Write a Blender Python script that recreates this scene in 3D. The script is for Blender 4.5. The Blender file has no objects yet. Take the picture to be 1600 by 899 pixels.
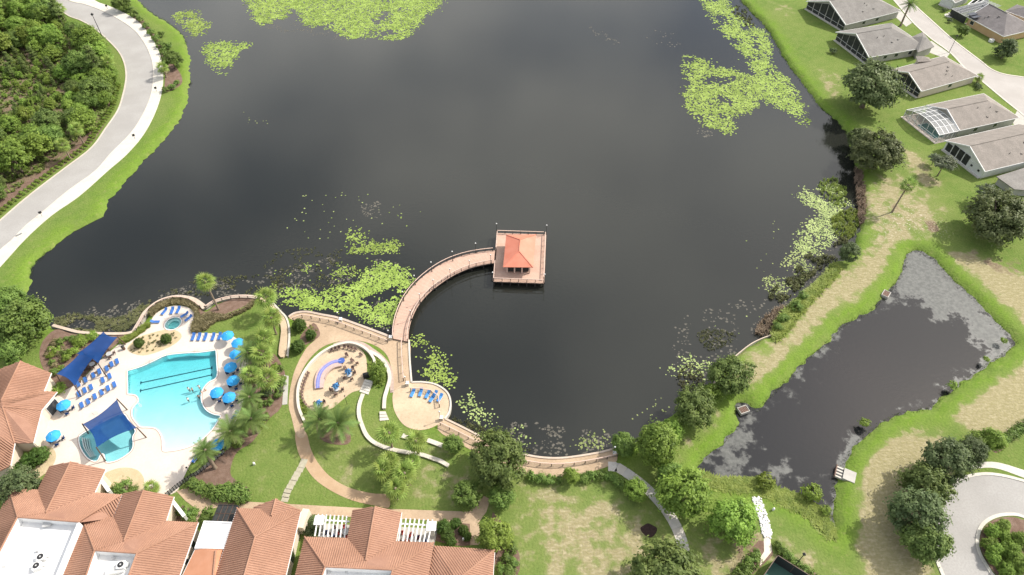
import bpy, bmesh, math, random
import numpy as np
from mathutils import Vector, Matrix, noise as mnoise
from mathutils.geometry import tessellate_polygon

scene = bpy.context.scene
COL = scene.collection
R = math.radians

# ------------------------------------------------------------------ camera
CAM_H = 120.0
DEP = R(47.0)            # camera looks down by this angle
FPX = 1067.0             # focal length in photo pixels (1600 wide)
cam_d = bpy.data.cameras.new('camera')
cam_d.sensor_width = 36.0
cam_d.lens = 36.0 * FPX / 1600.0
cam_d.clip_start = 1.0
cam_d.clip_end = 6000.0
cam = bpy.data.objects.new('camera', cam_d)
COL.objects.link(cam)
cam.location = (0, 0, CAM_H)
cam.rotation_euler = (math.pi / 2 - DEP, 0, 0)
scene.camera = cam

# ------------------------------------------------------------------ sky and sun
SUN_AZ = R(24.0)         # measured from +X towards +Y
SUN_EL = R(44.0)
world = bpy.data.worlds.new('World')
scene.world = world
world.use_nodes = True
wn = world.node_tree
wn.nodes.clear()
w_out = wn.nodes.new('ShaderNodeOutputWorld')
w_bg = wn.nodes.new('ShaderNodeBackground')
w_sky = wn.nodes.new('ShaderNodeTexSky')
w_sky.sky_type = 'NISHITA'
w_sky.sun_disc = False
w_sky.sun_elevation = SUN_EL
w_sky.sun_rotation = math.pi / 2 - SUN_AZ
w_sky.air_density = 1.0
w_sky.dust_density = 4.0
w_bg.inputs['Strength'].default_value = 0.132
# broken white cloud over the whole sky (seen mirrored in the lake)
w_tc = wn.nodes.new('ShaderNodeTexCoord')
w_map = wn.nodes.new('ShaderNodeMapping')
w_map.inputs['Scale'].default_value = (1.0, 1.0, 1.6)
w_map.inputs['Location'].default_value = (19.2, -17.5, -19.3)
w_noise = wn.nodes.new('ShaderNodeTexNoise')
w_noise.inputs['Scale'].default_value = 2.2
w_noise.inputs['Detail'].default_value = 5.0
w_noise.inputs['Roughness'].default_value = 0.52
w_ramp = wn.nodes.new('ShaderNodeValToRGB')
w_ramp.color_ramp.elements[0].position = 0.40
w_ramp.color_ramp.elements[1].position = 0.64
w_mix = wn.nodes.new('ShaderNodeMix')
w_mix.data_type = 'RGBA'
w_mix.inputs[7].default_value = (9.2, 9.2, 9.1, 1)
wn.links.new(w_tc.outputs['Generated'], w_map.inputs['Vector'])
wn.links.new(w_map.outputs['Vector'], w_noise.inputs['Vector'])
wn.links.new(w_noise.outputs['Fac'], w_ramp.inputs['Fac'])
wn.links.new(w_ramp.outputs['Color'], w_mix.inputs[0])
wn.links.new(w_sky.outputs['Color'], w_mix.inputs[6])
wn.links.new(w_mix.outputs[2], w_bg.inputs['Color'])
wn.links.new(w_bg.outputs['Background'], w_out.inputs['Surface'])

sun_d = bpy.data.lights.new('sun', 'SUN')
sun_d.energy = 4.0
sun_d.angle = R(0.6)
sun_d.color = (1.0, 0.955, 0.88)
sun = bpy.data.objects.new('sun', sun_d)
COL.objects.link(sun)
sun_dir = Vector((math.cos(SUN_AZ) * math.cos(SUN_EL), math.sin(SUN_AZ) * math.cos(SUN_EL), math.sin(SUN_EL)))
sun.rotation_euler = sun_dir.to_track_quat('Z', 'Y').to_euler()
sun.location = (150, 120, 200)

scene.view_settings.view_transform = 'Standard'
scene.view_settings.look = 'None'
scene.view_settings.gamma = 1.0
scene.view_settings.use_curve_mapping = False
scene.view_settings.exposure = 0.45

# ------------------------------------------------------------------ helpers
SD, CD = math.sin(DEP), math.cos(DEP)

def P(px, py, z=0.0):
    """Place surveyed from the photograph: pixel on the level plane at height z."""
    xc, yc = (px - 800.0) / FPX, (449.5 - py) / FPX
    d = Vector((xc, CD + yc * SD, -SD + yc * CD))
    t = (z - CAM_H) / d.z
    return Vector((d.x * t, d.y * t, z))

def PP(pts, z=0.0):
    return [P(a, b, z) for a, b in pts]

def smooth(pts, closed=True, n=3):
    out = []
    N = len(pts)
    rng = range(N) if closed else range(N - 1)
    for i in rng:
        if closed:
            p0, p1, p2, p3 = pts[i - 1], pts[i], pts[(i + 1) % N], pts[(i + 2) % N]
        else:
            p0, p1, p2, p3 = pts[max(i - 1, 0)], pts[i], pts[i + 1], pts[min(i + 2, N - 1)]
        for k in range(n):
            t = k / n
            out.append(0.5 * ((2 * p1) + (p2 - p0) * t + (2 * p0 - 5 * p1 + 4 * p2 - p3) * t * t + (3 * p1 - p0 - 3 * p2 + p3) * t ** 3))
    if not closed:
        out.append(pts[-1].copy())
    return out

def resample(pts, step):
    out = [pts[0].copy()]
    acc = 0.0
    for a, b in zip(pts[:-1], pts[1:]):
        L = (b - a).length
        if L < 1e-6:
            continue
        t = step - acc
        while t <= L:
            out.append(a + (b - a) * (t / L))
            t += step
        acc = L - (t - step)
    return out

def offset_line(pts, d, closed=False):
    """shift a polyline sideways (left is positive)"""
    out = []
    N = len(pts)
    for i, p in enumerate(pts):
        if closed:
            a, b = pts[i - 1], pts[(i + 1) % N]
        else:
            a, b = pts[max(i - 1, 0)], pts[min(i + 1, N - 1)]
        t = Vector((b.x - a.x, b.y - a.y, 0))
        t = t.normalized() if t.length > 1e-9 else Vector((1, 0, 0))
        out.append(p + Vector((-t.y, t.x, 0)) * d)
    return out

def area2(pts):
    return 0.5 * sum(a.x * b.y - b.x * a.y for a, b in zip(pts, pts[1:] + pts[:1]))

def ccw(pts):
    return pts if area2(pts) > 0 else pts[::-1]

def inset(pts, d):
    """mitred inset of a ccw polygon"""
    pts = ccw(pts)
    N = len(pts)
    out = []
    for i in range(N):
        a, b, c = pts[i - 1], pts[i], pts[(i + 1) % N]
        e1 = Vector((b.x - a.x, b.y - a.y)).normalized()
        e2 = Vector((c.x - b.x, c.y - b.y)).normalized()
        n1, n2 = Vector((-e1.y, e1.x)), Vector((-e2.y, e2.x))
        m = n1 + n2
        k = m.dot(n1)
        m = m / k if abs(k) > 0.3 else n1
        out.append(Vector((b.x + m.x * d, b.y + m.y * d, b.z)))
    return out

def sdf(X, Y, poly):
    """signed distance, negative inside; X,Y numpy arrays"""
    px = np.array([p.x for p in poly]); py = np.array([p.y for p in poly])
    qx, qy = np.roll(px, -1), np.roll(py, -1)
    d2 = np.full(X.shape, 1e18)
    ins = np.zeros(X.shape, bool)
    for x0, y0, x1, y1 in zip(px, py, qx, qy):
        ex, ey = x1 - x0, y1 - y0
        L = ex * ex + ey * ey + 1e-12
        wx, wy = X - x0, Y - y0
        t = np.clip((wx * ex + wy * ey) / L, 0, 1)
        d2 = np.minimum(d2, (wx - ex * t) ** 2 + (wy - ey * t) ** 2)
        c = (y0 > Y) != (y1 > Y)
        if c.any():
            xi = x0 + (Y - y0) * ex / (ey if abs(ey) > 1e-12 else 1e-12)
            ins ^= c & (X < xi)
    d = np.sqrt(d2)
    return np.where(ins, -d, d)

def inside(p, poly):
    c = False
    j = len(poly) - 1
    for i in range(len(poly)):
        a, b = poly[i], poly[j]
        if (a.y > p.y) != (b.y > p.y) and p.x < (b.x - a.x) * (p.y - a.y) / (b.y - a.y) + a.x:
            c = not c
        j = i
    return c

# ------------------------------------------------------------------ mesh collector
def world_origin(o):
    v = Vector((0, 0, 0))
    while o is not None:
        v += o.location
        o = o.parent
    return v

def link(name, data, parent=None, loc=None, rot=None, scale=None):
    o = bpy.data.objects.new(name, data)
    COL.objects.link(o)
    if parent is not None:
        o.parent = parent
    if loc is not None:
        o.location = loc
    if rot is not None:
        o.rotation_euler = rot
    if scale is not None:
        o.scale = scale
    return o

def tag(o, label=None, cat=None, group=None, kind=None):
    if label: o['label'] = label
    if cat: o['category'] = cat
    if group: o['group'] = group
    if kind: o['kind'] = kind
    return o

def thing(name, label, cat, loc, rz=0.0, group=None):
    o = link(name, None, None, loc, (0, 0, rz))
    o.empty_display_size = 0.5
    return tag(o, label, cat, group)

class MB:
    def __init__(s):
        s.v = []; s.f = []
    def add(s, vs, fs):
        n = len(s.v)
        s.v += [tuple(v) for v in vs]
        s.f += [tuple(i + n for i in f) for f in fs]
        return s
    def box(s, c, size, rz=0.0, rx=0.0, ry=0.0):
        hx, hy, hz = size[0] / 2, size[1] / 2, size[2] / 2
        M = Matrix.Translation(Vector(c)) @ Matrix.Rotation(rz, 4, 'Z') @ Matrix.Rotation(ry, 4, 'Y') @ Matrix.Rotation(rx, 4, 'X')
        vs = [M @ Vector((x * hx, y * hy, z * hz)) for z in (-1, 1) for x, y in ((-1, -1), (1, -1), (1, 1), (-1, 1))]
        return s.add(vs, [(3, 2, 1, 0), (4, 5, 6, 7), (0, 1, 5, 4), (1, 2, 6, 5), (2, 3, 7, 6), (3, 0, 4, 7)])
    def tube(s, p0, p1, r0, r1=None, n=6, caps=True):
        r1 = r0 if r1 is None else r1
        p0, p1 = Vector(p0), Vector(p1)
        d = (p1 - p0)
        if d.length < 1e-6: return s
        d.normalize()
        u = d.orthogonal().normalized(); w = d.cross(u)
        vs = []
        for p, r in ((p0, r0), (p1, r1)):
            for k in range(n):
                a = 2 * math.pi * k / n
                vs.append(p + (u * math.cos(a) + w * math.sin(a)) * r)
        fs = [(k, (k + 1) % n, n + (k + 1) % n, n + k) for k in range(n)]
        if caps: fs += [tuple(range(n - 1, -1, -1)), tuple(range(n, 2 * n))]
        return s.add(vs, fs)
    def beam(s, p0, p1, w, h):
        """box beam from p0 to p1, w sideways, h upwards (centred)"""
        p0, p1 = Vector(p0), Vector(p1)
        d = p1 - p0
        if d.length < 1e-6: return s
        d.normalize()
        side = Vector((-d.y, d.x, 0))
        side = side.normalized() if side.length > 1e-6 else Vector((1, 0, 0))
        up = d.cross(side) * -1
        up = up if up.z >= 0 else -up
        vs = []
        for p in (p0, p1):
            for a, b in ((-1, -1), (1, -1), (1, 1), (-1, 1)):
                vs.append(p + side * (a * w / 2) + up * (b * h / 2))
        return s.add(vs, [(0, 1, 2, 3), (7, 6, 5, 4), (0, 4, 5, 1), (1, 5, 6, 2), (2, 6, 7, 3), (3, 7, 4, 0)])
    def prism(s, poly, z0, z1, holes=(), bottom=False, sides=True):
        poly = ccw(poly)
        loops = [poly] + [h if area2(h) < 0 else h[::-1] for h in holes]
        flat = [Vector((p.x, p.y, 0)) for l in loops for p in l]
        tris = tessellate_polygon([[Vector((p.x, p.y, 0)) for p in l] for l in loops])
        N = len(flat)
        vs = [(p.x, p.y, z1) for p in flat]
        fs = []
        for t in tris:
            a, b, c = (flat[i] for i in t)
            cr = (b.x - a.x) * (c.y - a.y) - (b.y - a.y) * (c.x - a.x)
            fs.append(tuple(t) if cr > 0 else tuple(t[::-1]))
        if sides:
            vs += [(p.x, p.y, z0) for p in flat]
            o = 0
            for l in loops:
                n = len(l)
                for i in range(n):
                    j = (i + 1) % n
                    fs.append((o + i, N + o + i, N + o + j, o + j))
                o += n
            if bottom:
                fs += [tuple(N + i for i in f[::-1]) for f in fs[:len(tris)]]
        return s.add(vs, fs)
    def strip(s, left, right, z=None):
        """ribbon between two equal-length polylines"""
        n = len(left)
        vs = [(p.x, p.y, p.z if z is None else z) for p in left] + [(p.x, p.y, p.z if z is None else z) for p in right]
        return s.add(vs, [(i, i + 1, n + i + 1, n + i)[::-1] for i in range(n - 1)])
    def wall(s, line, w, z0, z1, closed=False):
        """low wall of width w following a polyline"""
        a = offset_line(line, w / 2, closed); b = offset_line(line, -w / 2, closed)
        n = len(line)
        vs = [(p.x, p.y, z) for z in (z0, z1) for l in (a, b) for p in l]
        A0, B0, A1, B1 = 0, n, 2 * n, 3 * n
        fs = []
        for i in range(n if closed else n - 1):
            j = (i + 1) % n
            fs += [(A1 + i, B1 + i, B1 + j, A1 + j), (A0 + i, A1 + i, A1 + j, A0 + j), (B0 + j, B1 + j, B1 + i, B0 + i)]
        if not closed:
            fs += [(A0, B0, B1, A1), (A1 + n - 1, B1 + n - 1, B0 + n - 1, A0 + n - 1)]
        return s.add(vs, fs)
    def ball(s, c, r, seg=8, rings=5, sc=(1, 1, 1), lump=0.0, seed=0):
        rnd = random.Random(seed)
        vs = [(c[0], c[1], c[2] - r * sc[2])]
        for i in range(1, rings):
            th = math.pi * i / rings
            for k in range(seg):
                a = 2 * math.pi * (k + 0.5 * (i % 2)) / seg
                q = r * (1 + rnd.uniform(-lump, lump))
                vs.append((c[0] + q * sc[0] * math.sin(th) * math.cos(a), c[1] + q * sc[1] * math.sin(th) * math.sin(a), c[2] - q * sc[2] * math.cos(th)))
        vs.append((c[0], c[1], c[2] + r * sc[2]))
        fs = [(0, 1 + (k + 1) % seg, 1 + k) for k in range(seg)]
        for i in range(rings - 2):
            o = 1 + i * seg
            for k in range(seg):
                fs.append((o + k, o + (k + 1) % seg, o + seg + (k + 1) % seg, o + seg + k))
        o = 1 + (rings - 2) * seg
        fs += [(o + k, o + (k + 1) % seg, len(vs) - 1) for k in range(seg)]
        return s.add(vs, fs)
    def mesh(s, name, mat, smooth_=False, org=None):
        me = bpy.data.meshes.new(name)
        vs = s.v
        if org is not None:
            vs = [(x - org.x, y - org.y, z - org.z) for x, y, z in vs]
        me.from_pydata(vs, [], s.f)
        if mat is not None: me.materials.append(mat)
        if smooth_: me.polygons.foreach_set('use_smooth', [True] * len(me.polygons))
        me.update()
        return me
    def build(s, name, mat, parent=None, smooth_=False, local=False):
        """local=True: coordinates are already in the parent's frame"""
        org = None if (parent is None or local) else world_origin(parent)
        return link(name, s.mesh(name, mat, smooth_, org), parent)
    def build_top(s, name, mat, loc, smooth_=False):
        loc = Vector(loc)
        return link(name, s.mesh(name, mat, smooth_, loc), None, loc)

# ------------------------------------------------------------------ materials
def new_mat(name):
    m = bpy.data.materials.new(name); m.use_nodes = True
    nt = m.node_tree
    return m, nt, nt.nodes['Principled BSDF']

def N(nt, t, **kw):
    n = nt.nodes.new(t)
    for k, v in kw.items():
        if k in n.inputs: n.inputs[k].default_value = v
        else: setattr(n, k, v)
    return n

def mixc(nt, fac, a, b, blend='MIX'):
    n = nt.nodes.new('ShaderNodeMix'); n.data_type = 'RGBA'; n.blend_type = blend
    for i, x in ((0, fac), (6, a), (7, b)):
        if hasattr(x, 'is_linked'): nt.links.new(x, n.inputs[i])
        elif i == 0: n.inputs[0].default_value = x
        else: n.inputs[i].default_value = (*x, 1) if len(x) == 3 else x
    return n.outputs[2]

def noise_fac(nt, scale, detail=4, lo=0.35, hi=0.65, coord='Object', rough=0.55, vec=None, sc3=None):
    if vec is None:
        tc = nt.nodes.new('ShaderNodeTexCoord'); vec = tc.outputs[coord]
    if sc3:
        mp = nt.nodes.new('ShaderNodeMapping'); mp.inputs['Scale'].default_value = sc3
        nt.links.new(vec, mp.inputs['Vector']); vec = mp.outputs['Vector']
    n = N(nt, 'ShaderNodeTexNoise', Scale=scale, Detail=detail, Roughness=rough)
    nt.links.new(vec, n.inputs['Vector'])
    r = nt.nodes.new('ShaderNodeMapRange'); r.interpolation_type = 'SMOOTHSTEP'
    r.inputs[1].default_value = lo; r.inputs[2].default_value = hi
    nt.links.new(n.outputs['Fac'], r.inputs[0])
    return r.outputs[0]

def add_bump(nt, bsdf, height, strength=0.3, dist=0.05):
    b = N(nt, 'ShaderNodeBump', Strength=strength, Distance=dist)
    nt.links.new(height, b.inputs['Height']); nt.links.new(b.outputs[0], bsdf.inputs['Normal'])

def mat(name, col, col2=None, scale=0.6, rough=0.75, fine=None, metallic=0.0, spec=0.3, bump=0.0, coord='Object', finescale=9.0):
    """plain surface: two-tone large mottling plus an optional fine grain"""
    m, nt, b = new_mat(name)
    b.inputs['Roughness'].default_value = rough
    b.inputs['Metallic'].default_value = metallic
    b.inputs['Specular IOR Level'].default_value = spec
    c = None
    if col2:
        f = noise_fac(nt, scale, 5, 0.3, 0.7, coord)
        c = mixc(nt, f, col, col2)
    if fine:
        f2 = noise_fac(nt, finescale, 3, 0.3, 0.7, coord)
        c = mixc(nt, f2, c if c is not None else col, fine, 'MIX') if c is None else mixc(nt, mul(nt, f2, 0.5), c, fine)
        if bump: add_bump(nt, b, f2, bump, 0.05)
    if c is None: b.inputs['Base Color'].default_value = (*col, 1)
    else: nt.links.new(c, b.inputs['Base Color'])
    return m

def mul(nt, a, k):
    n = nt.nodes.new('ShaderNodeMath'); n.operation = 'MULTIPLY'
    nt.links.new(a, n.inputs[0])
    if hasattr(k, 'is_linked'): nt.links.new(k, n.inputs[1])
    else: n.inputs[1].default_value = k
    return n.outputs[0]

def leaf_mat(name, dark, light, trans=0.3, hue=0.06):
    """foliage: every leaf, clump and plant differs a little; some light passes through"""
    m = bpy.data.materials.new(name); m.use_nodes = True
    nt = m.node_tree; nt.nodes.clear()
    out = nt.nodes.new('ShaderNodeOutputMaterial')
    geo = nt.nodes.new('ShaderNodeNewGeometry')
    oi = nt.nodes.new('ShaderNodeObjectInfo')
    f = noise_fac(nt, 0.55, 3, 0.35, 0.65)
    c = mixc(nt, f, dark, light)
    c = mixc(nt, mul(nt, geo.outputs['Random Per Island'], 0.55), c, light)
    hs = nt.nodes.new('ShaderNodeHueSaturation')
    mr = N(nt, 'ShaderNodeMapRange'); mr.inputs[3].default_value = 0.8; mr.inputs[4].default_value = 1.2
    nt.links.new(oi.outputs['Random'], mr.inputs[0]); nt.links.new(mr.outputs[0], hs.inputs['Value'])
    mh = N(nt, 'ShaderNodeMapRange'); mh.inputs[3].default_value = 0.5 - hue / 4; mh.inputs[4].default_value = 0.5 + hue / 4
    nt.links.new(oi.outputs['Random'], mh.inputs[0]); nt.links.new(mh.outputs[0], hs.inputs['Hue'])
    nt.links.new(c, hs.inputs['Color'])
    d = nt.nodes.new('ShaderNodeBsdfPrincipled'); d.inputs['Roughness'].default_value = 0.55; d.inputs['Specular IOR Level'].default_value = 0.25
    t = nt.nodes.new('ShaderNodeBsdfTranslucent')
    mx = nt.nodes.new('ShaderNodeMixShader'); mx.inputs[0].default_value = trans
    nt.links.new(hs.outputs[0], d.inputs['Base Color']); nt.links.new(hs.outputs[0], t.inputs['Color'])
    nt.links.new(d.outputs[0], mx.inputs[1]); nt.links.new(t.outputs[0], mx.inputs[2])
    nt.links.new(mx.outputs[0], out.inputs['Surface'])
    return m

M = {}
M['asphalt'] = mat('asphalt_light', (0.315, 0.30, 0.28), (0.375, 0.36, 0.338), 0.12, 0.9, (0.27, 0.26, 0.245), finescale=3)
M['asphalt_street'] = mat('asphalt_street', (0.36, 0.33, 0.30), (0.42, 0.39, 0.36), 0.15, 0.9, (0.33, 0.31, 0.29), finescale=3)
M['concrete'] = mat('concrete_pale', (0.52, 0.49, 0.43), (0.60, 0.57, 0.50), 0.35, 0.85, (0.44, 0.41, 0.36), finescale=2.2)
M['concrete_grey'] = mat('concrete_grey', (0.40, 0.38, 0.34), (0.48, 0.46, 0.41), 0.5, 0.85, (0.33, 0.31, 0.28))
M['kerb'] = mat('kerb_concrete', (0.52, 0.47, 0.40), (0.58, 0.54, 0.47), 0.7, 0.85)
M['deck_cream'] = mat('pool_deck_cream', (0.58, 0.50, 0.43), (0.62, 0.55, 0.48), 0.25, 0.8, (0.53, 0.46, 0.39), finescale=2.5)
M['coping'] = mat('coping_brick', (0.36, 0.27, 0.22), (0.42, 0.33, 0.28), 1.5, 0.8)
M['gravel'] = mat('cream_gravel', (0.50, 0.40, 0.24), (0.58, 0.47, 0.30), 0.8, 0.95, (0.36, 0.28, 0.17), bump=0.6)
M['mulch'] = mat('bark_mulch', (0.17, 0.105, 0.075), (0.25, 0.17, 0.13), 0.8, 0.95, (0.10, 0.065, 0.045), bump=0.7)
M['clay'] = mat('clay_path', (0.40, 0.27, 0.16), (0.46, 0.33, 0.21), 0.4, 0.95, (0.36, 0.25, 0.16), finescale=3)
M['sand'] = mat('pale_sand', (0.62, 0.54, 0.43), (0.70, 0.64, 0.54), 0.8, 0.95)
M['whitewall'] = mat('white_masonry', (0.50, 0.46, 0.39), (0.58, 0.54, 0.47), 0.6, 0.8, (0.52, 0.49, 0.43))
M['wallcap'] = mat('cream_wall_cap', (0.54, 0.49, 0.41), (0.62, 0.57, 0.49), 0.8, 0.8, (0.46, 0.42, 0.35), finescale=2)
M['boardwalk'] = mat('boardwalk_decking', (0.50, 0.335, 0.25), (0.56, 0.385, 0.295), 0.4, 0.8, (0.45, 0.29, 0.22), finescale=2.0)
M['rail_light'] = mat('rail_pale', (0.56, 0.41, 0.33), (0.62, 0.46, 0.38), 1.0, 0.6)
M['rail_dark'] = mat('rail_dark', (0.05, 0.045, 0.045), None, rough=0.5)
M['pile'] = mat('timber_pile', (0.035, 0.03, 0.028), (0.06, 0.05, 0.045), 2.0, 0.8)
M['stucco'] = mat('cream_stucco', (0.60, 0.52, 0.41), (0.66, 0.58, 0.47), 0.5, 0.85, (0.56, 0.48, 0.38))
M['stucco_white'] = mat('white_stucco', (0.60, 0.60, 0.57), (0.66, 0.66, 0.63), 0.5, 0.85)
M['stucco_grey'] = mat('grey_stucco', (0.37, 0.355, 0.315), (0.44, 0.42, 0.38), 0.5, 0.85)
M['stucco_orange'] = mat('apricot_stucco', (0.52, 0.34, 0.18), (0.58, 0.40, 0.23), 0.5, 0.85)
M['white'] = mat('white_paint', (0.78, 0.77, 0.75), (0.72, 0.71, 0.69), 0.8, 0.5)
M['membrane'] = mat('white_roof_membrane', (0.78, 0.78, 0.77), (0.70, 0.70, 0.69), 0.25, 0.6, (0.64, 0.64, 0.63), finescale=1.2)
M['tile'] = mat('terracotta_tile', (0.29, 0.155, 0.105), (0.34, 0.19, 0.13), 0.35, 0.8, (0.24, 0.13, 0.09), finescale=4)
M['tile_rib'] = mat('terracotta_barrel', (0.31, 0.165, 0.105), (0.40, 0.225, 0.15), 0.22, 0.75, (0.25, 0.138, 0.094), finescale=2.5)
M['metal_red'] = mat('coral_metal_roof', (0.55, 0.18, 0.112), (0.60, 0.22, 0.145), 0.4, 0.55)
M['shingle_grey'] = mat('grey_shingle', (0.195, 0.18, 0.162), (0.255, 0.238, 0.215), 0.45, 0.9, (0.14, 0.135, 0.13), finescale=3.0, bump=0.4)
M['shingle_tan'] = mat('tan_shingle', (0.225, 0.20, 0.175), (0.29, 0.255, 0.225), 0.45, 0.9, (0.17, 0.15, 0.13), finescale=3.0, bump=0.4)
M['shingle_dark'] = mat('dark_shingle', (0.16, 0.145, 0.14), (0.21, 0.19, 0.185), 0.45, 0.9, (0.12, 0.11, 0.105), finescale=3.0, bump=0.4)
M['screen'] = mat('screen_mesh', (0.022, 0.024, 0.024), (0.04, 0.042, 0.04), 1.0, 0.6)
M['glass'] = mat('window_glass', (0.03, 0.035, 0.04), None, rough=0.1, spec=0.6)
M['black'] = mat('black_metal', (0.03, 0.03, 0.032), None, rough=0.5)
M['bronze'] = mat('bronze_metal', (0.09, 0.055, 0.04), (0.12, 0.08, 0.06), 2.0, 0.5)
M['grey_metal'] = mat('grey_metal', (0.45, 0.45, 0.44), (0.5, 0.5, 0.49), 2.0, 0.5)
M['globe'] = mat('white_globe', (0.62, 0.62, 0.60), None, rough=0.3)
M['blue_sling'] = mat('blue_sling', (0.035, 0.12, 0.36), (0.05, 0.15, 0.42), 2.0, 0.7)
M['blue_sling_light'] = mat('blue_sling_light', (0.06, 0.22, 0.52), (0.08, 0.26, 0.58), 2.0, 0.7)
M['umbrella'] = mat('azure_canvas', (0.03, 0.29, 0.62), (0.045, 0.34, 0.68), 1.0, 0.8)
M['umbrella_dark'] = mat('blue_canvas_folded', (0.07, 0.20, 0.42), (0.10, 0.27, 0.50), 3.0, 0.8)
M['sail'] = mat('navy_sail', (0.012, 0.055, 0.20), (0.018, 0.075, 0.26), 0.4, 0.8)
M['red_chair'] = mat('red_seat', (0.42, 0.06, 0.05), None, rough=0.6)
M['brown_chair'] = mat('brown_wicker', (0.13, 0.085, 0.07), (0.18, 0.12, 0.10), 4.0, 0.8)
M['mosaic'] = mat('violet_mosaic', (0.16, 0.17, 0.42), (0.22, 0.23, 0.50), 1.5, 0.4)
M['mosaic_rim'] = mat('mauve_rim', (0.42, 0.31, 0.27), (0.48, 0.36, 0.33), 1.5, 0.7)
M['skin'] = mat('skin', (0.42, 0.25, 0.17), None, rough=0.6)
M['hair'] = mat('hair', (0.03, 0.02, 0.015), None, rough=0.7)
M['swim'] = mat('swimwear', (0.03, 0.03, 0.06), None, rough=0.7)
M['trunk'] = mat('bark_grey', (0.17, 0.13, 0.10), (0.24, 0.19, 0.15), 1.5, 0.95, (0.12, 0.09, 0.07))
M['palm_trunk'] = mat('palm_bark', (0.22, 0.17, 0.12), (0.30, 0.24, 0.18), 2.0, 0.95, (0.15, 0.11, 0.08))
M['court_green'] = mat('court_light_green', (0.14, 0.26, 0.19), (0.16, 0.29, 0.21), 0.3, 0.9)
M['court_dark'] = mat('court_dark_green', (0.05, 0.115, 0.09), (0.06, 0.13, 0.10), 0.3, 0.9)
M['riprap'] = mat('white_stone', (0.66, 0.65, 0.63), (0.78, 0.77, 0.75), 1.0, 0.9)
M['timber'] = mat('weathered_timber', (0.16, 0.10, 0.075), (0.22, 0.15, 0.12), 3.0, 0.9)
M['solar'] = mat('solar_panel', (0.02, 0.022, 0.03), None, rough=0.25, spec=0.5)
M['step_stone'] = mat('stepping_stone', (0.34, 0.31, 0.22), (0.40, 0.37, 0.28), 1.5, 0.9)

# pavers: square setts with joints
def paver_mat(name, c1, c2, mortar, scale):
    m, nt, b = new_mat(name)
    tc = nt.nodes.new('ShaderNodeTexCoord')
    br = N(nt, 'ShaderNodeTexBrick', Scale=scale)
    br.inputs['Color1'].default_value = (*c1, 1); br.inputs['Color2'].default_value = (*c2, 1); br.inputs['Mortar'].default_value = (*mortar, 1)
    br.inputs['Mortar Size'].default_value = 0.03
    nt.links.new(tc.outputs['Object'], br.inputs['Vector'])
    f = noise_fac(nt, 0.22, 5, 0.3, 0.7)
    c = mixc(nt, mul(nt, f, 0.6), br.outputs['Color'], tuple(min(1, x * 1.18) for x in c2))
    f2 = noise_fac(nt, 1.7, 4, 0.45, 0.75)
    c = mixc(nt, mul(nt, f2, 0.45), c, tuple(x * 0.74 for x in c1))
    nt.links.new(c, b.inputs['Base Color'])
    b.inputs['Roughness'].default_value = 0.85; b.inputs['Specular IOR Level'].default_value = 0.25
    return m
M['paver'] = paver_mat('tan_pavers', (0.40, 0.29, 0.19), (0.46, 0.345, 0.235), (0.30, 0.215, 0.14), 1.6)
M['paver_round'] = paver_mat('buff_pavers', (0.47, 0.36, 0.24), (0.52, 0.41, 0.285), (0.37, 0.28, 0.19), 1.6)
M['paver_edge'] = paver_mat('pink_border_pavers', (0.42, 0.33, 0.27), (0.48, 0.39, 0.32), (0.32, 0.25, 0.2), 1.2)

# foliage
M['leaf_oak'] = leaf_mat('leaf_live_oak', (0.065, 0.092, 0.03), (0.175, 0.21, 0.08))
M['leaf_olive'] = leaf_mat('leaf_olive_oak', (0.065, 0.105, 0.022), (0.175, 0.23, 0.062), hue=0.03)
M['leaf_bright'] = leaf_mat('leaf_bright', (0.085, 0.155, 0.022), (0.24, 0.355, 0.06), hue=0.03)
M['leaf_mid'] = leaf_mat('leaf_mid', (0.07, 0.125, 0.024), (0.185, 0.27, 0.058), hue=0.03)
M['leaf_dark'] = leaf_mat('leaf_dark_pine', (0.05, 0.08, 0.028), (0.145, 0.19, 0.075), hue=0.02)
M['leaf_lime'] = leaf_mat('leaf_lime', (0.11, 0.17, 0.02), (0.25, 0.34, 0.06))
M['leaf_grey'] = leaf_mat('leaf_grey_green', (0.10, 0.125, 0.07), (0.2, 0.23, 0.14))
M['leaf_palm'] = leaf_mat('leaf_palm', (0.10, 0.165, 0.045), (0.22, 0.31, 0.09), 0.3)
M['leaf_sabal'] = leaf_mat('leaf_sabal', (0.11, 0.185, 0.03), (0.29, 0.38, 0.085), 0.3)
M['leaf_clip'] = leaf_mat('leaf_clipped', (0.045, 0.09, 0.015), (0.10, 0.17, 0.03))
M['leaf_tan'] = leaf_mat('leaf_ornamental_grass', (0.17, 0.15, 0.07), (0.29, 0.25, 0.13), 0.2)
M['leaf_reed'] = leaf_mat('leaf_reed', (0.16, 0.25, 0.04), (0.34, 0.43, 0.10), 0.35)
M['leaf_brown'] = leaf_mat('leaf_dead_reed', (0.17, 0.12, 0.085), (0.30, 0.22, 0.16), 0.2)
M['leaf_weed'] = leaf_mat('leaf_lake_weed', (0.07, 0.08, 0.03), (0.17, 0.17, 0.075), 0.15)
M['lily'] = leaf_mat('lily_pad', (0.15, 0.225, 0.032), (0.33, 0.45, 0.095), 0.1, 0.03)
M['lily_pale'] = leaf_mat('lily_pad_pale', (0.15, 0.20, 0.055), (0.35, 0.41, 0.15), 0.1, 0.03)
M['frond_dead'] = leaf_mat('frond_dry', (0.22, 0.18, 0.09), (0.34, 0.29, 0.16), 0.2)
# ================================================================== THE SETTING
WZ = -1.0      # lake level
PZ = -0.9      # pond level

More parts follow.
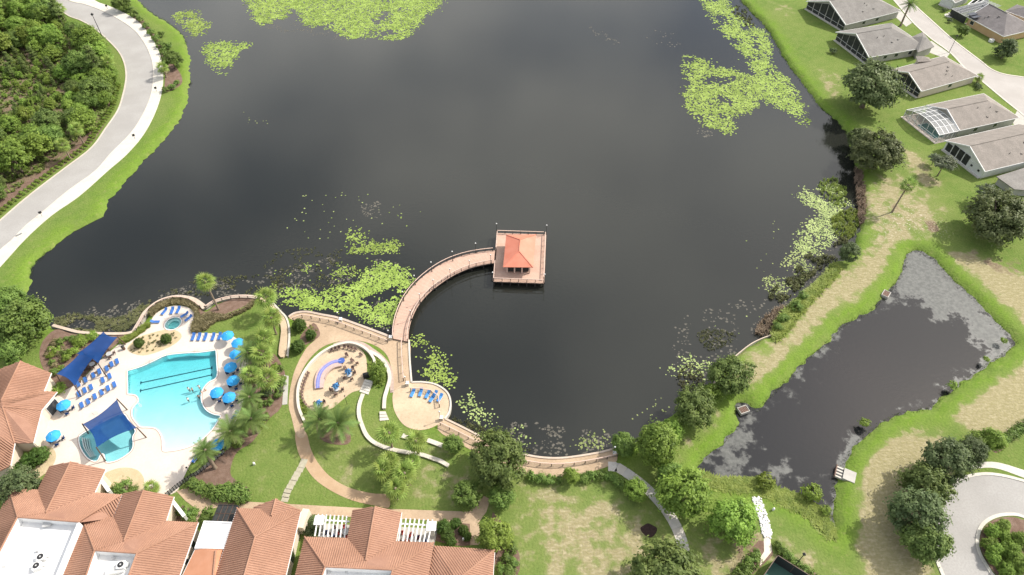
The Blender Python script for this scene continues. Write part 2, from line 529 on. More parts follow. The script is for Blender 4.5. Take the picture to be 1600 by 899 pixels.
LAKE_SHORE = [(219,5),(240,23),(267,39),(286,59),(295,85),(297,112),(294,149),(287,176),(270,203),(230,247),(199,281),(174,309),(165,328),
 (151,346),(125,356),(103,371),(75,393),(53,415),(47,430),(47,449),(36,468),(50,490),(80,510),
 (100,517),(125,523),(195,525),(216,519),(226,503),(236,489),(254,475),(275,468),(298,471),(320,484),(338,475),(363,468),(400,467),(424,477),(438,490),(449,496),
 (461,494),(479,492),(500,496),(530,502),(567,515),(594,526),(612,533),(637,537),(637,560),(639,601),(660,602),(680,606),(694,616),(699,629),(697,643),(690,655),(720,672),(754,688),(795,709),(824,716),(850,720),(878,720),(907,717),(936,712),(962,706),
 (1010,682),(1040,660),(1062,640),(1085,622),(1101,617),(1116,598),(1143,564),(1157,551),(1173,539),(1189,531),(1205,525),(1214,498),(1228,480),(1250,463),(1281,434),(1303,410),(1320,405),
 (1338,376),(1344,351),(1349,332),(1346,302),(1341,285),(1340,262),(1331,235),(1322,207),(1299,182),(1280,166),(1264,144),(1248,122),(1226,93),(1211,66),(1197,44),(1177,22),(1157,2)]
LAKE = smooth(PP(LAKE_SHORE, WZ), False, 3) + [Vector(v) for v in ((118,300,WZ),(112,345,WZ),(90,400,WZ),(20,440,WZ),(-90,430,WZ),(-160,380,WZ),(-178,330,WZ),(-172,295,WZ))]
POND_SHORE = [(1417,398),(1430,392),(1445,395),(1462,408),(1485,432),(1514,460),(1543,487),(1569,516),(1586,536),(1578,548),(1549,567),(1520,588),(1497,603),(1476,619),(1451,639),(1413,646),(1383,659),(1349,685),(1326,712),(1311,742),(1304,770),(1303,800),(1301,829),(1292,826),(1272,806),(1241,786),(1215,772),(1188,760),(1150,757),(1113,755),(1095,742),(1093,724),
 (1124,697),(1151,667),(1149,650),(1151,634),(1166,630),(1181,641),(1204,617),(1234,590),(1262,560),(1288,540),(1304,522),(1312,511),(1334,500),(1360,486),(1376,470),(1396,446),(1407,429),(1413,412)]
POND = smooth(PP(POND_SHORE, PZ), True, 3)

POOL_PX = [(199.5,580),(220,574),(240,565),(260,556),(288,552.6),(313,551.4),(337,548),(338,565),(338.4,589),(325.4,597.7),(316,610),(314,625),(320.4,640),(333,648),(345,650),
 (331,671.7),(311,690),(288,700.5),(259,705),(255,700),(253.6,683),(245,670),(230.5,667.4),(220,667),(213,660),(207,650),(207.8,637.7),(217,627),(212.8,617.7),(200,615.7)]
SPLASH_PX = [(207,683),(207.5,697.6),(201.7,707.7),(184,719),(167,722),(163,710),(157,710.6),(151,720.7),(138,716),(127,700.5),(124,684),(131,677),(142,671),(162,660),(182,650),(194,648),(201,658),(208,668),(211,675)]
def smooth_pool(px):
    pts = PP(px, 0)
    corners = {0, 6, 14, 29} if len(px) == 30 else set()
    out = []
    n = len(pts)
    for i in range(n):
        p0, p1, p2, p3 = pts[i - 1], pts[i], pts[(i + 1) % n], pts[(i + 2) % n]
        if i in corners: p0 = p1
        if (i + 1) % n in corners: p3 = p2
        for k in range(3):
            t = k / 3
            out.append(0.5 * ((2 * p1) + (p2 - p0) * t + (2 * p0 - 5 * p1 + 4 * p2 - p3) * t * t + (3 * p1 - p0 - 3 * p2 + p3) * t ** 3))
    return out
POOL = smooth_pool(POOL_PX)
SPLASH = smooth_pool(SPLASH_PX)
SPA_C = P(270.5, 506, 0)
SPA = [SPA_C + Vector((math.cos(a) * 1.75, math.sin(a) * 1.85, 0)) for a in [2 * math.pi * k / 28 for k in range(28)]]

# ---- ground sheet, one piece out to the horizon, dipping under lake and pond
def axis(a, b, step, far):
    xs = list(np.arange(a, b + step / 2, step))
    left, right, s = [], [], step
    x0, x1 = a, b
    while x0 > -far or x1 < far:
        s *= 1.5
        if x0 > -far: x0 -= s; left.append(x0)
        if x1 < far: x1 += s; right.append(x1)
    return np.array(left[::-1] + xs + right)
gx, gy = axis(-235, 245, 1.0, 4000), axis(22, 305, 1.0, 4000)
GX, GY = np.meshgrid(gx, gy)
d_lake = sdf(GX, GY, LAKE); d_pond = sdf(GX, GY, POND); d_pool = sdf(GX, GY, POOL); d_spa = sdf(GX, GY, SPA)
wob = 0.28 * np.sin(GX * 1.7 + 1.3 * np.sin(GY * .9)) + 0.25 * np.sin(GY * 2.1 + 1.1 * np.sin(GX * .7)) + .2 * np.sin(GX * .5 + GY * .63)
wob *= np.abs(GX) < 300
d_lake += wob * (d_lake < 6); d_pond += wob * .8
GZ = np.clip(WZ + d_lake * 0.85, -3.2, 0.0)
GZ = np.minimum(GZ, np.clip(PZ + d_pond * 0.5, -2.6, 0.0))
d_spl = sdf(GX, GY, SPLASH)
GZ[(d_pool < 0.8) | (d_spa < 0.8) | (d_spl < 0.8)] = -3.2

def zone(px, soft=2.5, z=0):
    return np.clip(0.5 - sdf(GX, GY, PP(px, z)) / (2 * soft), 0, 1)
dry = np.zeros(GX.shape)
for pts, soft, k in [
    ([(1158,562),(1200,537),(1225,522),(1265,470),(1310,428),(1355,392),(1385,360),(1420,350),(1432,372),(1404,392),(1385,425),(1355,462),(1300,500),(1270,535),(1230,572),(1192,612),(1168,622),(1140,612)], 3.0, 0.8),
    ([(1155,640),(1132,662),(1085,708),(1060,722),(1062,700),(1100,668),(1140,625)], 1.8, 0.75),
    ([(1345,700),(1385,675),(1425,668),(1478,690),(1500,722),(1450,770),(1452,860),(1462,899),(1380,930),(1345,860),(1335,770)], 3.0, 1.0),
    ([(1480,650),(1520,620),(1570,585),(1640,540),(1660,640),(1600,668),(1565,690),(1525,675)], 2.5, 1.0),
    ([(1478,392),(1520,395),(1600,430),(1680,470),(1690,560),(1620,530),(1585,490),(1530,440)], 2.5, 0.95),
    ([(1335,300),(1400,270),(1445,300),(1475,330),(1455,365),(1405,372),(1350,360)], 4.0, 0.62),
    ([(1405,232),(1440,240),(1470,290),(1445,300),(1420,262)], 2.0, 0.7),
    ([(1285,112),(1306,118),(1308,150),(1296,150)], 3.0, 0.7), ([(1210,5),(1235,10),(1232,25),(1215,20)], 4.0, 0.5),
    ([(830,765),(930,765),(1000,800),(1040,840),(1050,899),(980,930),(860,930),(830,880),(815,820)], 6.0, 0.62),
    ([(890,815),(940,815),(965,855),(930,875),(890,860)], 2.0, 0.35),
    ([(570,670),(640,720),(700,700),(760,730),(750,790),(640,790),(600,740)], 5.0, 0.38),
    ([(480,690),(560,700),(600,740),(540,770),(500,750)], 3.0, 0.28),
    ([(1085,850),(1160,840),(1200,820),(1210,870),(1170,930),(1090,930)], 4.0, 0.6),
    ([(1215,850),(1255,850),(1330,930),(1260,930)], 3.0, 0.55),
    ([(365,728),(430,650),(450,640),(472,720),(430,780),(370,780)], 5.0, 0.18),
    ([(700,725),(745,728),(755,760),(720,770),(700,755)], 2.0, 0.4)]:
    dry = np.maximum(dry, zone(pts, soft) * k)
lush = np.clip(1 - np.abs(np.minimum(d_lake, d_pond) - 2.0) / 4.0, 0, 1)
dry *= np.clip((np.minimum(d_pond, 99) - 2.2) / 2.2, 0, 1)
bare = np.zeros(GX.shape)     # leaf litter under the forest and bare soil
for pts, soft, k in [
    ([(-60,-60),(60,-40),(85,25),(120,75),(150,140),(160,170),(140,215),(80,262),(30,300),(-60,360)], 3.0, 1.0),
    ([(1295,115),(1305,118),(1304,148),(1297,146)], 1.5, 0.5),
    ([(1390,310),(1405,320),(1400,345),(1385,338)], 2.0, 0.6), ([(1440,345),(1465,348),(1470,365),(1450,362)], 1.5, 0.8),
    ([(1334,262),(1350,268),(1352,340),(1342,352)], 1.0, 0.9),
    ([(885,820),(925,822),(945,850),(915,855)], 2.0, 0.45),
    ([(1470,380),(1540,395),(1600,410),(1600,440),(1530,420)], 3.0, 0.5),
    ([(1150,840),(1180,835),(1175,860),(1150,875)], 1.5, 0.8), ([(1545,700),(1562,690),(1565,705)], 1.0, 0.5)]:
    bare = np.maximum(bare, zone(pts, soft) * k)
leaf_litter = zone([(1360,330),(1420,315),(1462,345),(1470,362),(1420,362),(1380,372)], 4.0) * 0.9

nx, ny = len(gx), len(gy)
me = bpy.data.meshes.new('ground')
idx = np.arange(nx * ny).reshape(ny, nx)
quads = np.stack([idx[:-1, :-1], idx[:-1, 1:], idx[1:, 1:], idx[1:, :-1]], -1).reshape(-1, 4)
me.vertices.add(nx * ny)
me.vertices.foreach_set('co', np.stack([GX, GY, GZ], -1).ravel().astype(np.float32))
me.loops.add(quads.size); me.loops.foreach_set('vertex_index', quads.ravel().astype(np.int32))
me.polygons.add(len(quads)); me.polygons.foreach_set('loop_start', np.arange(0, quads.size, 4, dtype=np.int32))
me.polygons.foreach_set('use_smooth', np.ones(len(quads), bool))
ca = me.color_attributes.new('zone', 'FLOAT_COLOR', 'POINT')
ca.data.foreach_set('color', np.stack([dry, lush, bare, bare * 0 + 1], -1).ravel().astype(np.float32))
la_ = me.attributes.new('litter', 'FLOAT', 'POINT'); la_.data.foreach_set('value', leaf_litter.ravel().astype(np.float32))
me.update(); me.validate()

gm, nt, b = new_mat('turf')
at = nt.nodes.new('ShaderNodeAttribute'); at.attribute_name = 'zone'
sp = nt.nodes.new('ShaderNodeSeparateColor'); nt.links.new(at.outputs['Color'], sp.inputs[0])
big = noise_fac(nt, 0.05, 5, 0.32, 0.68)
medn = noise_fac(nt, 0.33, 5, 0.33, 0.67)
fine = noise_fac(nt, 2.2, 4, 0.3, 0.7)
streak = noise_fac(nt, 1.0, 4, 0.4, 0.72, sc3=(0.8, 2.0, 1))
c = mixc(nt, big, (0.108, 0.175, 0.034), (0.155, 0.205, 0.052))
c = mixc(nt, mul(nt, medn, 0.45), c, (0.21, 0.24, 0.075))
c = mixc(nt, mul(nt, mul(nt, sp.outputs[1], noise_fac(nt, 0.18, 4, 0.15, 0.6)), 0.85), c, (0.14, 0.235, 0.024))
wv = N(nt, 'ShaderNodeTexWave', Scale=0.16, Distortion=3.0, Detail=2.0)
tcw = nt.nodes.new('ShaderNodeTexCoord'); mpw = nt.nodes.new('ShaderNodeMapping'); mpw.inputs['Rotation'].default_value = (0, 0, 0.7)
nt.links.new(tcw.outputs['Object'], mpw.inputs['Vector']); nt.links.new(mpw.outputs['Vector'], wv.inputs['Vector'])
c = mixc(nt, mul(nt, wv.outputs['Fac'], 0.22), c, (0.17, 0.215, 0.055))
c = mixc(nt, mul(nt, fine, 0.4), c, (0.07, 0.125, 0.018))
weed = noise_fac(nt, 0.75, 6, 0.56, 0.68, rough=0.7)
c = mixc(nt, mul(nt, weed, 0.42), c, (0.24, 0.23, 0.09))
weed2 = noise_fac(nt, 0.5, 6, 0.58, 0.72, rough=0.65, sc3=(1.3, .9, 1))
c = mixc(nt, mul(nt, weed2, 0.4), c, (0.06, 0.115, 0.02))
# dry, mown straw with green showing through
def thresh(attr, nz, k):
    a = nt.nodes.new('ShaderNodeMath'); a.operation = 'MULTIPLY_ADD'
    nt.links.new(nz, a.inputs[0]); a.inputs[1].default_value = k
    nt.links.new(attr, a.inputs[2])
    r = nt.nodes.new('ShaderNodeMapRange'); r.interpolation_type = 'SMOOTHSTEP'
    r.inputs[1].default_value = 0.4 + k * 0.3; r.inputs[2].default_value = 0.65 + k * 0.62
    nt.links.new(a.outputs[0], r.inputs[0])
    return r.outputs[0]
strawc = mixc(nt, streak, (0.28, 0.235, 0.145), (0.46, 0.39, 0.275))
strawc = mixc(nt, mul(nt, fine, 0.5), strawc, (0.21, 0.19, 0.075))
c = mixc(nt, mul(nt, thresh(sp.outputs[0], medn, 0.55), 0.92), c, strawc)
c = mixc(nt, mul(nt, sp.outputs[0], 0.35), c, (0.29, 0.26, 0.13))
soil = mixc(nt, fine, (0.13, 0.095, 0.06), (0.23, 0.175, 0.12))
c = mixc(nt, thresh(sp.outputs[2], medn, 0.4), c, soil)
litn = noise_fac(nt, 1.5, 5, 0.55, 0.64, rough=0.7)
lt = nt.nodes.new('ShaderNodeAttribute'); lt.attribute_name = 'litter'
c = mixc(nt, mul(nt, litn, lt.outputs['Fac']), c, (0.55, 0.49, 0.40))
nt.links.new(c, b.inputs['Base Color'])
b.inputs['Roughness'].default_value = 0.95; b.inputs['Specular IOR Level'].default_value = 0.1
add_bump(nt, b, fine, 0.5, 0.12)
me.materials.append(gm)
tag(link('ground', me), kind='structure')

# ---- lake and pond water
def water_mat(name, col, col2, scum=False):
    m, nt, b = new_mat(name)
    b.inputs['Roughness'].default_value = 0.04
    b.inputs['IOR'].default_value = 1.45
    f = noise_fac(nt, 0.012, 3, 0.3, 0.7)
    c = mixc(nt, f, col, col2)
    if scum:
        at = nt.nodes.new('ShaderNodeAttribute'); at.attribute_name = 'scum'
        n1 = noise_fac(nt, 0.36, 7, 0.0, 1.0, rough=0.64)
        a = nt.nodes.new('ShaderNodeMath'); a.operation = 'MULTIPLY_ADD'
        nt.links.new(n1, a.inputs[0]); a.inputs[1].default_value = 1.5; nt.links.new(at.outputs['Fac'], a.inputs[2])
        r = nt.nodes.new('ShaderNodeMapRange'); r.interpolation_type = 'SMOOTHSTEP'
        r.inputs[1].default_value = 1.12; r.inputs[2].default_value = 1.55
        nt.links.new(a.outputs[0], r.inputs[0])
        g = noise_fac(nt, 1.6, 4, 0.3, 0.7)
        sc = mixc(nt, g, (0.085, 0.088, 0.080), (0.165, 0.168, 0.152))
        c = mixc(nt, mul(nt, r.outputs[0], 0.66), c, sc)
        ro = nt.nodes.new('ShaderNodeMapRange'); ro.inputs[3].default_value = 0.07; ro.inputs[4].default_value = 0.6
        nt.links.new(r.outputs[0], ro.inputs[0]); nt.links.new(ro.outputs[0], b.inputs['Roughness'])
    nt.links.new(c, b.inputs['Base Color'])
    tc = nt.nodes.new('ShaderNodeTexCoord')
    mp = nt.nodes.new('ShaderNodeMapping'); mp.inputs['Scale'].default_value = (1.0, 1.6, 1)
    mp.inputs['Rotation'].default_value = (0, 0, 0.5)
    nt.links.new(tc.outputs['Object'], mp.inputs['Vector'])
    w1 = N(nt, 'ShaderNodeTexNoise', Scale=0.9, Detail=4.0, Roughness=0.6)
    nt.links.new(mp.outputs['Vector'], w1.inputs['Vector'])
    add_bump(nt, b, w1.outputs['Fac'], 0.08, 0.16)
    return m
M['lake'] = water_mat('lake_water', (0.0165, 0.0175, 0.0145), (0.0215, 0.0228, 0.019))
M['pond'] = water_mat('pond_water', (0.012, 0.0125, 0.0135), (0.016, 0.0165, 0.018), True)
lk = MB().prism(offset_line(ccw(LAKE), -1.6, True), WZ - .1, WZ, sides=False)
tag(lk.build('lake_water', M['lake']), kind='structure')
pb = offset_line(ccw(POND), -2.0, True)
xs = [p.x for p in pb]; ys = [p.y for p in pb]
px_, py_ = np.arange(min(xs), max(xs) + 1, 1.0), np.arange(min(ys), max(ys) + 1, 1.0)
PX_, PY_ = np.meshgrid(px_, py_)
dP = sdf(PX_, PY_, POND)
keep = dP < 2.2
def pondzone(px, soft): return np.clip(0.5 - sdf(PX_, PY_, PP(px, PZ)) / (2 * soft), 0, 1)
scum = np.clip(1 + dP / 4.0, 0, 1) * 0.55
scum = np.maximum(scum, pondzone([(1405,395),(1440,385),(1500,440),(1590,530),(1560,570),(1530,540),(1505,500),(1470,505),(1440,470),(1400,470),(1380,480)], 3.5) * 0.95)
scum = np.maximum(scum, pondzone([(1085,720),(1150,640),(1200,620),(1180,690),(1190,740),(1150,760),(1100,760)], 4) * 0.7)
scum = np.maximum(scum, pondzone([(1230,600),(1300,520),(1330,505),(1300,560),(1250,620),(1210,640)], 3) * 0.5)
scum = np.maximum(scum, pondzone([(1190,712),(1230,720),(1300,740),(1300,760),(1200,752)], 2.5) * 0.62)
scum = np.maximum(scum, pondzone([(1312,735),(1320,690),(1350,660),(1375,655),(1350,690),(1330,720)], 2) * 0.75)
im = -np.ones(keep.shape, int); im[keep] = np.arange(keep.sum())
cells = keep[:-1, :-1] & keep[1:, :-1] & keep[:-1, 1:] & keep[1:, 1:]
jj, ii = np.nonzero(cells)
pm = bpy.data.meshes.new('pond_water')
pm.from_pydata([(x, y, PZ) for x, y in zip(PX_[keep], PY_[keep])], [], [(im[j, i], im[j, i + 1], im[j + 1, i + 1], im[j + 1, i]) for j, i in zip(jj, ii)])
sa = pm.attributes.new('scum', 'FLOAT', 'POINT'); sa.data.foreach_set('value', scum[keep].astype(np.float32))
pm.materials.append(M['pond'])
tag(link('pond_water', pm), kind='structure')

# ---- roads, kerbs, pavements
def sheet(name, pts, z, m, n=3, depth=0.3, holes=(), smooth_closed=True, kind='structure'):
    poly = smooth(PP(pts, 0), True, n) if n > 1 else PP(pts, 0)
    o = MB().prism(poly, z - depth, z, holes).build(name, m)
    if kind: tag(o, kind=kind)
    return o

RL = [(60,-24),(80,-2),(104,23),(128,33),(152,48),(173,67),(187,83),(195,101),(197,123),(192,149),(184,173),(165,201),(143,231),(103,262),(62,293),(31,318),(0,345),(-50,388)]
RR = [(85,-24),(107,0),(133,7),(160,17),(187,31),(211,48),(227,69),(237.5,93),(240,115),(237.5,144),(227,173),(207,206),(174,240),(149,268),(109,297),(68,331),(40,354),(19,376),(0,392),(-50,440)]
WR = [(125,-24),(147,0),(171,10),(197,22),(219,37),(238,61),(250,85),(255,115),(253,144),(243,176),(225,210),(199,241),(168,268),(124,307),(81,337),(40,374),(0,418),(-50,470)]
rl, rr, wr = (resample(smooth(PP(q, 0), False, 6), 1.5) for q in (RL, RR, WR))
tag(MB().prism(rl + rr[::-1], -0.3, 0.02).build('lakeside_road', M['asphalt']), kind='structure')
tag(MB().wall(rr, 0.35, -0.2, 0.13).build('kerb', M['kerb']), kind='structure')
tag(MB().wall(rl, 0.4, -0.2, 0.13).build('kerb', mat('kerb_pinkish', (0.48, 0.42, 0.35), (0.54, 0.48, 0.41), 0.7)), kind='structure')
tag(MB().prism(offset_line(rr, 0.18) + wr[::-1], -0.3, 0.10).build('pavement', M['concrete']), kind='structure')

SL = [(1370,-25),(1392,-4),(1409,15),(1428,37),(1455,61),(1485,83),(1509,108),(1534,127),(1570,157),(1600,181),(1650,222)]
SR = [(1412,-25),(1422,0),(1433,12),(1455,32),(1485,59),(1509,78),(1534,97),(1548,108),(1568,116),(1600,121),(1680,132)]
sl, sr = (resample(smooth(PP(q, 0), False, 6), 1.5) for q in (SL, SR))
tag(MB().prism(sl + sr[::-1], -0.3, 0.02).build('residential_street', M['asphalt_street']), kind='structure')
for l in (sl, sr):
    tag(MB().wall(l, 0.5, -0.2, 0.12).build('kerb', M['kerb']), kind='structure')
for k, pts in enumerate([[(1455,64),(1484,84),(1478,92),(1440,78)], [(1500,100),(1522,120),(1506,130),(1490,112)], [(1590,172),(1640,214),(1620,235),(1580,190)], [(1405,14),(1425,36),(1416,42),(1396,24)]]):
    sheet('driveway', pts, 0.026, M['concrete_grey'], 1)

CO = [(1500,960),(1472,896),(1461,865),(1460,820),(1468,786),(1481,763),(1503,748),(1534,741),(1564,743),(1600,752),(1640,766),(1700,800),(1700,960)]
CI = [(1600,808),(1579,804),(1556,807),(1537,818),(1528,835),(1528,858),(1541,884),(1560,908),(1600,930),(1650,900),(1650,830)]
co = smooth(PP(CO[:11], 0), False, 5) + PP(CO[11:], 0); ci = smooth(PP(CI, 0), True, 5)
tag(MB().prism(co, -0.3, 0.02, [ci]).build('cul_de_sac', M['asphalt']), kind='structure')
tag(MB().wall(smooth(PP(CO[:11], 0), False, 5), 0.6, -0.2, 0.13).build('kerb', M['concrete']), kind='structure')
tag(MB().wall(ci, 0.6, -0.2, 0.13, True).build('kerb', M['concrete']), kind='structure')
sheet('island_mulch', [(1596,812),(1579,808),(1557,811),(1541,820),(1532,836),(1532,857),(1544,882),(1562,903),(1600,920),(1640,890),(1640,830)], 0.06, M['mulch'])
sheet('island_lawn', [(1560,815),(1572,812),(1580,822),(1574,848),(1592,880),(1600,915),(1570,905),(1552,878),(1562,850),(1566,830)], 0.075, gm)
sheet('pavement', [(1511,726),(1541,722),(1564,724),(1600,735),(1640,748),(1640,760),(1600,747),(1564,734),(1541,731),(1512,734)], 0.05, M['concrete'])

# garden and terrace surfaces; each lies a little above the last
T_PROM = [(451,497),(462,491),(480,489),(500,493),(530,499),(567,512),(612,529),(639,533),(640,560),(643,598),(643,608),(614,614),(612,580),(606,558),(594,545),(575,536),(552,532),(528,534),(505,542),(488,556),(474,575),(466,598),(464,622),(468,648),(478,680),(464,682),(456,654),(451,632),(455,600),(463,573),(479,544),(495,528),(485,515),(470,505)]
T_ROUND = [(638,598),(663,599),(682,603),(697,614),(702,628),(700,643),(694,655),(682,665),(667,671),(650,672),(632,665),(620,650),(614,632),(616,611)]
T_WALK = [(694,654),(722,668),(755,685),(795,705),(824,711),(850,715),(878,716),(907,713),(936,707),(959,702),(964,720),(945,731),(905,742),(870,745),(826,742),(795,732),(755,713),(715,692),(684,672)]
T_CIRC = [(518,541),(536,537),(556,541),(571,556),(573,585),(566,607),(549,614),(533,627),(515,640),(487,642),(472,622),(468,598),(477,580),(489,562),(503,549)]
T_CLAY = [(462,676),(478,676),(485,700),(496,722),(516,745),(545,762),(580,771),(606,774),(608,793),(590,791),(553,783),(519,768),(491,748),(473,722),(464,700)]
T_SOUTH = [(276,768),(292,762),(318,772),(345,779),(380,784),(470,789),(560,794),(650,797),(733,800),(745,787),(756,775),(766,781),(760,800),(749,815),(750,852),(735,852),(734,819),(650,812),(560,809),(470,803),(380,798),(340,793),(316,800),(308,815),(300,812),(306,795),(290,783)]
P_LEFT = [(405,466),(424,475),(436,488),(446,500),(450,520),(447,556),(436,556),(440,520),(436,502),(424,486),(410,476)]
sheet('promenade_paving', T_PROM, 0.05, M['paver'], 3, 2.2)
sheet('round_terrace_paving', T_ROUND, 0.058, M['paver_round'], 4, 2.2)
sheet('lakeside_walk', T_WALK, 0.054, M['paver'], 3, 2.2)
sheet('circular_patio_paving', T_CIRC, 0.045, M['paver_round'], 4)
sheet('clay_path', T_CLAY, 0.04, M['clay'], 4)
sheet('garden_path', T_SOUTH, 0.062, M['paver'], 1)
sheet('lake_wall_walk', P_LEFT, 0.5, M['paver_round'], 3, 2.6)
sheet('grey_walk', [(444,586),(451,588),(449,632),(441,633),(443,604)], 0.052, M['concrete_grey'], 1)
# the pale concrete footpath, slab by slab
FP = [(950,729),(962,729),(980,740),(998,753),(1015,768),(1031,785),(1045,803),(1057,824),(1066,848),(1071,872),(1074,900),(1075,930)]
fp = resample(smooth(PP(FP, 0), False, 5), 1.75)
path = MB().prism(offset_line(fp, 0.9) + offset_line(fp, -0.9)[::-1], -0.2, 0.03).build('footpath_bed', M['concrete_grey'])
tag(path, kind='structure')
slabmats = [mat('footpath_slab_' + w, c1, c2, 0.8, 0.85, (0.40, 0.38, 0.34)) for w, c1, c2 in (('pale', (0.56, 0.52, 0.46), (0.62, 0.58, 0.52)), ('buff', (0.53, 0.48, 0.41), (0.58, 0.53, 0.46)), ('grey', (0.48, 0.46, 0.42), (0.54, 0.51, 0.47)))]
for k in range(len(fp) - 1):
    a, b_ = fp[k], fp[k + 1]
    d = (b_ - a).normalized() * 0.03; s1 = Vector((-d.y, d.x, 0)).normalized()
    MB().prism([a + d + s1, b_ - d + s1, b_ - d - s1, a + d - s1], 0.0, 0.07).build('slab', slabmats[(k * 7 + k // 3) % 3], path)

# beds
BEDS = [('mulch', [(293,762),(300,748),(320,728),(345,712),(365,690),(388,660),(398,620),(384,600),(390,560),(410,545),(430,555),(440,570),(446,590),(440,635),(420,655),(395,690),(372,705),(362,725),(362,745),(385,760),(392,772),(385,782),(340,779),(310,771)], 0.03),
 ('mulch', [(87,515),(110,521),(150,526),(195,524),(190,532),(170,548),(150,568),(128,592),(116,604),(100,612),(82,600),(72,585),(62,560),(66,535)], 0.03),
 ('gravel', [(199,545),(206,536),(217,527),(240,520),(262,515),(278,518),(284,527),(272,539),(248,550),(224,556),(206,552)], 0.085),
 ('gravel', [(160,744),(175,735),(195,731),(215,735),(225,748),(224,765),(212,774),(170,774),(158,760)], 0.085),
 ('gravel', [(-20,735),(20,722),(60,705),(70,698),(82,700),(88,712),(84,726),(74,738),(40,760),(10,772),(-20,775)], 0.085),
 ('mulch', [(300,482),(306,492),(305,508),(297,519),(310,521),(325,505),(345,494),(375,482),(400,470),(396,466),(370,466),(340,476),(322,488),(312,482)], 0.04),
 ('mulch', [(270,795),(285,790),(305,800),(308,812),(295,822),(275,815)], 0.03),
 ('mulch', [(694,806),(735,818),(735,852),(690,848),(676,838)], 0.03),
 ('mulch', [(770,800),(800,845),(812,870),(808,899),(780,899),(770,860)], 0.03),
 ('mulch', [(490,505),(500,520),(497,528),(484,536),(472,540),(470,525)], 0.06),
 ('mulch', [(1548,696),(1563,690),(1570,700),(1555,708)], 0.03),
 ('mulch', [(495,655),(520,640),(540,655),(548,690),(525,695),(500,685)], 0.03),
 ('mulch', [(92,264),(137,229),(160,200),(176,166),(182,148),(174,152),(160,186),(134,214),(90,252),(26,294),(-24,332),(-24,346),(32,308)], 0.03),
 ('mulch', [(205,30),(222,30),(245,58),(262,90),(280,112),(285,128),(275,138),(258,142),(258,110),(250,80),(235,52)], 0.03),
 ('mulch', [(1185,845),(1208,862),(1195,880),(1165,905),(1150,899)], 0.03), ('mulch', [(1215,862),(1245,878),(1285,905),(1262,905)], 0.03)]
for kind_, pts, z in BEDS:
    sheet('garden_bed', pts, z, M[kind_], 3)
# small round patch of scorched turf on the lawn and low clearing patches
for (x, y, rx, ry) in ((1014, 829, 11, 7.5),):
    c0 = P(x, y)
    pts = [c0 + Vector((math.cos(a) * rx / 7.5 * (1 + 0.12 * math.sin(3 * a)), math.sin(a) * ry / 6.2 * (1 + 0.1 * math.cos(4 * a)), 0)) for a in [2 * math.pi * k / 22 for k in range(22)]]
    tag(MB().prism(pts, -0.2, 0.02).build('dark_mulch_ring', mat('black_mulch', (0.028, 0.018, 0.015), (0.05, 0.03, 0.025), 3.0, 0.95)), kind='structure')
# lawns inside the garden
sheet('wedge_lawn', [(346,520),(322,507),(345,496),(375,484),(404,470),(418,490),(418,520),(400,530),(388,545),(376,534),(362,526)], 0.035, gm)
# ================================================================== POOL
DECK = [(232,512),(240,494),(252,485),(266,479),(281,478),(296,482),(305,493),(303,508),(298,518),(320,521),(348,522),(366,527),(380,539),(388,556),(385,600),(380,628),(370,655),(356,676),(342,695),(320,708),(300,722),(288,745),(278,766),(262,774),(235,774),(205,774),(160,760),(120,740),(82,740),(66,715),(50,694),(52,672),(66,640),(92,616),(118,602),(134,588),(152,568),(172,550),(192,534),(214,521)]
deck_poly = smooth(PP(DECK, 0), True, 3)
cop = offset_line(ccw(POOL), -0.35, True)       # outward
spacop = offset_line(ccw(SPA), -0.3, True)
splcop = offset_line(ccw(SPLASH), -0.35, True)
tag(MB().prism(deck_poly, -0.3, 0.07, [cop, spacop, splcop]).build('pool_deck', M['deck_cream']), kind='structure')

def water_clear(name, tint, dens):
    m = bpy.data.materials.new(name); m.use_nodes = True
    nt = m.node_tree; nt.nodes.clear()
    out = nt.nodes.new('ShaderNodeOutputMaterial')
    tr = nt.nodes.new('ShaderNodeBsdfTransparent')
    gl = N(nt, 'ShaderNodeBsdfGlossy', Roughness=0.05)
    fr = N(nt, 'ShaderNodeFresnel', IOR=1.33)
    w1 = N(nt, 'ShaderNodeTexNoise', Scale=1.4, Detail=3.0)
    tc = nt.nodes.new('ShaderNodeTexCoord'); nt.links.new(tc.outputs['Object'], w1.inputs['Vector'])
    bp = N(nt, 'ShaderNodeBump', Strength=0.15, Distance=0.1)
    nt.links.new(w1.outputs['Fac'], bp.inputs['Height']); nt.links.new(bp.outputs[0], gl.inputs['Normal']); nt.links.new(bp.outputs[0], fr.inputs['Normal'])
    mx = nt.nodes.new('ShaderNodeMixShader')
    nt.links.new(fr.outputs[0], mx.inputs[0]); nt.links.new(tr.outputs[0], mx.inputs[1]); nt.links.new(gl.outputs[0], mx.inputs[2])
    nt.links.new(mx.outputs[0], out.inputs['Surface'])
    va = N(nt, 'ShaderNodeVolumeAbsorption', Density=dens); va.inputs['Color'].default_value = (*tint, 1)
    nt.links.new(va.outputs[0], out.inputs['Volume'])
    return m
M['pool_water'] = water_clear('pool_water', (0.05, 0.87, 0.92), 0.42)
M['spa_water'] = water_clear('spa_water', (0.05, 0.80, 0.80), 0.75)
M['plaster'] = mat('pool_plaster', (0.66, 0.74, 0.74), (0.72, 0.78, 0.78), 0.3, 0.7)
M['lane'] = mat('lane_tile', (0.02, 0.07, 0.10), None, rough=0.5)

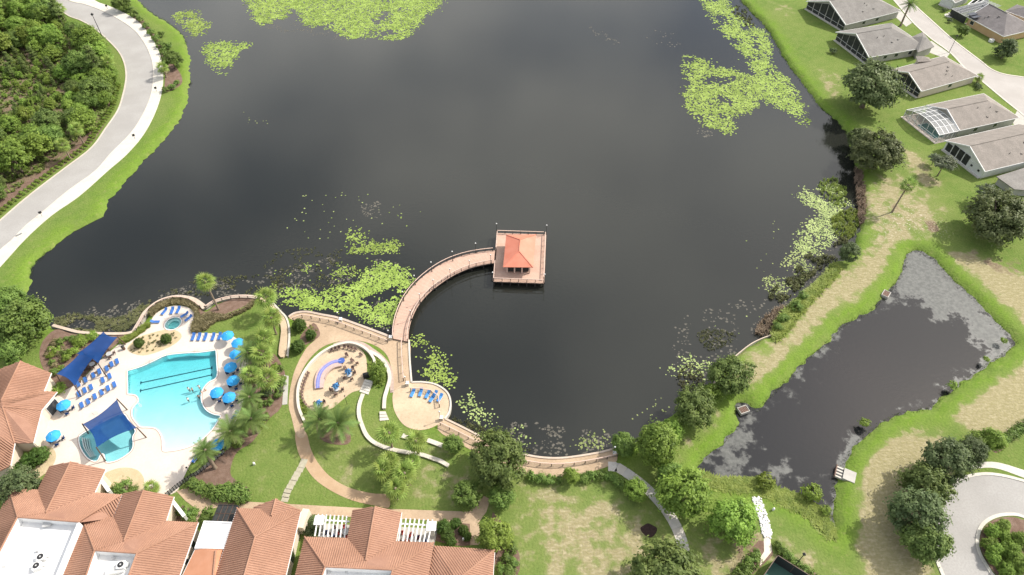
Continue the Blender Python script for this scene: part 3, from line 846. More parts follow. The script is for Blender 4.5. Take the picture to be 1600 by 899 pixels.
yN, yS = P(270, 556).y, P(280, 702).y
def floor_z(p):
    t = (p.y - yS) / (yN - yS)
    return -0.22 - 1.5 * t
def basin(poly, name, label, cat, fz, wz, water_m):
    poly = ccw(poly)
    c = sum(poly, Vector()) / len(poly)
    th = thing(name, label, cat, Vector((c.x, c.y, 0)))
    cp = offset_line(poly, -0.35, True)
    n = len(poly)
    # coping ring: pale lip inside, brick outside
    mid = offset_line(poly, -0.16, True)
    mb = MB()
    for a, b_, nm, m in ((mid, cp, 'coping', M['coping']), (poly, mid, 'lip', M['white'])):
        mb = MB()
        zt = 0.10
        vs = [(p.x, p.y, zt) for p in a] + [(p.x, p.y, zt) for p in b_] + [(p.x, p.y, -0.25) for p in a] + [(p.x, p.y, -0.25) for p in b_]
        fs = []
        for i in range(n):
            j = (i + 1) % n
            fs += [(i, n + i, n + j, j), (2 * n + i, i, j, 2 * n + j), (n + i, 3 * n + i, 3 * n + j, n + j)]
        mb.add(vs, fs).build(nm, m, th)
    # shell: wall and floor
    tris = tessellate_polygon([[Vector((p.x, p.y, 0)) for p in poly]])
    vs = [(p.x, p.y, 0.0) for p in poly] + [(p.x, p.y, fz(p)) for p in poly]
    fs = [(i, (i + 1) % n, n + (i + 1) % n, n + i) for i in range(n)] + [tuple(n + i for i in t) for t in tris]
    MB().add(vs, fs).build('shell', M['plaster'], th)
    q = offset_line(poly, 0.02, True)
    vs = [(p.x, p.y, wz) for p in q] + [(p.x, p.y, fz(p) + 0.012) for p in q]
    fs = [tuple(t) for t in tris] + [tuple(n + i for i in t[::-1]) for t in tris] + [(i, n + i, n + (i + 1) % n, (i + 1) % n) for i in range(n)]
    w = MB().add(vs, fs).build('water', water_m, th)
    bm = bmesh.new(); bm.from_mesh(w.data); bmesh.ops.recalc_face_normals(bm, faces=bm.faces); bm.to_mesh(w.data); bm.free()
    return th
pool = basin(POOL, 'swimming_pool', 'large free-form swimming pool with turquoise water and lap lines', 'pool', floor_z, -0.06, M['pool_water'])
for (x0, y0, x1, y1) in ((216.5,593,327.5,568.5), (216.5,606,327.5,580)):
    a, b_ = P(x0, y0), P(x1, y1)
    a.z, b_.z = floor_z(a) + 0.05, floor_z(b_) + 0.05
    ln = MB().beam(a, b_, 0.22, 0.04)
    d = (b_ - a).normalized(); s1 = Vector((-d.y, d.x, 0))
    for e in (a, b_): ln.beam(e - s1 * 0.4 + Vector((0, 0, .005)), e + s1 * 0.4 + Vector((0, 0, .005)), 0.22, 0.04)
    ln.build('lap_line', M['lane'], pool)
splash = basin(SPLASH, 'splash_pool', 'small splash pool shaded by the square navy sail', 'pool', lambda p: -0.95, -0.06, M['pool_water'])
# wade-in steps under the splash end
for k in range(4):
    pts = [(128 + k * 3.0, 683), (131 + k * 3.0, 699), (141 + k * 2.2, 714 - k)]
    MB().wall(smooth(PP(pts, 0), False, 4), 0.16, -0.9, -0.10 - 0.12 * k).build('step', M['white'], splash)
for pts in ([(258,571),(259,565)], [(232,563),(236,560)]):
    pass
spa = basin(SPA, 'hot_tub', 'small round hot tub set in the pool deck lobe', 'hot tub', lambda p: -0.85, -0.05, M['spa_water'])
sc_ = ccw(SPA); bench = offset_line(sc_, 0.3, True)
MB().wall(bench, 0.55, -0.85, -0.42, True).build('bench', M['plaster'], spa)

# ---- handrails by the pool
def handrail(px, py, rz, label):
    t = thing('pool_handrail', label, 'handrail', P(px, py, 0.07), rz, 'pool handrails')
    for s in (-0.3, 0.3):
        MB().tube((s, 0, 0), (s, 0, 0.8), 0.03).tube((s, 0, 0.8), (s, -0.6, 0.7), 0.03).tube((s, -0.6, 0.7), (s, -0.75, -0.1), 0.03).build('tube', M['grey_metal'], t, local=True)
handrail(236, 563.5, 0.5, 'steel grab rail pair on the long upper pool edge, left one')
handrail(307, 548.5, 0.1, 'steel grab rail pair on the upper pool edge near its right corner')
handrail(148, 645, 0.8, 'steel grab rail pair at the deck beside the splash pool')

# ================================================================== LAKE WALLS, RAILINGS
def railing(name, label, line, base_z, h=1.05, gap=2.2, m_post=None, m_rail=None, wall_h=0.0, rails=3, closed=False):
    line = resample(line, gap)
    c = line[len(line) // 2]
    t = thing(name, label, 'railing', Vector((c.x, c.y, base_z)))
    m_post = m_post or M['rail_dark']; m_rail = m_rail or M['rail_light']
    pm_ = MB().box((0, 0, h / 2), (0.13, 0.13, h)).mesh('post', m_post)
    for p in line:
        link('post', pm_, t, Vector((p.x - c.x, p.y - c.y, 0)))
    q = [Vector((p.x, p.y, base_z)) for p in line]
    MB().wall(q, 0.16, base_z + h, base_z + h + 0.07).build('top_rail', m_rail, t)
    for k in range(rails):
        z = base_z + h * (0.15 + 0.7 * k / max(1, rails - 1))
        MB().wall(q, 0.04, z, z + 0.045).build('mid_rail', m_post, t)
    return t

def seawall(label, pts, z0, z1, w=0.5, m=None, n=4):
    line = smooth(PP(pts, z1), False, n)
    c = line[len(line) // 2]
    t = thing('lake_wall', label, 'retaining wall', Vector((c.x, c.y, z0)))
    MB().wall(line, w * 0.75, z0, z1 - 0.12).build('wall_face', M['concrete_grey'], t)
    MB().wall(line, w, z1 - 0.12, z1).build('wall_cap', m or M['whitewall'], t)
    return line
cap_tan = mat('tan_cap', (0.46, 0.37, 0.29), (0.52, 0.43, 0.35), 0.8, 0.85)
l1 = seawall('low curved tan wall between lake and planting beside the blue shade sails', [(82,508),(100,513),(125,519),(160,521),(195,521),(210,517)], -2.4, 0.25, 0.7, cap_tan)
l2 = seawall('curved tan lake wall wrapping the hot tub lobe', [(210,517),(219,502),(229,486),(249,471),(274,464),(299,467),(313,475),(320,481)], -2.4, 0.3, 1.2, cap_tan)
l3 = seawall('curved tan lake wall beyond the tall leaning palm', [(320,481),(335,471),(363,464),(385,463),(405,465)], -2.4, 0.3, 1.0, cap_tan)
l4 = seawall('pale cap wall along the promenade edge up to the boardwalk', [(451,495),(461,489),(479,487),(500,491),(530,497),(567,510),(594,520),(612,527)], -2.4, 0.22, 0.55, M['paver_edge'])
l5 = seawall('white cap wall below the boardwalk along the straight terrace edge', [(639,531),(640,560),(643,597)], -2.4, 0.24, 0.36)
l6 = seawall('white rounded cap wall around the circular lakeside terrace', [(643,597),(663,597),(682,601),(698,612),(704,627),(702,643),(695,654)], -2.4, 0.24, 0.36)
l7 = seawall('long curved cap wall of the lakeside walk', [(695,654),(722,667),(755,684),(795,704),(824,711),(850,715),(878,715.5),(907,712),(936,707),(960,701)], -2.4, 0.22, 0.4, cap_tan)
l8 = seawall('narrow pale bulkhead on the grass bank by the two round trees', [(1085,622),(1100,616),(1115,599),(1143,563),(1158,549),(1174,537),(1190,529),(1206,523)], -2.4, 0.05, 0.2, cap_tan)
l9 = seawall('white masonry wall edging the palm walk left of the clipped bushes', [(426,473),(438,486),(448,498),(452,520),(449,556)], -2.4, 0.62, 0.4)
railing('lake_railing', 'dark post railing on the wall around the hot tub', offset_line(l2, -0.7), 0.3, 0.9, 2.0)
railing('lake_railing', 'dark post railing on the wall behind the leaning palm', offset_line(l3, -0.6), 0.3, 0.9, 2.0)
railing('lake_railing', 'railing set back along the promenade edge left of the boardwalk', offset_line(l4, -1.7), 0.05)
railing('lake_railing', 'railing along the straight terrace edge below the boardwalk', offset_line(l5, -1.6), 0.05)
railing('lake_railing', 'railing curving round the circular terrace by the blue loungers', offset_line(l6, -2.2), 0.05)
railing('lake_railing', 'railing following the long lakeside walk', offset_line(l7, -1.7), 0.05)

# ================================================================== BOARDWALK AND PAVILION
BZ = 0.45
OUT = [(613,529),(614,512),(619,492),(629,469),(645,447),(667,427),(692,411),(720,400),(748,394),(776,391)]
INN = [(638,534),(639,516),(644,497),(654,477),(670,458),(690,442),(713,428),(738,418),(760,413),(774,411)]
bo, bi = (smooth(PP(q, BZ), False, 5) for q in (OUT, INN))
cB = P(650, 470, BZ)
bw = thing('boardwalk', 'curved pinkish boardwalk on piles leading to the lake pavilion', 'boardwalk', Vector((cB.x, cB.y, 0)))
n_b = len(bo)
# deck boards, one by one across the walk
planks = [mat('deck_board_' + w, c1, c2, 0.7, 0.8, (0.44, 0.29, 0.22)) for w, c1, c2 in (('rose', (0.47, 0.305, 0.23), (0.53, 0.36, 0.28)), ('buff', (0.50, 0.34, 0.26), (0.55, 0.385, 0.30)), ('pale', (0.48, 0.325, 0.245), (0.54, 0.375, 0.285)))]
bof, bif = smooth(bo, False, 4), smooth(bi, False, 4)
for k in range(len(bof) - 1):
    a, b_, c_, d_ = bof[k], bof[k + 1], bif[k + 1], bif[k]
    g = 0.02
    q = [a.lerp(b_, g), a.lerp(b_, 1 - g), d_.lerp(c_, 1 - g), d_.lerp(c_, g)]
    MB().prism(q, BZ - 0.12, BZ).build('deck_board', planks[(k * 5 + k // 4) % 3], bw)
for l, s in ((bo, 0.25), (bi, -0.25)):
    ll = offset_line(l, -s if l is bo else -s)
    MB().wall([Vector((p.x, p.y, 0)) for p in ll], 0.3, BZ - 0.55, BZ - 0.13).build('stringer', M['pile'], bw)
pile_m = MB().tube((0, 0, -2.6), (0, 0, 0), 0.17, n=7).mesh('pile', M['pile'])
def pile(p, parent, z):
    o = world_origin(parent)
    link('pile', pile_m, parent, Vector((p.x - o.x, p.y - o.y, z - o.z)))
for k in range(3, n_b, 4):
    for l in (bo, bi):
        pile(l[k] * 0.93 + (bo[k] if l is bi else bi[k]) * 0.07, bw, BZ - 0.1)
railing('boardwalk_railing', 'dark post railing with pale top on the outer side of the boardwalk', offset_line(bo, -0.15), BZ, 1.0, 2.0)
railing('boardwalk_railing', 'dark post railing with pale top on the inner side of the boardwalk', offset_line(bi, 0.15), BZ, 1.0, 2.0)

# pavilion platform
pc = PP([(776,364),(853.5,366.5),(850.5,443),(770,440)], BZ)
cP = sum(pc, Vector()) / 4
plat = thing('pavilion_platform', 'square timber platform standing in the lake at the boardwalk end', 'platform', Vector((cP.x, cP.y, 0)))
# boards
ux = (pc[1] - pc[0]); nbd = 44
for k in range(nbd):
    t0, t1 = (k + 0.02) / nbd, (k + 0.98) / nbd
    q = [pc[0].lerp(pc[3], t0), pc[1].lerp(pc[2], t0), pc[1].lerp(pc[2], t1), pc[0].lerp(pc[3], t1)]
    MB().prism(q, BZ - 0.12, BZ).build('deck_board', planks[(k * 3 + k // 5) % 3], plat)
fr = inset(pc, 0.25)
MB().wall([Vector((p.x, p.y, 0)) for p in fr], 0.35, BZ - 0.6, BZ - 0.13, True).build('rim_beam', M['pile'], plat)
for i in range(4):
    a, b_ = fr[i], fr[(i + 1) % 4]
    for k in range(6):
        pile(a.lerp(b_, k / 6), plat, BZ - 0.1)
sides = [(0, 1, 'far'), (1, 2, 'right'), (2, 3, 'near'), (3, 0, 'left')]
ins = inset(ccw(pc), 0.2)
def near_corner(q): return min(ins, key=lambda p: (p - q).length)
for i, j, w in sides:
    a, b_ = near_corner(pc[i]), near_corner(pc[j])
    if w == 'left':
        e0, e1 = P(776.5, 391, BZ), P(774, 411, BZ)
        railing('platform_railing', 'short railing on the left side of the pavilion platform, near end', [a, a.lerp(b_, ((e1 - pc[3]).length) / (pc[0] - pc[3]).length)], BZ, 1.0, 2.0)
        railing('platform_railing', 'short railing on the left side of the pavilion platform, far end', [b_.lerp(a, ((e0 - pc[0]).length) / (pc[0] - pc[3]).length), b_], BZ, 1.0, 2.0)
    else:
        railing('platform_railing', 'railing along the %s side of the pavilion platform' % w, [a, b_], BZ, 1.0, 2.0)
# pavilion
EZ, RZ = BZ + 2.9, BZ + 4.7
e = PP([(791,367),(837.5,367),(833,418),(786,417.5)], EZ)
ce = sum(e, Vector()) / 4
pav = thing('lake_pavilion', 'open pavilion with coral red hipped metal roof on the lake platform', 'pavilion', Vector((ce.x, ce.y, BZ)))
wdt = (e[1] - e[0]).length; ln_ = (e[3] - e[0]).length
ax = ((e[3] + e[2]) / 2 - (e[0] + e[1]) / 2).normalized()
r0 = (e[0] + e[1]) / 2 + ax * wdt * 0.5; r1 = (e[3] + e[2]) / 2 - ax * wdt * 0.5
r0.z = r1.z = RZ
roofm = [('roof_panel', [e[0], e[1], r0]), ('roof_panel', [e[1], e[2], r1, r0]), ('roof_panel', [e[2], e[3], r1]), ('roof_panel', [e[3], e[0], r0, r1])]
th_ = Vector((0, 0, 0.12))
for nm, f in roofm:
    n = len(f)
    mb = MB().add([p for p in f] + [p - th_ for p in f], [tuple(range(n)), tuple(range(2 * n - 1, n - 1, -1))] + [(i, n + i, n + (i + 1) % n, (i + 1) % n) for i in range(n)])
    rp = mb.build(nm, M['metal_red'], pav)
    bm = bmesh.new(); bm.from_mesh(rp.data); bmesh.ops.recalc_face_normals(bm, faces=bm.faces); bm.to_mesh(rp.data); bm.free()
for a, b_ in ((r0, r1), (r0, e[0]), (r0, e[1]), (r1, e[2]), (r1, e[3])):
    up = Vector((0, 0, 0.04))
    MB().beam(a + up, b_ + up, 0.16, 0.08).build('ridge_cap', M['metal_red'], pav)
fl = inset(ccw([Vector((p.x, p.y, BZ)) for p in e]), 0.9)
cm = MB().box((0, 0, 1.5), (0.35, 0.35, 3.0)).mesh('column', M['rail_light'])
for i in range(4):
    a, b_ = fl[i], fl[(i + 1) % 4]
    for k in range(3):
        p = a.lerp(b_, k / 3)
        link('column', cm, pav, Vector((p.x - ce.x, p.y - ce.y, 0)))
MB().wall([Vector((p.x, p.y, 0)) for p in fl], 0.3, EZ - 0.5, EZ - 0.14, True).build('eave_beam', M['rail_light'], pav)
MB().wall([Vector((p.x, p.y, 0)) for p in inset(fl, 0.25)], 0.06, BZ + 0.25, BZ + 1.9, True).build('screen_panel', M['screen'], pav)
bl = inset(fl, 1.0)
for i in range(4):
    a, b_ = bl[i].lerp(bl[(i + 1) % 4], 0.15), bl[i].lerp(bl[(i + 1) % 4], 0.85)
    MB().beam(a + Vector((0, 0, .45)), b_ + Vector((0, 0, .45)), 0.5, 0.1).beam(a + Vector((0, 0, .2)), b_ + Vector((0, 0, .2)), 0.15, 0.4).build('bench', M['timber'], pav)

# ================================================================== LAMP POSTS
lp_pole = MB().tube((0, 0, 0), (0, 0, 0.5), 0.14, 0.09, 8).tube((0, 0, 0.5), (0, 0, 3.05), 0.06, 0.045, 6).mesh('pole', M['black'])
lp_globe = MB().ball((0, 0, 3.24), 0.18, 10, 7).mesh('globe', M['globe'], True)
lp_neck = MB().tube((0, 0, 3.0), (0, 0, 3.1), 0.12, 0.12, 8).mesh('collar', M['black'])
def globe_lamp(p, label, group='globe lamps by the lake', s=1.0):
    t = thing('globe_lamp_post', label, 'lamp post', p, 0, group); t.scale = (s, s, s)
    link('pole', lp_pole, t); link('globe', lp_globe, t); link('collar', lp_neck, t)
TENS = ['thirtieth', 'fortieth', 'fiftieth', 'sixtieth', 'seventieth']
OR = ['first', 'second', 'third', 'fourth', 'fifth', 'sixth', 'seventh', 'eighth', 'ninth', 'tenth', 'eleventh', 'twelfth', 'thirteenth', 'fourteenth', 'fifteenth', 'sixteenth', 'seventeenth', 'eighteenth', 'nineteenth', 'twentieth', 'twenty-first', 'twenty-second', 'twenty-third', 'twenty-fourth', 'twenty-fifth', 'twenty-sixth', 'twenty-seventh', 'twenty-eighth', 'twenty-ninth', 'thirtieth'] 
for q, w in enumerate(('thirty', 'forty', 'fifty', 'sixty', 'seventy')):
    if q: OR.append(TENS[q])
    OR += [w + '-' + o for o in OR[:9]]
for k, (x, y) in enumerate([(767,413),(734,422),(704,435),(678,452),(657,474),(643,500)]):
    globe_lamp(P(x, y, BZ), 'thin globe lamp on the inner boardwalk rail, %s from the pavilion' % OR[k])
for k, (x, y) in enumerate([(743.6,397.5),(707.6,410.5),(675,427),(649,448),(631,473)]):
    globe_lamp(P(x, y - 2.5, BZ), 'thin globe lamp on the outer boardwalk rail, %s from the pavilion' % OR[k])
for p, w in zip(pc, ('far left', 'far right', 'near right', 'near left')):
    globe_lamp(Vector((p.x, p.y, BZ - 0.1)), 'globe lamp on the %s corner of the pavilion platform' % w)
for (x, y, w) in ((531,503,'midway along the promenade railing'), (609,531,'where the promenade meets the boardwalk'), (635,603,'between straight terrace edge and round terrace'), (688,657,'at the lower end of the round terrace'), (958,712,'at the right end of the lakeside walk')):
    globe_lamp(P(x, y, 0.05), 'globe lamp post %s' % w)
    c0 = P(x, y, 0.05)
    t = thing('lamp_plinth', 'white masonry plinth of the lamp %s' % w, 'plinth', c0 + Vector((0.25, 0.15, 0)), 0, 'lamp plinths')
    MB().box((0, 0, 0.45), (0.6, 0.6, 0.9)).build('shaft', M['whitewall'], t, local=True)
    MB().box((0, 0, 0.95), (0.72, 0.72, 0.1)).build('cap', M['white'], t, local=True)
st_pole = MB().tube((0, 0, 0), (0, 0, 6.0), 0.1, 0.06, 7).mesh('pole', M['black'])
st_head = MB().box((0, 0, 6.15), (0.45, 0.45, 0.35)).tube((0, 0, 6.3), (0, 0, 6.55), 0.25, 0.03, 8).mesh('lantern', M['black'])
def street_lamp(x, y, s, label):
    t = thing('street_lamp', label, 'street lamp', P(x, y), 0, 'black street lamps'); t.scale = (s, s, s)
    link('pole', st_pole, t); link('lantern', st_head, t)
street_lamp(161, 60, 1.45, 'tall black street lamp on the grass verge inside the road bend')
street_lamp(1483, 82, 1.0, 'black street lamp at the residential street kerb beside a roof')
street_lamp(302, 746, 0.62, 'short black lamp at the lower right corner of the pool deck')
street_lamp(542.5, 632, 0.5, 'short black lamp on the lawn edge below the circular patio')
street_lamp(1241, 886, 0.9, 'black court light behind the tennis court fence')
for x, y, w in ((66,338,'lowest one, beside the gutter grate'), (211,217,'at the middle of the straight stretch'), (245,143,'at the tip of the bend by the shrubs'), (168,14,'topmost one, on the outer pavement')):
    t = thing('road_sign', 'dark sign on the lakeside pavement, %s' % w, 'sign', P(x, y, 0.1), 0.6, 'signs along the lakeside pavement')
    MB().tube((0, 0, 0), (0, 0, 1.3), 0.05).build('post', M['black'], t, local=True)
    MB().box((0, 0.06, 1.25), (0.75, 0.06, 0.7)).build('panel', M['black'], t, local=True)
# ================================================================== BUILDINGS
def ribs(face, spacing=0.38, w=0.27, h=0.085):
    """barrel-tile rows running down one sloping roof face"""
    mb = MB()
    nrm = Vector((0, 0, 0))
    for i in range(len(face)):
        a, b_ = face[i], face[(i + 1) % len(face)]
        nrm += Vector(((a.y - b_.y) * (a.z + b_.z), (a.z - b_.z) * (a.x + b_.x), (a.x - b_.x) * (a.y + b_.y)))
    nrm.normalize()
    if nrm.z < 0: nrm = -nrm
    dn = Vector((0, 0, -1)); dn = dn - nrm * dn.dot(nrm)
    if dn.length < 1e-3: return mb
    dn.normalize(); hz = nrm.cross(dn).normalized()
    o = face[0]
    uv = [((p - o).dot(hz), (p - o).dot(dn), (p - o).dot(nrm)) for p in face]
    u0, u1 = min(q[0] for q in uv), max(q[0] for q in uv)
    # plane correction for faces that are slightly warped is ignored: rows sit on the mean plane
    mean = sum(q[2] for q in uv) / len(uv)
    u = u0 + spacing * 0.6
    while u < u1:
        xs = []
        for i in range(len(uv)):
            a, b_ = uv[i], uv[(i + 1) % len(uv)]
            if (a[0] > u) != (b_[0] > u):
                t = (u - a[0]) / (b_[0] - a[0])
                xs.append((a[1] + t * (b_[1] - a[1]), a[2] + t * (b_[2] - a[2])))
        xs.sort()
        for (v0, n0), (v1, n1) in zip(xs[::2], xs[1::2]):
            if v1 - v0 < 0.3: continue
            q0, q1 = o + hz * u + dn * (v0 + 0.04) + nrm * (n0 + 0.004), o + hz * u + dn * (v1 - 0.01) + nrm * (n1 + 0.004)
            vs = []
            for q in (q0, q1):
                vs += [q - hz * w / 2, q - hz * w / 4 + nrm * h, q + hz * w / 4 + nrm * h, q + hz * w / 2]
            mb.add(vs, [(0, 4, 5, 1), (1, 5, 6, 2), (2, 6, 7, 3), (0, 1, 2, 3), (7, 6, 5, 4)])
        u += spacing
    return mb

def tile_roof(parent, V, faces, ridges=(), gutters=(), thick=0.22, rib=True, m=None, mr=None):
    """V: name -> (px, py, z) surveyed roof corners; faces: strings of corner names"""
    W = {k: P(*v) for k, v in V.items()}
    for f in faces:
        pts = [W[k] for k in f.split()]
        n = len(pts)
        nz = sum((a.x - b_.x) * (a.y + b_.y) for a, b_ in zip(pts, pts[1:] + pts[:1]))
        if nz < 0: pts = pts[::-1]
        down = Vector((0, 0, thick))
        mb = MB().add(pts + [p - down for p in pts], [tuple(range(n)), tuple(range(2 * n - 1, n - 1, -1))] + [(i, n + i, n + (i + 1) % n, (i + 1) % n) for i in range(n)])
        sl_ = mb.build('roof_slope', m or M['tile'], parent)
        if rib:
            rb = ribs(pts)
            if rb.f:
                ro = rb.build('tile_rows', mr or M['tile_rib'], sl_)
                ro['kind'] = 'stuff'
    for r in ridges:
        a, b_ = (W[k] for k in r.split())
        up = Vector((0, 0, 0.08))
        MB().tube(a + up, b_ + up, 0.16, n=6).build('ridge_cap', mr or M['tile_rib'], parent)
    for g in gutters:
        a, b_ = (W[k] for k in g.split())
        MB().beam(a - Vector((0, 0, 0.12)), b_ - Vector((0, 0, 0.12)), 0.16, 0.2).build('gutter', M['white'], parent)
    return W

def walls(parent, pts, z0, z1, d, m, name='wall'):
    q = inset(ccw(pts), d)
    n = len(q)
    for i in range(n):
        a, b_ = q[i], q[(i + 1) % n]
        t = (b_ - a); t.z = 0
        if t.length < 0.4: continue
        MB().beam(Vector((a.x, a.y, (z0 + z1) / 2)), Vector((b_.x, b_.y, (z0 + z1) / 2)), 0.25, z1 - z0).build(name, m, parent)
    return q

def wall_box(parent, a, b_, u0, u1, z0, z1, m, name, proud=0.16, depth=0.08):
    """panel (window, door, screen) on the wall from a to b, between fractions u0..u1"""
    p, q = a.lerp(b_, u0), a.lerp(b_, u1)
    d = (q - p); d.z = 0; d.normalize()
    nrm = Vector((d.y, -d.x, 0))
    c0 = Vector((p.x, p.y, (z0 + z1) / 2)) + nrm * proud; c1 = Vector((q.x, q.y, (z0 + z1) / 2)) + nrm * proud
    return MB().beam(c0, c1, depth, z1 - z0).build(name, m, parent)

def window(parent, a, b_, u0, u1, z0, z1):
    w = wall_box(parent, a, b_, u0, u1, z0, z1, M['white'], 'window', 0.12, 0.08)
    L = (b_ - a).length
    e = 0.08 / L
    wall_box(w, a, b_, u0 + e, u1 - e, z0 + 0.08, z1 - 0.08, M['glass'], 'pane', 0.15, 0.06)
    return w

def mid(W, ks):
    c = Vector()
    for k in ks: c += W[k]
    return c / len(ks)

# ---------- clubhouse, west block with two roof wells and two north gables
E, T = 4.4, 6.7
V = dict(w0=(15,764,E), v1l=(59,765.3,E), n1=(190.4,773,E), i0=(27.7,808.5,T), i1=(122.5,816,T), w1=(-46,905,E), i3=(-26,912,T), i2=(86,905,T),
 g1l=(77.5,728.3,E), g1r=(165,733.6,E), g1t=(110.7,722,T-0.2), g1v=(72,801.8,T-0.2), g1b=(148,769.7,E),
 x1=(177,809,E), p0=(128.4,808,E+0.3), pw=(84,905,E+0.3), j0=(148,860.5,T), j1=(214.3,865,T), j3=(133,905,T), j2=(199.5,905,T),
 g2l=(192.6,770.8,E), g2t=(224.7,766,T-0.2), g2r=(271.8,776.4,E), g2b=(259.4,814,E), g2v=(194,845.6,T-0.2), v2l=(178,808.5,E+0.3), n2=(309.7,816.6,E), e2=(278.5,905,E))
cB1 = P(150, 850, 0)
club = thing('clubhouse', 'large clubhouse with terracotta tile roofs and two white roof wells', 'building', cB1)
W = tile_roof(club, V, ['w0 v1l g1v i0', 'g1v g1b n1 i1 i0', 'w0 i0 i3 w1', 'n1 x1 p0 i1',
  'g1l g1t g1v v1l', 'g1t g1r g1b g1v', 'p0 v2l g2v j0', 'g2v g2b n2 j1 j0', 'p0 j0 j3 pw', 'n2 e2 j2 j1', 'g2l g2t g2v v2l', 'g2t g2r g2b g2v'],
  ['g1t g1v', 'w0 i0', 'n1 i1', 'p0 j0', 'g2t g2v', 'n2 j1', 'i0 i1', 'j0 j1', 'i0 i3', 'j0 j3', 'j1 j2'], ['g1r g1b', 'n1 x1', 'g2r g2b', 'n2 e2'])
def well(parent, ks, W, drop=1.6):
    q = [W[k] for k in ks]
    for i in range(len(q)):
        a, b_ = q[i], q[(i + 1) % len(q)]
        zz = (a.z + b_.z) / 2
        MB().beam(Vector((a.x, a.y, zz - drop / 2 + 0.02)), Vector((b_.x, b_.y, zz - drop / 2 + 0.02)), 0.24, drop).build('parapet', M['membrane'], parent)
    MB().prism([Vector((p.x, p.y, 0)) for p in q], q[0].z - drop - 0.3, q[0].z - drop).build('flat_roof', M['membrane'], parent)
    return q[0].z - drop
zf1 = well(club, ('i0', 'i1', 'i2', 'i3'), W); zf2 = well(club, ('j0', 'j1', 'j2', 'j3'), W)
foot = [W[k] for k in ('w0', 'v1l')] + [W['g1l'], W['g1r'], W['g1b'], W['n1'], W['x1'], W['v2l'], W['g2l'], W['g2r'], W['g2b'], W['n2'], W['e2'], W['w1']]
walls(club, [Vector((p.x, p.y, 0)) for p in foot], 0, E - 0.25, 0.6, M['stucco'])
for gl, gt, gr in (('g1l', 'g1t', 'g1r'), ('g2l', 'g2t', 'g2r')):
    back = Vector((0, -0.6, 0))
    a, t_, b_ = W[gl] + back, W[gt] + back, W[gr] + back
    dz = Vector((0, 0, 0.25)); th2 = Vector((0, -0.2, 0))
    MB().add([a - dz, b_ - dz, t_ - dz, a - dz + th2, b_ - dz + th2, t_ - dz + th2], [(0, 2, 1), (3, 4, 5), (0, 1, 4, 3), (1, 2, 5, 4), (2, 0, 3, 5)]).build('gable', M['stucco'], club)
# white buttress walls that stick out right of each gable
for x, y, rz in ((168, 762, -0.75), (283, 800, -0.75)):
    p = P(x, y, 1.2)
    MB().box(p + Vector((0, 0, 0.3)), (4.6, 0.45, 3.0), rz).build('porch_wall', M['stucco_white'], club)
    MB().box(p + Vector((0, 0, 1.86)), (4.8, 0.6, 0.12), rz).build('wall_coping', M['white'], club)
window(club, W['n2'] + Vector((-.6, 0, -E)), W['e2'] + Vector((-.6, 0, -E)), 0.36, 0.5, 1.4, 3.4) if False else None
a, b_ = W['e2'].copy(), W['n2'].copy(); a.z = b_.z = 0; a.x -= 0.6; b_.x -= 0.6
window(club, a, b_, 0.62, 0.74, 1.5, 3.6)
window(club, a, b_, 0.30, 0.42, 1.5, 3.6)
# rooftop condensers
def condenser(x, y, zf, rz, label, two=True):
    p = P(x, y, zf + 0.9); p.z = zf
    t = thing('rooftop_condenser', label, 'air conditioner', p, rz, 'rooftop air conditioners')
    MB().box((0, 0, 0.5), (1.25, 1.25, 0.9)).build('cabinet', M['white'], t, local=True)
    MB().tube((0, 0, 0.95), (0, 0, 1.02), 0.5, 0.5, 14).build('fan_guard', M['black'], t, local=True)
    MB().tube((0, 0, 1.02), (0, 0, 1.05), 0.14, 0.14, 8).build('fan_hub', M['grey_metal'], t, local=True)
    MB().box((0.8, 0.1, 0.25), (0.35, 0.7, 0.4)).build('line_box', M['grey_metal'], t, local=True)
condenser(63, 870, zf1, 0.4, 'upper round-fan air conditioner in the left white roof well')
condenser(56.5, 884, zf1, 0.4, 'lower round-fan air conditioner in the left white roof well')
condenser(188.5, 882.5, zf2, 0.1, 'lone air conditioner in the right white roof well')
def small_roof(x, y, zf, size, m, name, label, cat):
    p = P(x, y, zf + 0.2); p.z = zf
    t = thing(name, label, cat, p, 0.2, 'small fittings on the white roofs')
    MB().box((0, 0, size[2] / 2), size).build('body', M[m], t, local=True)
    MB().box((0, 0, size[2] + 0.04), (size[0] * 1.15, size[1] * 1.15, 0.08)).build('cap', M['grey_metal'], t, local=True)
small_roof(75, 820, zf1, (1.2, 0.9, 0.6), 'grey_metal', 'roof_vent', 'square grey vent at the top of the left white roof well', 'roof vent')
small_roof(59, 861, zf1, (0.4, 0.4, 0.4), 'grey_metal', 'roof_vent', 'tiny grey vent above the paired air conditioners', 'roof vent')
small_roof(9, 882, zf1, (0.3, 0.9, 0.5), 'grey_metal', 'roof_vent', 'slim grey pipe hood at the left of the white roof well', 'roof vent')
small_roof(181, 893, zf2, (2.6, 0.9, 0.5), 'white', 'roof_duct', 'white duct box below the lone air conditioner', 'duct')
small_roof(177, 873, zf2, (0.5, 0.3, 0.4), 'grey_metal', 'roof_vent', 'small grey vent above the lone air conditioner', 'roof vent')

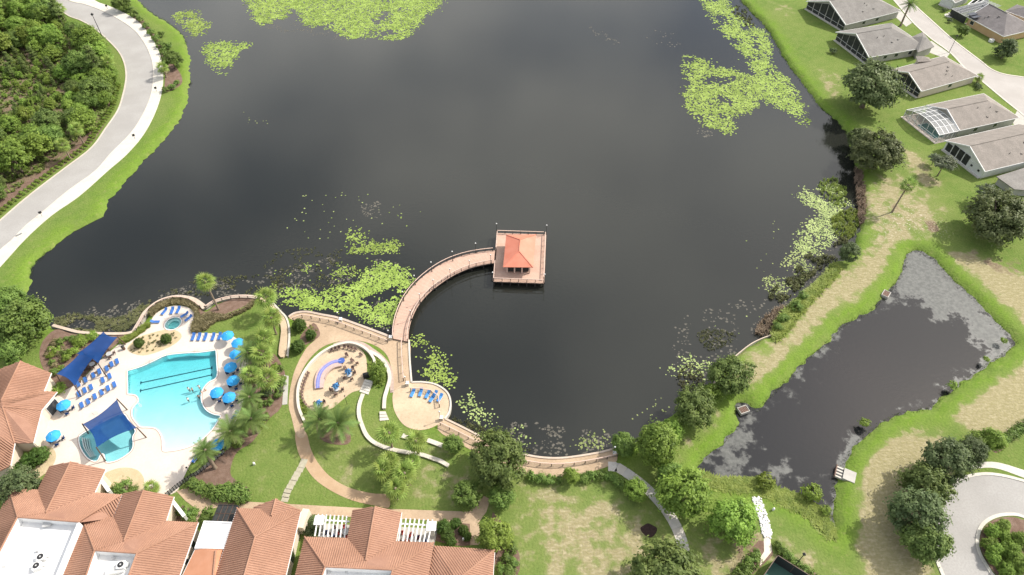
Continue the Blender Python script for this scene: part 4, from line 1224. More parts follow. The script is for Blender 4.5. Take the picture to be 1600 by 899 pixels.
# ---------- link roof and middle block
V = dict(nw=(370.4,794,E), ne=(470,798.6,E), r0=(398.7,839.5,T+0.9), r1=(380,906,T+0.9), se=(445,906,E), sw=(335,906,E),
  pl=(397,795.7,E-1.0), pr=(468,799.6,E-1.0), pt=(431,780.5,E+0.0), pb=(426,800,E+0.0),
  l0=(305.7,857,3.9), l1=(349.5,858,3.9), l2=(338,906,3.9), l3=(282,906,3.9), lr=(337,861,5.0), lr2=(333,906,5.0))
midb = thing('middle_clubhouse_wing', 'clubhouse wing with long terracotta hip roof and small porch gable', 'building', P(410, 850, 0))
W = tile_roof(midb, {k: V[k] for k in ('nw','ne','r0','r1','se','sw')}, ['nw ne r0', 'ne se r1 r0', 'nw r0 r1 sw'], ['r0 r1', 'nw r0', 'ne r0'], ['ne se', 'nw sw'])
# porch gable in front of the hip
pv = dict(a=(397,792,E-0.6), t=(431,779.7,E+0.9), b=(469,797.0,E-0.6), a2=(386,812,E-0.6), t2=(424,806,E+0.9), b2=(458,818,E-0.6))
W2 = tile_roof(midb, pv, ['a t t2 a2', 't b b2 t2'], ['t t2'])
q = walls(midb, [Vector((W[k].x, W[k].y, 0)) for k in ('nw', 'ne', 'se', 'sw')], 0, E - 0.25, 0.7, M['stucco'])
a, b_ = W['se'].copy(), W['ne'].copy(); a.z = b_.z = 0; a.x -= 0.7; b_.x -= 0.7
window(midb, a, b_, 0.34, 0.48, 0.2, 3.0)
MB().box(P(476, 815, 1.4), (1.2, 3.5, 2.8), -0.12).build('porch_wall', M['stucco'], midb)
lnk = thing('link_wing', 'flat white roofed link with low terracotta roof between clubhouse wings', 'building', P(325, 850, 0))
fl4 = PP([(319.6,815.6),(363,817.5),(351,857.5),(305.7,856.5)], 4.1)
MB().prism([Vector((p.x, p.y, 0)) for p in fl4], 0, 3.8).build('wall', M['stucco_white'], lnk)
MB().prism([Vector((p.x, p.y, 0)) for p in offset_line(ccw(fl4), -0.25, True)], 3.8, 4.1).build('flat_roof', M['membrane'], lnk)
MB().wall([Vector((p.x, p.y, 0)) for p in ccw(fl4)], 0.3, 4.1, 4.32, True).build('parapet', M['white'], lnk)
tile_roof(lnk, {k: V[k] for k in ('l0','l1','l2','l3','lr','lr2')}, ['l0 lr lr2 l3', 'l0 l1 lr', 'l1 l2 lr2 lr'], ['lr lr2'], ['l0 l3'], rib=False, m=mat('smooth_terracotta', (0.44, 0.205, 0.115), (0.48, 0.235, 0.14), 0.5))
MB().prism([Vector((p.x, p.y, 0)) for p in inset(ccw(PP([(306,858),(349,859),(338,906),(284,906)], 3.9)), 0.6)], 0, 3.6).build('lower_wall', M['stucco'], lnk)
# dark screened terrace
cage = PP([(341.5,788.7),(372,790),(362,816),(330.6,815.6)], 3.0)
sc = thing('screened_terrace', 'dark screened terrace roof between the terracotta wings', 'screen enclosure', Vector((sum(cage, Vector()) / 4).to_2d().to_3d()))
MB().prism([Vector((p.x, p.y, 0)) for p in cage], 2.86, 2.9, bottom=True).build('screen_roof', M['screen'], sc)
cw = ccw(cage)
for i in range(4):
    a, b_ = cw[i], cw[(i + 1) % 4]
    MB().beam(Vector((a.x, a.y, 2.95)), Vector((b_.x, b_.y, 2.95)), 0.1, 0.12).build('frame', M['black'], sc)
    MB().beam(Vector((a.x, a.y, 1.42)), Vector((b_.x, b_.y, 1.42)), 0.04, 2.84).build('screen_side', M['screen'], sc)
for k in (1, 2, 3):
    a, b_ = cage[0].lerp(cage[1], k / 4), cage[3].lerp(cage[2], k / 4)
    MB().beam(Vector((a.x, a.y, 2.95)), Vector((b_.x, b_.y, 2.95)), 0.07, 0.1).build('rafter', M['bronze'], sc)
a, b_ = cage[0].lerp(cage[3], 0.5), cage[1].lerp(cage[2], 0.5)
MB().beam(Vector((a.x, a.y, 2.95)), Vector((b_.x, b_.y, 2.95)), 0.07, 0.1).build('rafter', M['bronze'], sc)

# ---------- east block
V = dict(nw=(476,839,E), vl=(542.6,841,E), gl=(551,797,E), gt=(586.4,792,T-0.2), gr=(627.6,800.6,E), gb=(619,846,E), gv=(571.4,876,T-0.2), ne=(678,848,E), i0=(508,886,T), i1=(614,891,T),
  sw=(452,935,E), i3=(492,935,T), i2=(600,935,T), se=(664,935,E), k0=(678,853,E-0.5), k1=(773,859.5,E-0.5), kr=(716,906,T-0.6), k3=(768,935,E-0.5), kr2=(704,935,T-0.6), kv=(664,880,E+0.35))
east = thing('east_clubhouse_wing', 'right clubhouse wing with terracotta roofs, north gable and white roof well', 'building', P(600, 900, 0))
W = tile_roof(east, V, ['nw vl gv i0', 'gv gb ne i1 i0', 'nw i0 i3 sw', 'ne se i2 i1', 'gl gt gv vl', 'gt gr gb gv', 'k0 k1 kr kr2 se', 'k1 k3 kr2 kr'],
  ['gt gv', 'nw i0', 'ne i1', 'i0 i1', 'i0 i3', 'i1 i2', 'k1 kr', 'kr kr2'], ['gr gb', 'k1 k3'])
zf3 = well(east, ('i0', 'i1', 'i2', 'i3'), W)
walls(east, [Vector((W[k].x, W[k].y, 0)) for k in ('nw', 'vl', 'gl', 'gr', 'gb', 'ne', 'k1', 'k3', 'sw')], 0, E - 0.75, 0.6, M['stucco'])
back = Vector((0, -0.6, 0)); a, t_, b_ = W['gl'] + back, W['gt'] + back, W['gr'] + back
MB().add([a - Vector((0, 0, .3)), b_ - Vector((0, 0, .3)), t_ - Vector((0, 0, .3)), a - Vector((0, .2, .3)), b_ - Vector((0, .2, .3)), t_ - Vector((0, .2, .3))], [(0, 2, 1), (3, 4, 5), (0, 1, 4, 3), (1, 2, 5, 4), (2, 0, 3, 5)]).build('gable', M['stucco'], east)
small_roof(543, 892, zf3, (0.7, 0.4, 0.4), 'grey_metal', 'roof_vent', 'small dark vent on the white roof of the right wing', 'roof vent')
small_roof(514, 894, zf3, (0.3, 0.3, 0.4), 'grey_metal', 'roof_vent', 'little round vent at the corner of the right wing white roof', 'roof vent')

# ---------- pergolas beside the north gable
def pergola(px, n, label, capleft):
    q = PP(px, 3.2)      # far-left, far-right, near-right, near-left
    c = sum(q, Vector()) / 4
    t = thing('pergola', label, 'pergola', Vector((c.x, c.y, 0)), 0, 'white pergolas')
    for k in range(n):
        a, b_ = q[0].lerp(q[1], (k + 0.3) / n), q[3].lerp(q[2], (k + 0.3) / n)
        e_ = (a - b_).normalized() * 0.5
        MB().beam(a + e_, b_, 0.2, 0.22).build('rafter', M['white'], t)
    d = Vector((0, 0, 0.24))
    a, b_ = q[0].lerp(q[3], 0.12), q[1].lerp(q[2], 0.12)
    MB().beam(a - d, b_ - d, 0.26, 0.26).build('beam', M['white'], t)
    e0 = q[0] if capleft else q[1]
    MB().box(Vector((e0.x, e0.y, 1.6)) + Vector((0.6 if capleft else -0.6, -0.7, 0)), (0.9, 0.9, 3.2)).build('pier', M['stucco_white'], t)
    MB().box(Vector((e0.x, e0.y, 3.4)) + Vector((0.6 if capleft else -0.6, -0.7, 0)), (1.7, 1.7, 0.2)).build('pier_cap', M['white'], t)
    return q
pg1 = pergola([(495,808),(546,811),(543,841),(490,838)], 8, 'white slatted pergola left of the projecting terracotta gable', True)
pg2 = pergola([(625,814),(680,817),(673,848),(621,846)], 8, 'white slatted pergola right of the projecting terracotta gable', False)
for q, w in ((pg1, 'left'), (pg2, 'right')):
    fl_ = [Vector((p.x, p.y, 0)) for p in q]
    tag(MB().prism(offset_line(ccw(fl_), -0.3, True), -0.1, 0.06).build('pergola_floor', M['concrete_grey']), kind='structure')

# ---------- west pool house at the frame edge
V = dict(t0=(32.5,564.4,6.4), a=(80,583,4.0), b=(68.5,611.5,4.0), w=(89,612.5,4.0), x=(65,641,4.0), y=(52,692.5,4.0), u=(23,692.5,4.0), r=(2,627,6.4), s0=(-14,582,4.0), s1=(-70,660,4.0), v=(4,636,6.3), r2=(-30,660,6.3), u2=(16,728,4.0), u3=(-50,760,4.0))
ph = thing('pool_house', 'terracotta roofed pool house at the left edge beside the umbrella tables', 'building', P(20, 640, 0))
W = tile_roof(ph, V, ['t0 a b r', 't0 r s1 s0', 'b w x v r', 'x y u v', 'v u u2 u3 r2', 'r v r2 s1'], ['t0 r', 'v x', 'r b', 'v u'], ['w x', 'x y', 'a b', 'u u2'])
walls(ph, [Vector((W[k].x, W[k].y, 0)) for k in ('s0', 't0', 'a', 'b', 'w', 'x', 'y', 'u', 'u2', 'u3', 's1')], 0, 3.75, 0.6, M['stucco'])
back = Vector((-0.25, -0.5, -0.3))
a, t_, b_ = W['s0'] + back, W['t0'] + back, W['a'] + back
MB().add([a, b_, t_, a + back * .4, b_ + back * .4, t_ + back * .4], [(0, 2, 1), (3, 4, 5), (0, 1, 4, 3), (1, 2, 5, 4), (2, 0, 3, 5)]).build('gable', M['stucco'], ph)
a, b_ = W['x'].copy(), W['w'].copy(); a.z = b_.z = 0
d = Vector((-0.5, 0.1, 0))
window(ph, a + d, b_ + d, 0.2, 0.8, 0.2, 3.0)

# ================================================================== HOUSES
def house(px, ez, name, label, m_roof, m_wall, front='gable', rear='hip', screens=6, ridge_k=0.42, rect=True, win=(), frame_m=None):
    """px: eave corners lake-left, lake-right, street-right, street-left"""
    c = PP(px, ez)
    if rect:
        F, B = (c[0] + c[1]) / 2, (c[2] + c[3]) / 2
        ax = (B - F); L = ax.length; ax.normalize()
        sd = Vector((-ax.y, ax.x, 0))
        if sd.dot(c[0] - c[1]) < 0: sd = -sd
        wd = ((c[0] - c[1]).dot(sd) + (c[3] - c[2]).dot(sd)) / 2
        c = [F + sd * wd / 2, F - sd * wd / 2, B - sd * wd / 2, B + sd * wd / 2]
    F, B = (c[0] + c[1]) / 2, (c[2] + c[3]) / 2
    ax = (B - F).normalized(); wd = (c[0] - c[1]).length
    rz = ez + wd / 2 * ridge_k
    rf = F + (ax * wd * 0.5 if front == 'hip' else Vector()); rb = B - (ax * wd * 0.5 if rear == 'hip' else Vector())
    rf = Vector((rf.x, rf.y, rz)); rb = Vector((rb.x, rb.y, rz))
    cen = (F + B) / 2
    t = thing(name, label, 'house', Vector((cen.x, cen.y, 0)))
    faces = [[c[0], c[3], rb, rf], [c[1], rf, rb, c[2]]]
    if rear == 'hip': faces.append([c[2], rb, c[3]])
    if front == 'hip': faces.append([c[0], rf, c[1]])
    for f in faces:
        n = len(f); dn = Vector((0, 0, 0.2))
        o = MB().add(f + [p - dn for p in f], [tuple(range(n)), tuple(range(2 * n - 1, n - 1, -1))] + [(i, n + i, n + (i + 1) % n, (i + 1) % n) for i in range(n)]).build('roof_slope', m_roof, t)
        bm = bmesh.new(); bm.from_mesh(o.data); bmesh.ops.recalc_face_normals(bm, faces=bm.faces); bm.to_mesh(o.data); bm.free()
    up = Vector((0, 0, 0.05))
    MB().tube(rf + up, rb + up, 0.13, n=5).build('ridge_cap', m_roof, t)
    for i, j in ((0, 3), (1, 2), (2, 3)):
        if j == 3 and i == 2 and rear != 'hip': continue
        MB().beam(c[i] - Vector((0, 0, .12)), c[j] - Vector((0, 0, .12)), 0.2, 0.22).build('gutter', M['white'], t)
    ww = inset(ccw([Vector((p.x, p.y, 0)) for p in c]), 0.55)
    n = 4
    for i in range(4):
        a, b_ = ww[i], ww[(i + 1) % 4]
        MB().beam(Vector((a.x, a.y, (ez - .22) / 2)), Vector((b_.x, b_.y, (ez - .22) / 2)), 0.25, ez - .22).build('wall', m_wall, t)
    rsv = random.Random(int(cen.x * 7))
    for k in range(4):
        u, v = rsv.uniform(.3, .85), rsv.uniform(.25, .8)
        q = c[1].lerp(c[2], u).lerp(rf.lerp(rb, u), v) if front != 'hip' else None
        if q is None: continue
        if k < 2: MB().tube(q - Vector((0, 0, .1)), q + Vector((0, 0, .45)), .09, n=6).build('vent_pipe', M['black'], t)
        else: MB().box(q + Vector((0, 0, .12)), (.6, .5, .22), math.atan2(ax.y, ax.x)).build('roof_vent', m_roof, t)
    def corner(k): return min(ww, key=lambda p: (p - Vector((c[k].x, c[k].y, 0))).length)
    if front == 'gable':
        # gable wall up to the ridge, dark screen bays between white posts
        a, b_ = corner(0), corner(1)
        top = (a + b_) / 2; zt = rz - 0.28
        nb = -ax * 0.02
        A0, B0, T0 = Vector((a.x, a.y, ez - .25)), Vector((b_.x, b_.y, ez - .25)), Vector((top.x, top.y, zt))
        th2 = ax * 0.2
        o = MB().add([A0, B0, T0, A0 + th2, B0 + th2, T0 + th2], [(0, 1, 2), (5, 4, 3), (0, 3, 4, 1), (1, 4, 5, 2), (2, 5, 3, 0)]).build('gable', m_wall, t)
        for e0, e1 in ((c[0], rf), (rf, c[1])):
            MB().beam(e0 - ax * 0.06 - Vector((0, 0, .1)), e1 - ax * 0.06 - Vector((0, 0, .1)), 0.16, 0.32).build('barge_board', M['white'], t)
        for k in range(screens):
            u0, u1 = (k + 0.06) / screens, (k + 0.94) / screens
            um = (u0 + u1) / 2
            p, q = a.lerp(b_, u0), a.lerp(b_, u1)
            def hgt(u): return min(ez - 0.3 + (rz - ez) * (1 - abs(2 * u - 1)) * 0.78, rz - 0.6)
            off = -ax * 0.18
            vs = [p + off + Vector((0, 0, .35)), q + off + Vector((0, 0, .35)), q + off + Vector((0, 0, hgt(u1))), p + off + Vector((0, 0, hgt(u0)))]
            vs += [v + ax * 0.06 for v in vs]
            sp_ = MB().add(vs, [(0, 1, 2, 3), (7, 6, 5, 4), (0, 4, 5, 1), (1, 5, 6, 2), (2, 6, 7, 3), (3, 7, 4, 0)]).build('screen_bay', M['screen'], t)
            z = 1.6
            MB().beam(p + off - ax * .03 + Vector((0, 0, z)), q + off - ax * .03 + Vector((0, 0, z)), 0.06, 0.08).build('screen_bar', M['white'], sp_)
        MB().beam(a - ax * .45 + Vector((0, 0, .12)), b_ - ax * .45 + Vector((0, 0, .12)), 0.8, 0.24).build('slab_edge', M['concrete'], t)
    for side, us in win:
        a, b_ = (corner(1), corner(2)) if side == 'r' else (corner(3), corner(0)) if side == 'l' else (corner(0), corner(1)) if side == 'f' else (corner(2), corner(3))
        for u in us:
            window(t, a, b_, u - 1.0 / (b_ - a).length * .8, u + 1.0 / (b_ - a).length * .8, 0.9, 2.2)
    return t, c, (rf, rb)

h1, c1, _ = house([(1271,2),(1310,39),(1400,22),(1352,-22)], 2.9, 'grey_roof_house', 'topmost lakeside house with grey roof and black screened gable', M['shingle_grey'], M['stucco_grey'], win=(('r', (0.35, 0.6)),))
h2, c2, _ = house([(1312,50),(1352,90),(1440,76),(1402,34)], 2.9, 'grey_hip_house', 'second lakeside house, grey shingle roof with white framed screen gable', M['shingle_grey'], M['stucco_grey'], win=(('r', (0.3, 0.5, 0.75)),))
# garage wing of the second house
def wing(parent, px, ez, m_roof, m_wall):
    c = PP(px, ez)
    cen = sum(c, Vector()) / 4
    top = [c[0].lerp(c[2], 0.42), c[0].lerp(c[2], 0.58)]
    wd = min((c[0] - c[1]).length, (c[1] - c[2]).length)
    for p in top: p.z = ez + wd * 0.2
    for f in ([c[0], c[1], top[0]], [c[1], c[2], top[1], top[0]], [c[2], c[3], top[1]], [c[3], c[0], top[0], top[1]]):
        n = len(f); dn = Vector((0, 0, 0.18))
        MB().add(f + [p - dn for p in f], [tuple(range(n)), tuple(range(2 * n - 1, n - 1, -1))] + [(i, n + i, n + (i + 1) % n, (i + 1) % n) for i in range(n)]).build('wing_roof', m_roof, parent)
    MB().prism(inset(ccw([Vector((p.x, p.y, 0)) for p in c]), 0.5), 0, ez - 0.2).build('wing_wall', m_wall, parent)
wing(h2, [(1424,58),(1434,82),(1460,73),(1442,50)], 3.1, M['shingle_grey'], M['stucco_grey'])
h3, c3, _ = house([(1404,107),(1424,146),(1515,123),(1488,83)], 2.9, 'tan_roof_house', 'third lakeside house, tan shingle roof partly hidden by the big oak', M['shingle_tan'], M['stucco'], win=(('r', (0.55,)),))
wing(h3, [(1431,88),(1434,97),(1455,96),(1452,90)], 4.0, M['shingle_tan'], M['stucco'])
h4, c4, r4 = house([(1452,162),(1495,207),(1587,183),(1543,147)], 2.9, 'tan_house_with_pool_cage', 'fourth lakeside house, tan roof with white framed pool cage in front', M['shingle_tan'], M['stucco_grey'], front='gable', screens=0, win=(('r', (0.3, 0.65)),))
h5, c5, r5 = house([(1482,219),(1533,269),(1650,242),(1598,192)], 2.9, 'white_gable_house', 'nearest lakeside house, white gable with four dark screen bays and tan roof', M['shingle_tan'], M['stucco_white'], rear='gable', screens=0, win=())
ww = inset(ccw([Vector((p.x, p.y, 0)) for p in c5]), 0.55)
k0 = min(ww, key=lambda p: (p - Vector((c5[0].x, c5[0].y, 0))).length); k1 = min(ww, key=lambda p: (p - Vector((c5[1].x, c5[1].y, 0))).length)
for k in range(4):
    s_ = wall_box(h5, k0, k1, 0.04 + 0.15 * k, 0.165 + 0.15 * k, 0.5, 2.6 + (0.9 if k in (1, 2, 3) else 0.2), M['screen'], 'screen_bay', 0.17, 0.08)
for u in (0.72, 0.9):
    wall_box(h5, k0, k1, u - .02, u + .02, 1.4, 1.9, M['black'], 'wall_lamp', 0.2, 0.2)
# pool cage of the fourth house
axc = ((c4[2] + c4[3]) / 2 - (c4[0] + c4[1]) / 2).normalized()
fr0, fr1 = c4[0] - axc * 0.3, c4[1] - axc * 0.3
deep = 7.0
cg = thing('pool_cage', 'white framed screened pool cage on the lake side of the fourth house', 'pool cage', Vector(((fr0 + fr1) / 2 - axc * deep / 2).to_2d().to_3d()))
sd = (fr1 - fr0).normalized(); wdc = (fr1 - fr0).length
def arch(u): return 2.7 + 1.7 * math.sin(math.pi * min(max(u, 0), 1)) ** 0.8
def cpt(u, v, z=None):
    p = fr0 + sd * (u * wdc) - axc * (v * deep)
    return Vector((p.x, p.y, arch(u) if z is None else z))
NU, NV = 6, 4
M['cage_screen'] = mat('cage_mesh', (0.10, 0.105, 0.105), None, rough=0.4)
def screen_mat():
    m = bpy.data.materials.new('see_through_mesh'); m.use_nodes = True
    nt = m.node_tree; b = nt.nodes['Principled BSDF']
    b.inputs['Base Color'].default_value = (0.22, 0.23, 0.235, 1); b.inputs['Roughness'].default_value = 0.5
    b.inputs['Alpha'].default_value = 0.5
    return m
sm = screen_mat()
for i in range(NU):
    for j in range(NV):
        q = [cpt((i + .02) / NU, (j + .02) / NV), cpt((i + .98) / NU, (j + .02) / NV), cpt((i + .98) / NU, (j + .98) / NV), cpt((i + .02) / NU, (j + .98) / NV)]
        MB().add(q, [(0, 1, 2, 3)]).build('roof_screen', sm, cg)
for i in range(NU):
    q = [cpt((i + .02) / NU, 1, 0.3), cpt((i + .98) / NU, 1, 0.3), cpt((i + .98) / NU, 1), cpt((i + .02) / NU, 1)]
    MB().add(q, [(0, 1, 2, 3)]).build('front_screen', sm, cg)
    for j in range(NV + 1):
        MB().beam(cpt(i / NU, j / NV), cpt((i + 1) / NU, j / NV), 0.16, 0.12).build('rafter', M['white'], cg)
    MB().beam(cpt(i / NU, 1, 1.5), cpt((i + 1) / NU, 1, 1.5), 0.1, 0.1).build('rail', M['white'], cg)
for i in range(NU + 1):
    MB().beam(cpt(i / NU, 0), cpt(i / NU, 1), 0.12, 0.12).build('purlin', M['white'], cg)
    MB().beam(cpt(i / NU, 1, 0.1), cpt(i / NU, 1), 0.14, 0.14).build('post', M['white'], cg)
for u in (0, 1):
    for j in range(1, NV):
        MB().beam(cpt(u, j / NV, 0.1), cpt(u, j / NV), 0.12, 0.12).build('post', M['white'], cg)
    MB().add([cpt(u, 0, .3), cpt(u, 1, .3), cpt(u, 1, 2.65), cpt(u, 0, 2.65)], [(0, 1, 2, 3)]).build('side_screen', sm, cg)
tag(MB().prism([Vector((p.x, p.y, 0)) for p in (cpt(-.03, 0), cpt(1.03, 0), cpt(1.03, 1.08), cpt(-.03, 1.08))], -0.2, 0.1).build('cage_floor', M['deck_cream']), kind='structure')
small = thing('cage_pool', 'small teal swimming pool inside the white pool cage', 'pool', Vector((cpt(.6, .6).x, cpt(.6, .6).y, 0.1)))
M['teal'] = mat('teal_water', (0.02, 0.14, 0.14), (0.03, 0.17, 0.17), 0.5, 0.1)
MB().prism([Vector((p.x, p.y, 0)) for p in (cpt(.35, .3), cpt(.88, .3), cpt(.88, .85), cpt(.35, .85))], 0.08, 0.13).build('water', M['teal'], small)
MB().wall([Vector((p.x, p.y, 0)) for p in (cpt(.35, .3), cpt(.88, .3), cpt(.88, .85), cpt(.35, .85))], 0.35, 0.05, 0.17, True).build('coping', M['white'], small)

h6, c6, _ = house([(1549,8),(1527,34),(1584,66),(1606,36)], 2.9, 'apricot_house', 'apricot walled house with dark roof and solar panels across the street', M['shingle_dark'], M['stucco_orange'], front='gable', rear='hip', screens=0, win=(('r', (0.12, )),))
F6 = (c6[0] + c6[1]) / 2; ax6 = ((c6[2] + c6[3]) / 2 - F6).normalized(); sd6 = (c6[1] - c6[0]).normalized(); w6 = (c6[1] - c6[0]).length
scr = thing('dark_screen_room', 'dark screened room on the end of the apricot house', 'screen enclosure', Vector(((F6 - ax6 * 3).x, (F6 - ax6 * 3).y, 0)))
q = [c6[0] - ax6 * 0.2, c6[1] - ax6 * 0.2, c6[1] - ax6 * 7.5, c6[0] - ax6 * 7.5]
MB().add([Vector((q[0].x, q[0].y, 4.2)), Vector((q[1].x, q[1].y, 2.8)), Vector((q[2].x, q[2].y, 2.6)), Vector((q[3].x, q[3].y, 3.6))], [(0, 1, 2, 3)]).build('screen_roof', sm, scr)
for i in range(4):
    a, b_ = q[i], q[(i + 1) % 4]
    MB().beam(Vector((a.x, a.y, 2.7)), Vector((b_.x, b_.y, 2.7)), 0.14, 0.14).build('frame', M['grey_metal'], scr)
    if i: MB().beam(Vector((a.x, a.y, 1.3)), Vector((b_.x, b_.y, 1.3)), 0.05, 2.5).build('screen_side', M['screen'], scr)
for k in range(1, 5):
    a, b_ = q[0].lerp(q[3], k / 5), q[1].lerp(q[2], k / 5)
    MB().beam(Vector((a.x, a.y, 4.3 - .14 * k)), Vector((b_.x, b_.y, 2.86)), 0.1, 0.1).build('rafter', M['grey_metal'], scr)
for k, (x, y) in enumerate(((1539, 13), (1544, 9), (1519, 22), (1524, 26))):
    p = P(x, y, 4.1)
    MB().box(p, (3.6, 2.2, 0.08), math.atan2(sd6.y, sd6.x), 0.12).build('solar_panel', M['solar'], h6)
p = P(1549, 64, 0.4)
acb = thing('garden_condenser', 'pale air conditioner box on the grass by the apricot wall', 'air conditioner', Vector((p.x, p.y, 0)), 0.3)
MB().box((0, 0, 0.5), (1.4, 1.2, 1.0)).build('cabinet', M['white'], acb, local=True)
MB().tube((0, 0, 1.0), (0, 0, 1.06), 0.45, 0.45, 12).build('fan_guard', M['grey_metal'], acb, local=True)
house([(1582,10),(1578,14),(1625,42),(1640,20)], 3.0, 'corner_house', 'house corner with dark roof and pink wall at the top right edge', M['shingle_dark'], M['stucco'], front='hip', rear='hip', screens=0)
house([(1474,-6),(1488,6),(1514,-4),(1500,-18)], 2.9, 'grey_house_top', 'grey roof corner at the top edge beyond the street', M['shingle_grey'], M['stucco_white'], front='gable', rear='gable', screens=0)
cg2 = thing('white_cage_frame', 'white framed screen cage at the top edge beside the dark screened room', 'pool cage', P(1532, 2, 0))
q = PP([(1512,8),(1532,4),(1548,-6),(1526,-4)], 2.8)
for i in range(4):
    a, b_ = q[i], q[(i + 1) % 4]
    MB().beam(a, b_, 0.3, 0.25).build('frame', M['white'], cg2)
    MB().beam(Vector((a.x, a.y, 0)), a, 0.25, 0.25).build('post', M['white'], cg2)
    MB().beam(Vector((a.x, a.y, 1.3)), Vector((b_.x, b_.y, 1.3)), 0.05, 2.5).build('screen_side', M['screen'], cg2)
MB().beam(q[0].lerp(q[1], .5), q[3].lerp(q[2], .5), 0.2, 0.2).build('frame', M['white'], cg2)
# statue on a round slab across the street
p = P(1483, 25, 0)
fo = thing('garden_fountain', 'small pale figure on a round slab on the lawn across the street', 'garden ornament', p)
MB().tube((0, 0, 0), (0, 0, 0.15), 1.7, 1.7, 20).build('slab', M['concrete'], fo, local=True)
MB().tube((0, 0, 0.15), (0, 0, 0.8), 0.5, 0.25, 10).tube((0, 0, 0.8), (0, 0, 1.0), 0.7, 0.8, 12).tube((0, 0, 1.0), (0, 0, 1.8), 0.15, 0.1, 8).ball((0, 0, 1.9), 0.22).build('pedestal', M['concrete_grey'], fo, local=True)
for x, y, w in ((1466, 61, 'second'), (1495, 88, 'third')):
    pass
# carport slab roof below the nearest house
lo = thing('grey_annex_roof', 'low flat grey roof beside the nearest lakeside house', 'outbuilding', P(1590, 285, 0))
q = PP([(1557,276),(1640,250),(1640,300),(1585,296)], 2.4)
MB().prism([Vector((p.x, p.y, 0)) for p in q], 2.2, 2.4, bottom=True).build('roof', M['shingle_grey'], lo)
MB().prism(inset(ccw([Vector((p.x, p.y, 0)) for p in q]), 0.5), 0, 2.2).build('wall', M['stucco_grey'], lo)

# ================================================================== TENNIS COURT
tc_ = thing('tennis_court', 'corner of a green tennis court at the bottom edge', 'tennis court', P(1217, 885, 0))
cc = PP([(1209,874),(1272,906),(1262,960),(1180,960),(1187,906)], 0)
apex, rgt, lft = P(1208, 878), P(1290, 930), P(1172, 930)
far_r, far_l = apex + (rgt - apex).normalized() * 18, apex + (lft - apex).normalized() * 22
q4 = [apex, far_r, far_r + (far_l - apex), far_l]
MB().prism(q4, -0.2, 0.05).build('apron', M['court_dark'], tc_)
q5 = inset(ccw(q4), 2.6)
MB().prism(q5, 0.0, 0.056).build('playing_surface', M['court_green'], tc_)
for i in range(4):
    MB().beam(q5[i] + Vector((0, 0, .06)), q5[(i + 1) % 4] + Vector((0, 0, .06)), 0.08, 0.012).build('court_line', M['white'], tc_)
fe = thing('court_fence', 'tall dark windscreen fence around the tennis court', 'fence', apex)
for a, b_ in ((far_l, apex), (apex, far_r)):
    MB().beam(a + Vector((0, 0, 1.4)), b_ + Vector((0, 0, 1.4)), 0.05, 2.7).build('windscreen', M['black'], fe)
    MB().beam(a + Vector((0, 0, 2.85)), b_ + Vector((0, 0, 2.85)), 0.12, 0.1).build('top_rail', M['bronze'], fe)
    nn = int((b_ - a).length / 3)
    for k in range(nn + 1):
        p = a.lerp(b_, k / nn)
        MB().tube(p, p + Vector((0, 0, 3.0)), 0.07).build('post', M['bronze'], fe)
# ================================================================== SHADE SAILS
def sail_mat():
    m, nt, b = new_mat('navy_sail_cloth')
    f = noise_fac(nt, 0.4, 4, 0.3, 0.7)
    nt.links.new(mixc(nt, f, (0.008, 0.042, 0.15), (0.012, 0.055, 0.19)), b.inputs['Base Color'])
    b.inputs['Roughness'].default_value = 0.9; b.inputs['Specular IOR Level'].default_value = 0.1; b.inputs['Alpha'].default_value = 0.93
    return m
M['sail'] = sail_mat()
def sail(corners, label, posts):
    """corners: (px,py,z); edges bow inwards, cloth is a twisted saddle"""
    c = [P(*k) for k in corners]
    cen = sum(c, Vector()) / len(c)
    t = thing('shade_sail', label, 'shade sail', Vector((cen.x, cen.y, 0)), 0, 'navy shade sails')
    n = 10
    vs, fs = [], []
    for j in range(n + 1):
        for i in range(n + 1):
            u, v = i / n, j / n
            p = (c[0] * (1 - u) + c[1] * u) * (1 - v) + (c[3] * (1 - u) + c[2] * u) * v
            bow = 0.085
            du, dv = 4 * u * (1 - u), 4 * v * (1 - v)
            q = cen + (p - cen) * (1 - bow * (du * (1 - dv) + dv * (1 - du)) * 1.6)
            q.z = p.z - 0.25 * du * dv
            vs.append(q)
    for j in range(n):
        for i in range(n):
            a = j * (n + 1) + i
            fs.append((a, a + 1, a + n + 2, a + n + 1))
    MB().add(vs, fs).build('cloth', M['sail'], t, True)
    edge = [i for i in range(n + 1)] + [(j + 1) * (n + 1) - 1 for j in range(1, n + 1)] + [n * (n + 1) + i for i in range(n - 1, -1, -1)] + [j * (n + 1) for j in range(n - 1, 0, -1)]
    mb = MB()
    for a, b_ in zip(edge, edge[1:] + edge[:1]): mb.tube(vs[a], vs[b_], 0.025, n=4, caps=False)
    mb.build('edge_cable', M['sail'], t)
    for k in posts:
        p = c[k]; o = (p - cen); o.z = 0; o.normalize()
        foot = p + o * 0.55; foot.z = 0.05
        MB().tube(foot, p + o * 0.1 + Vector((0, 0, 0.15)), 0.13, 0.11, 8).build('post', M['bronze'], t)
    return t
sail([(161.5,518.7,4.3),(183,527,3.2),(153.5,568,4.0),(120,553,3.2)], 'upper navy shade sail beside the planting and lake wall', (1, 2))
sail([(88.5,584.6,4.2),(117,603,3.2),(148,556,4.2),(128,549,3.4)], 'lower navy shade sail over tables near the pool house', (0, 1))
sail([(129.7,663,3.6),(182.7,624.7,4.6),(213.3,668.8,3.6),(151.3,699,4.4)], 'square navy shade sail above the splash pool', (0, 1, 2, 3))

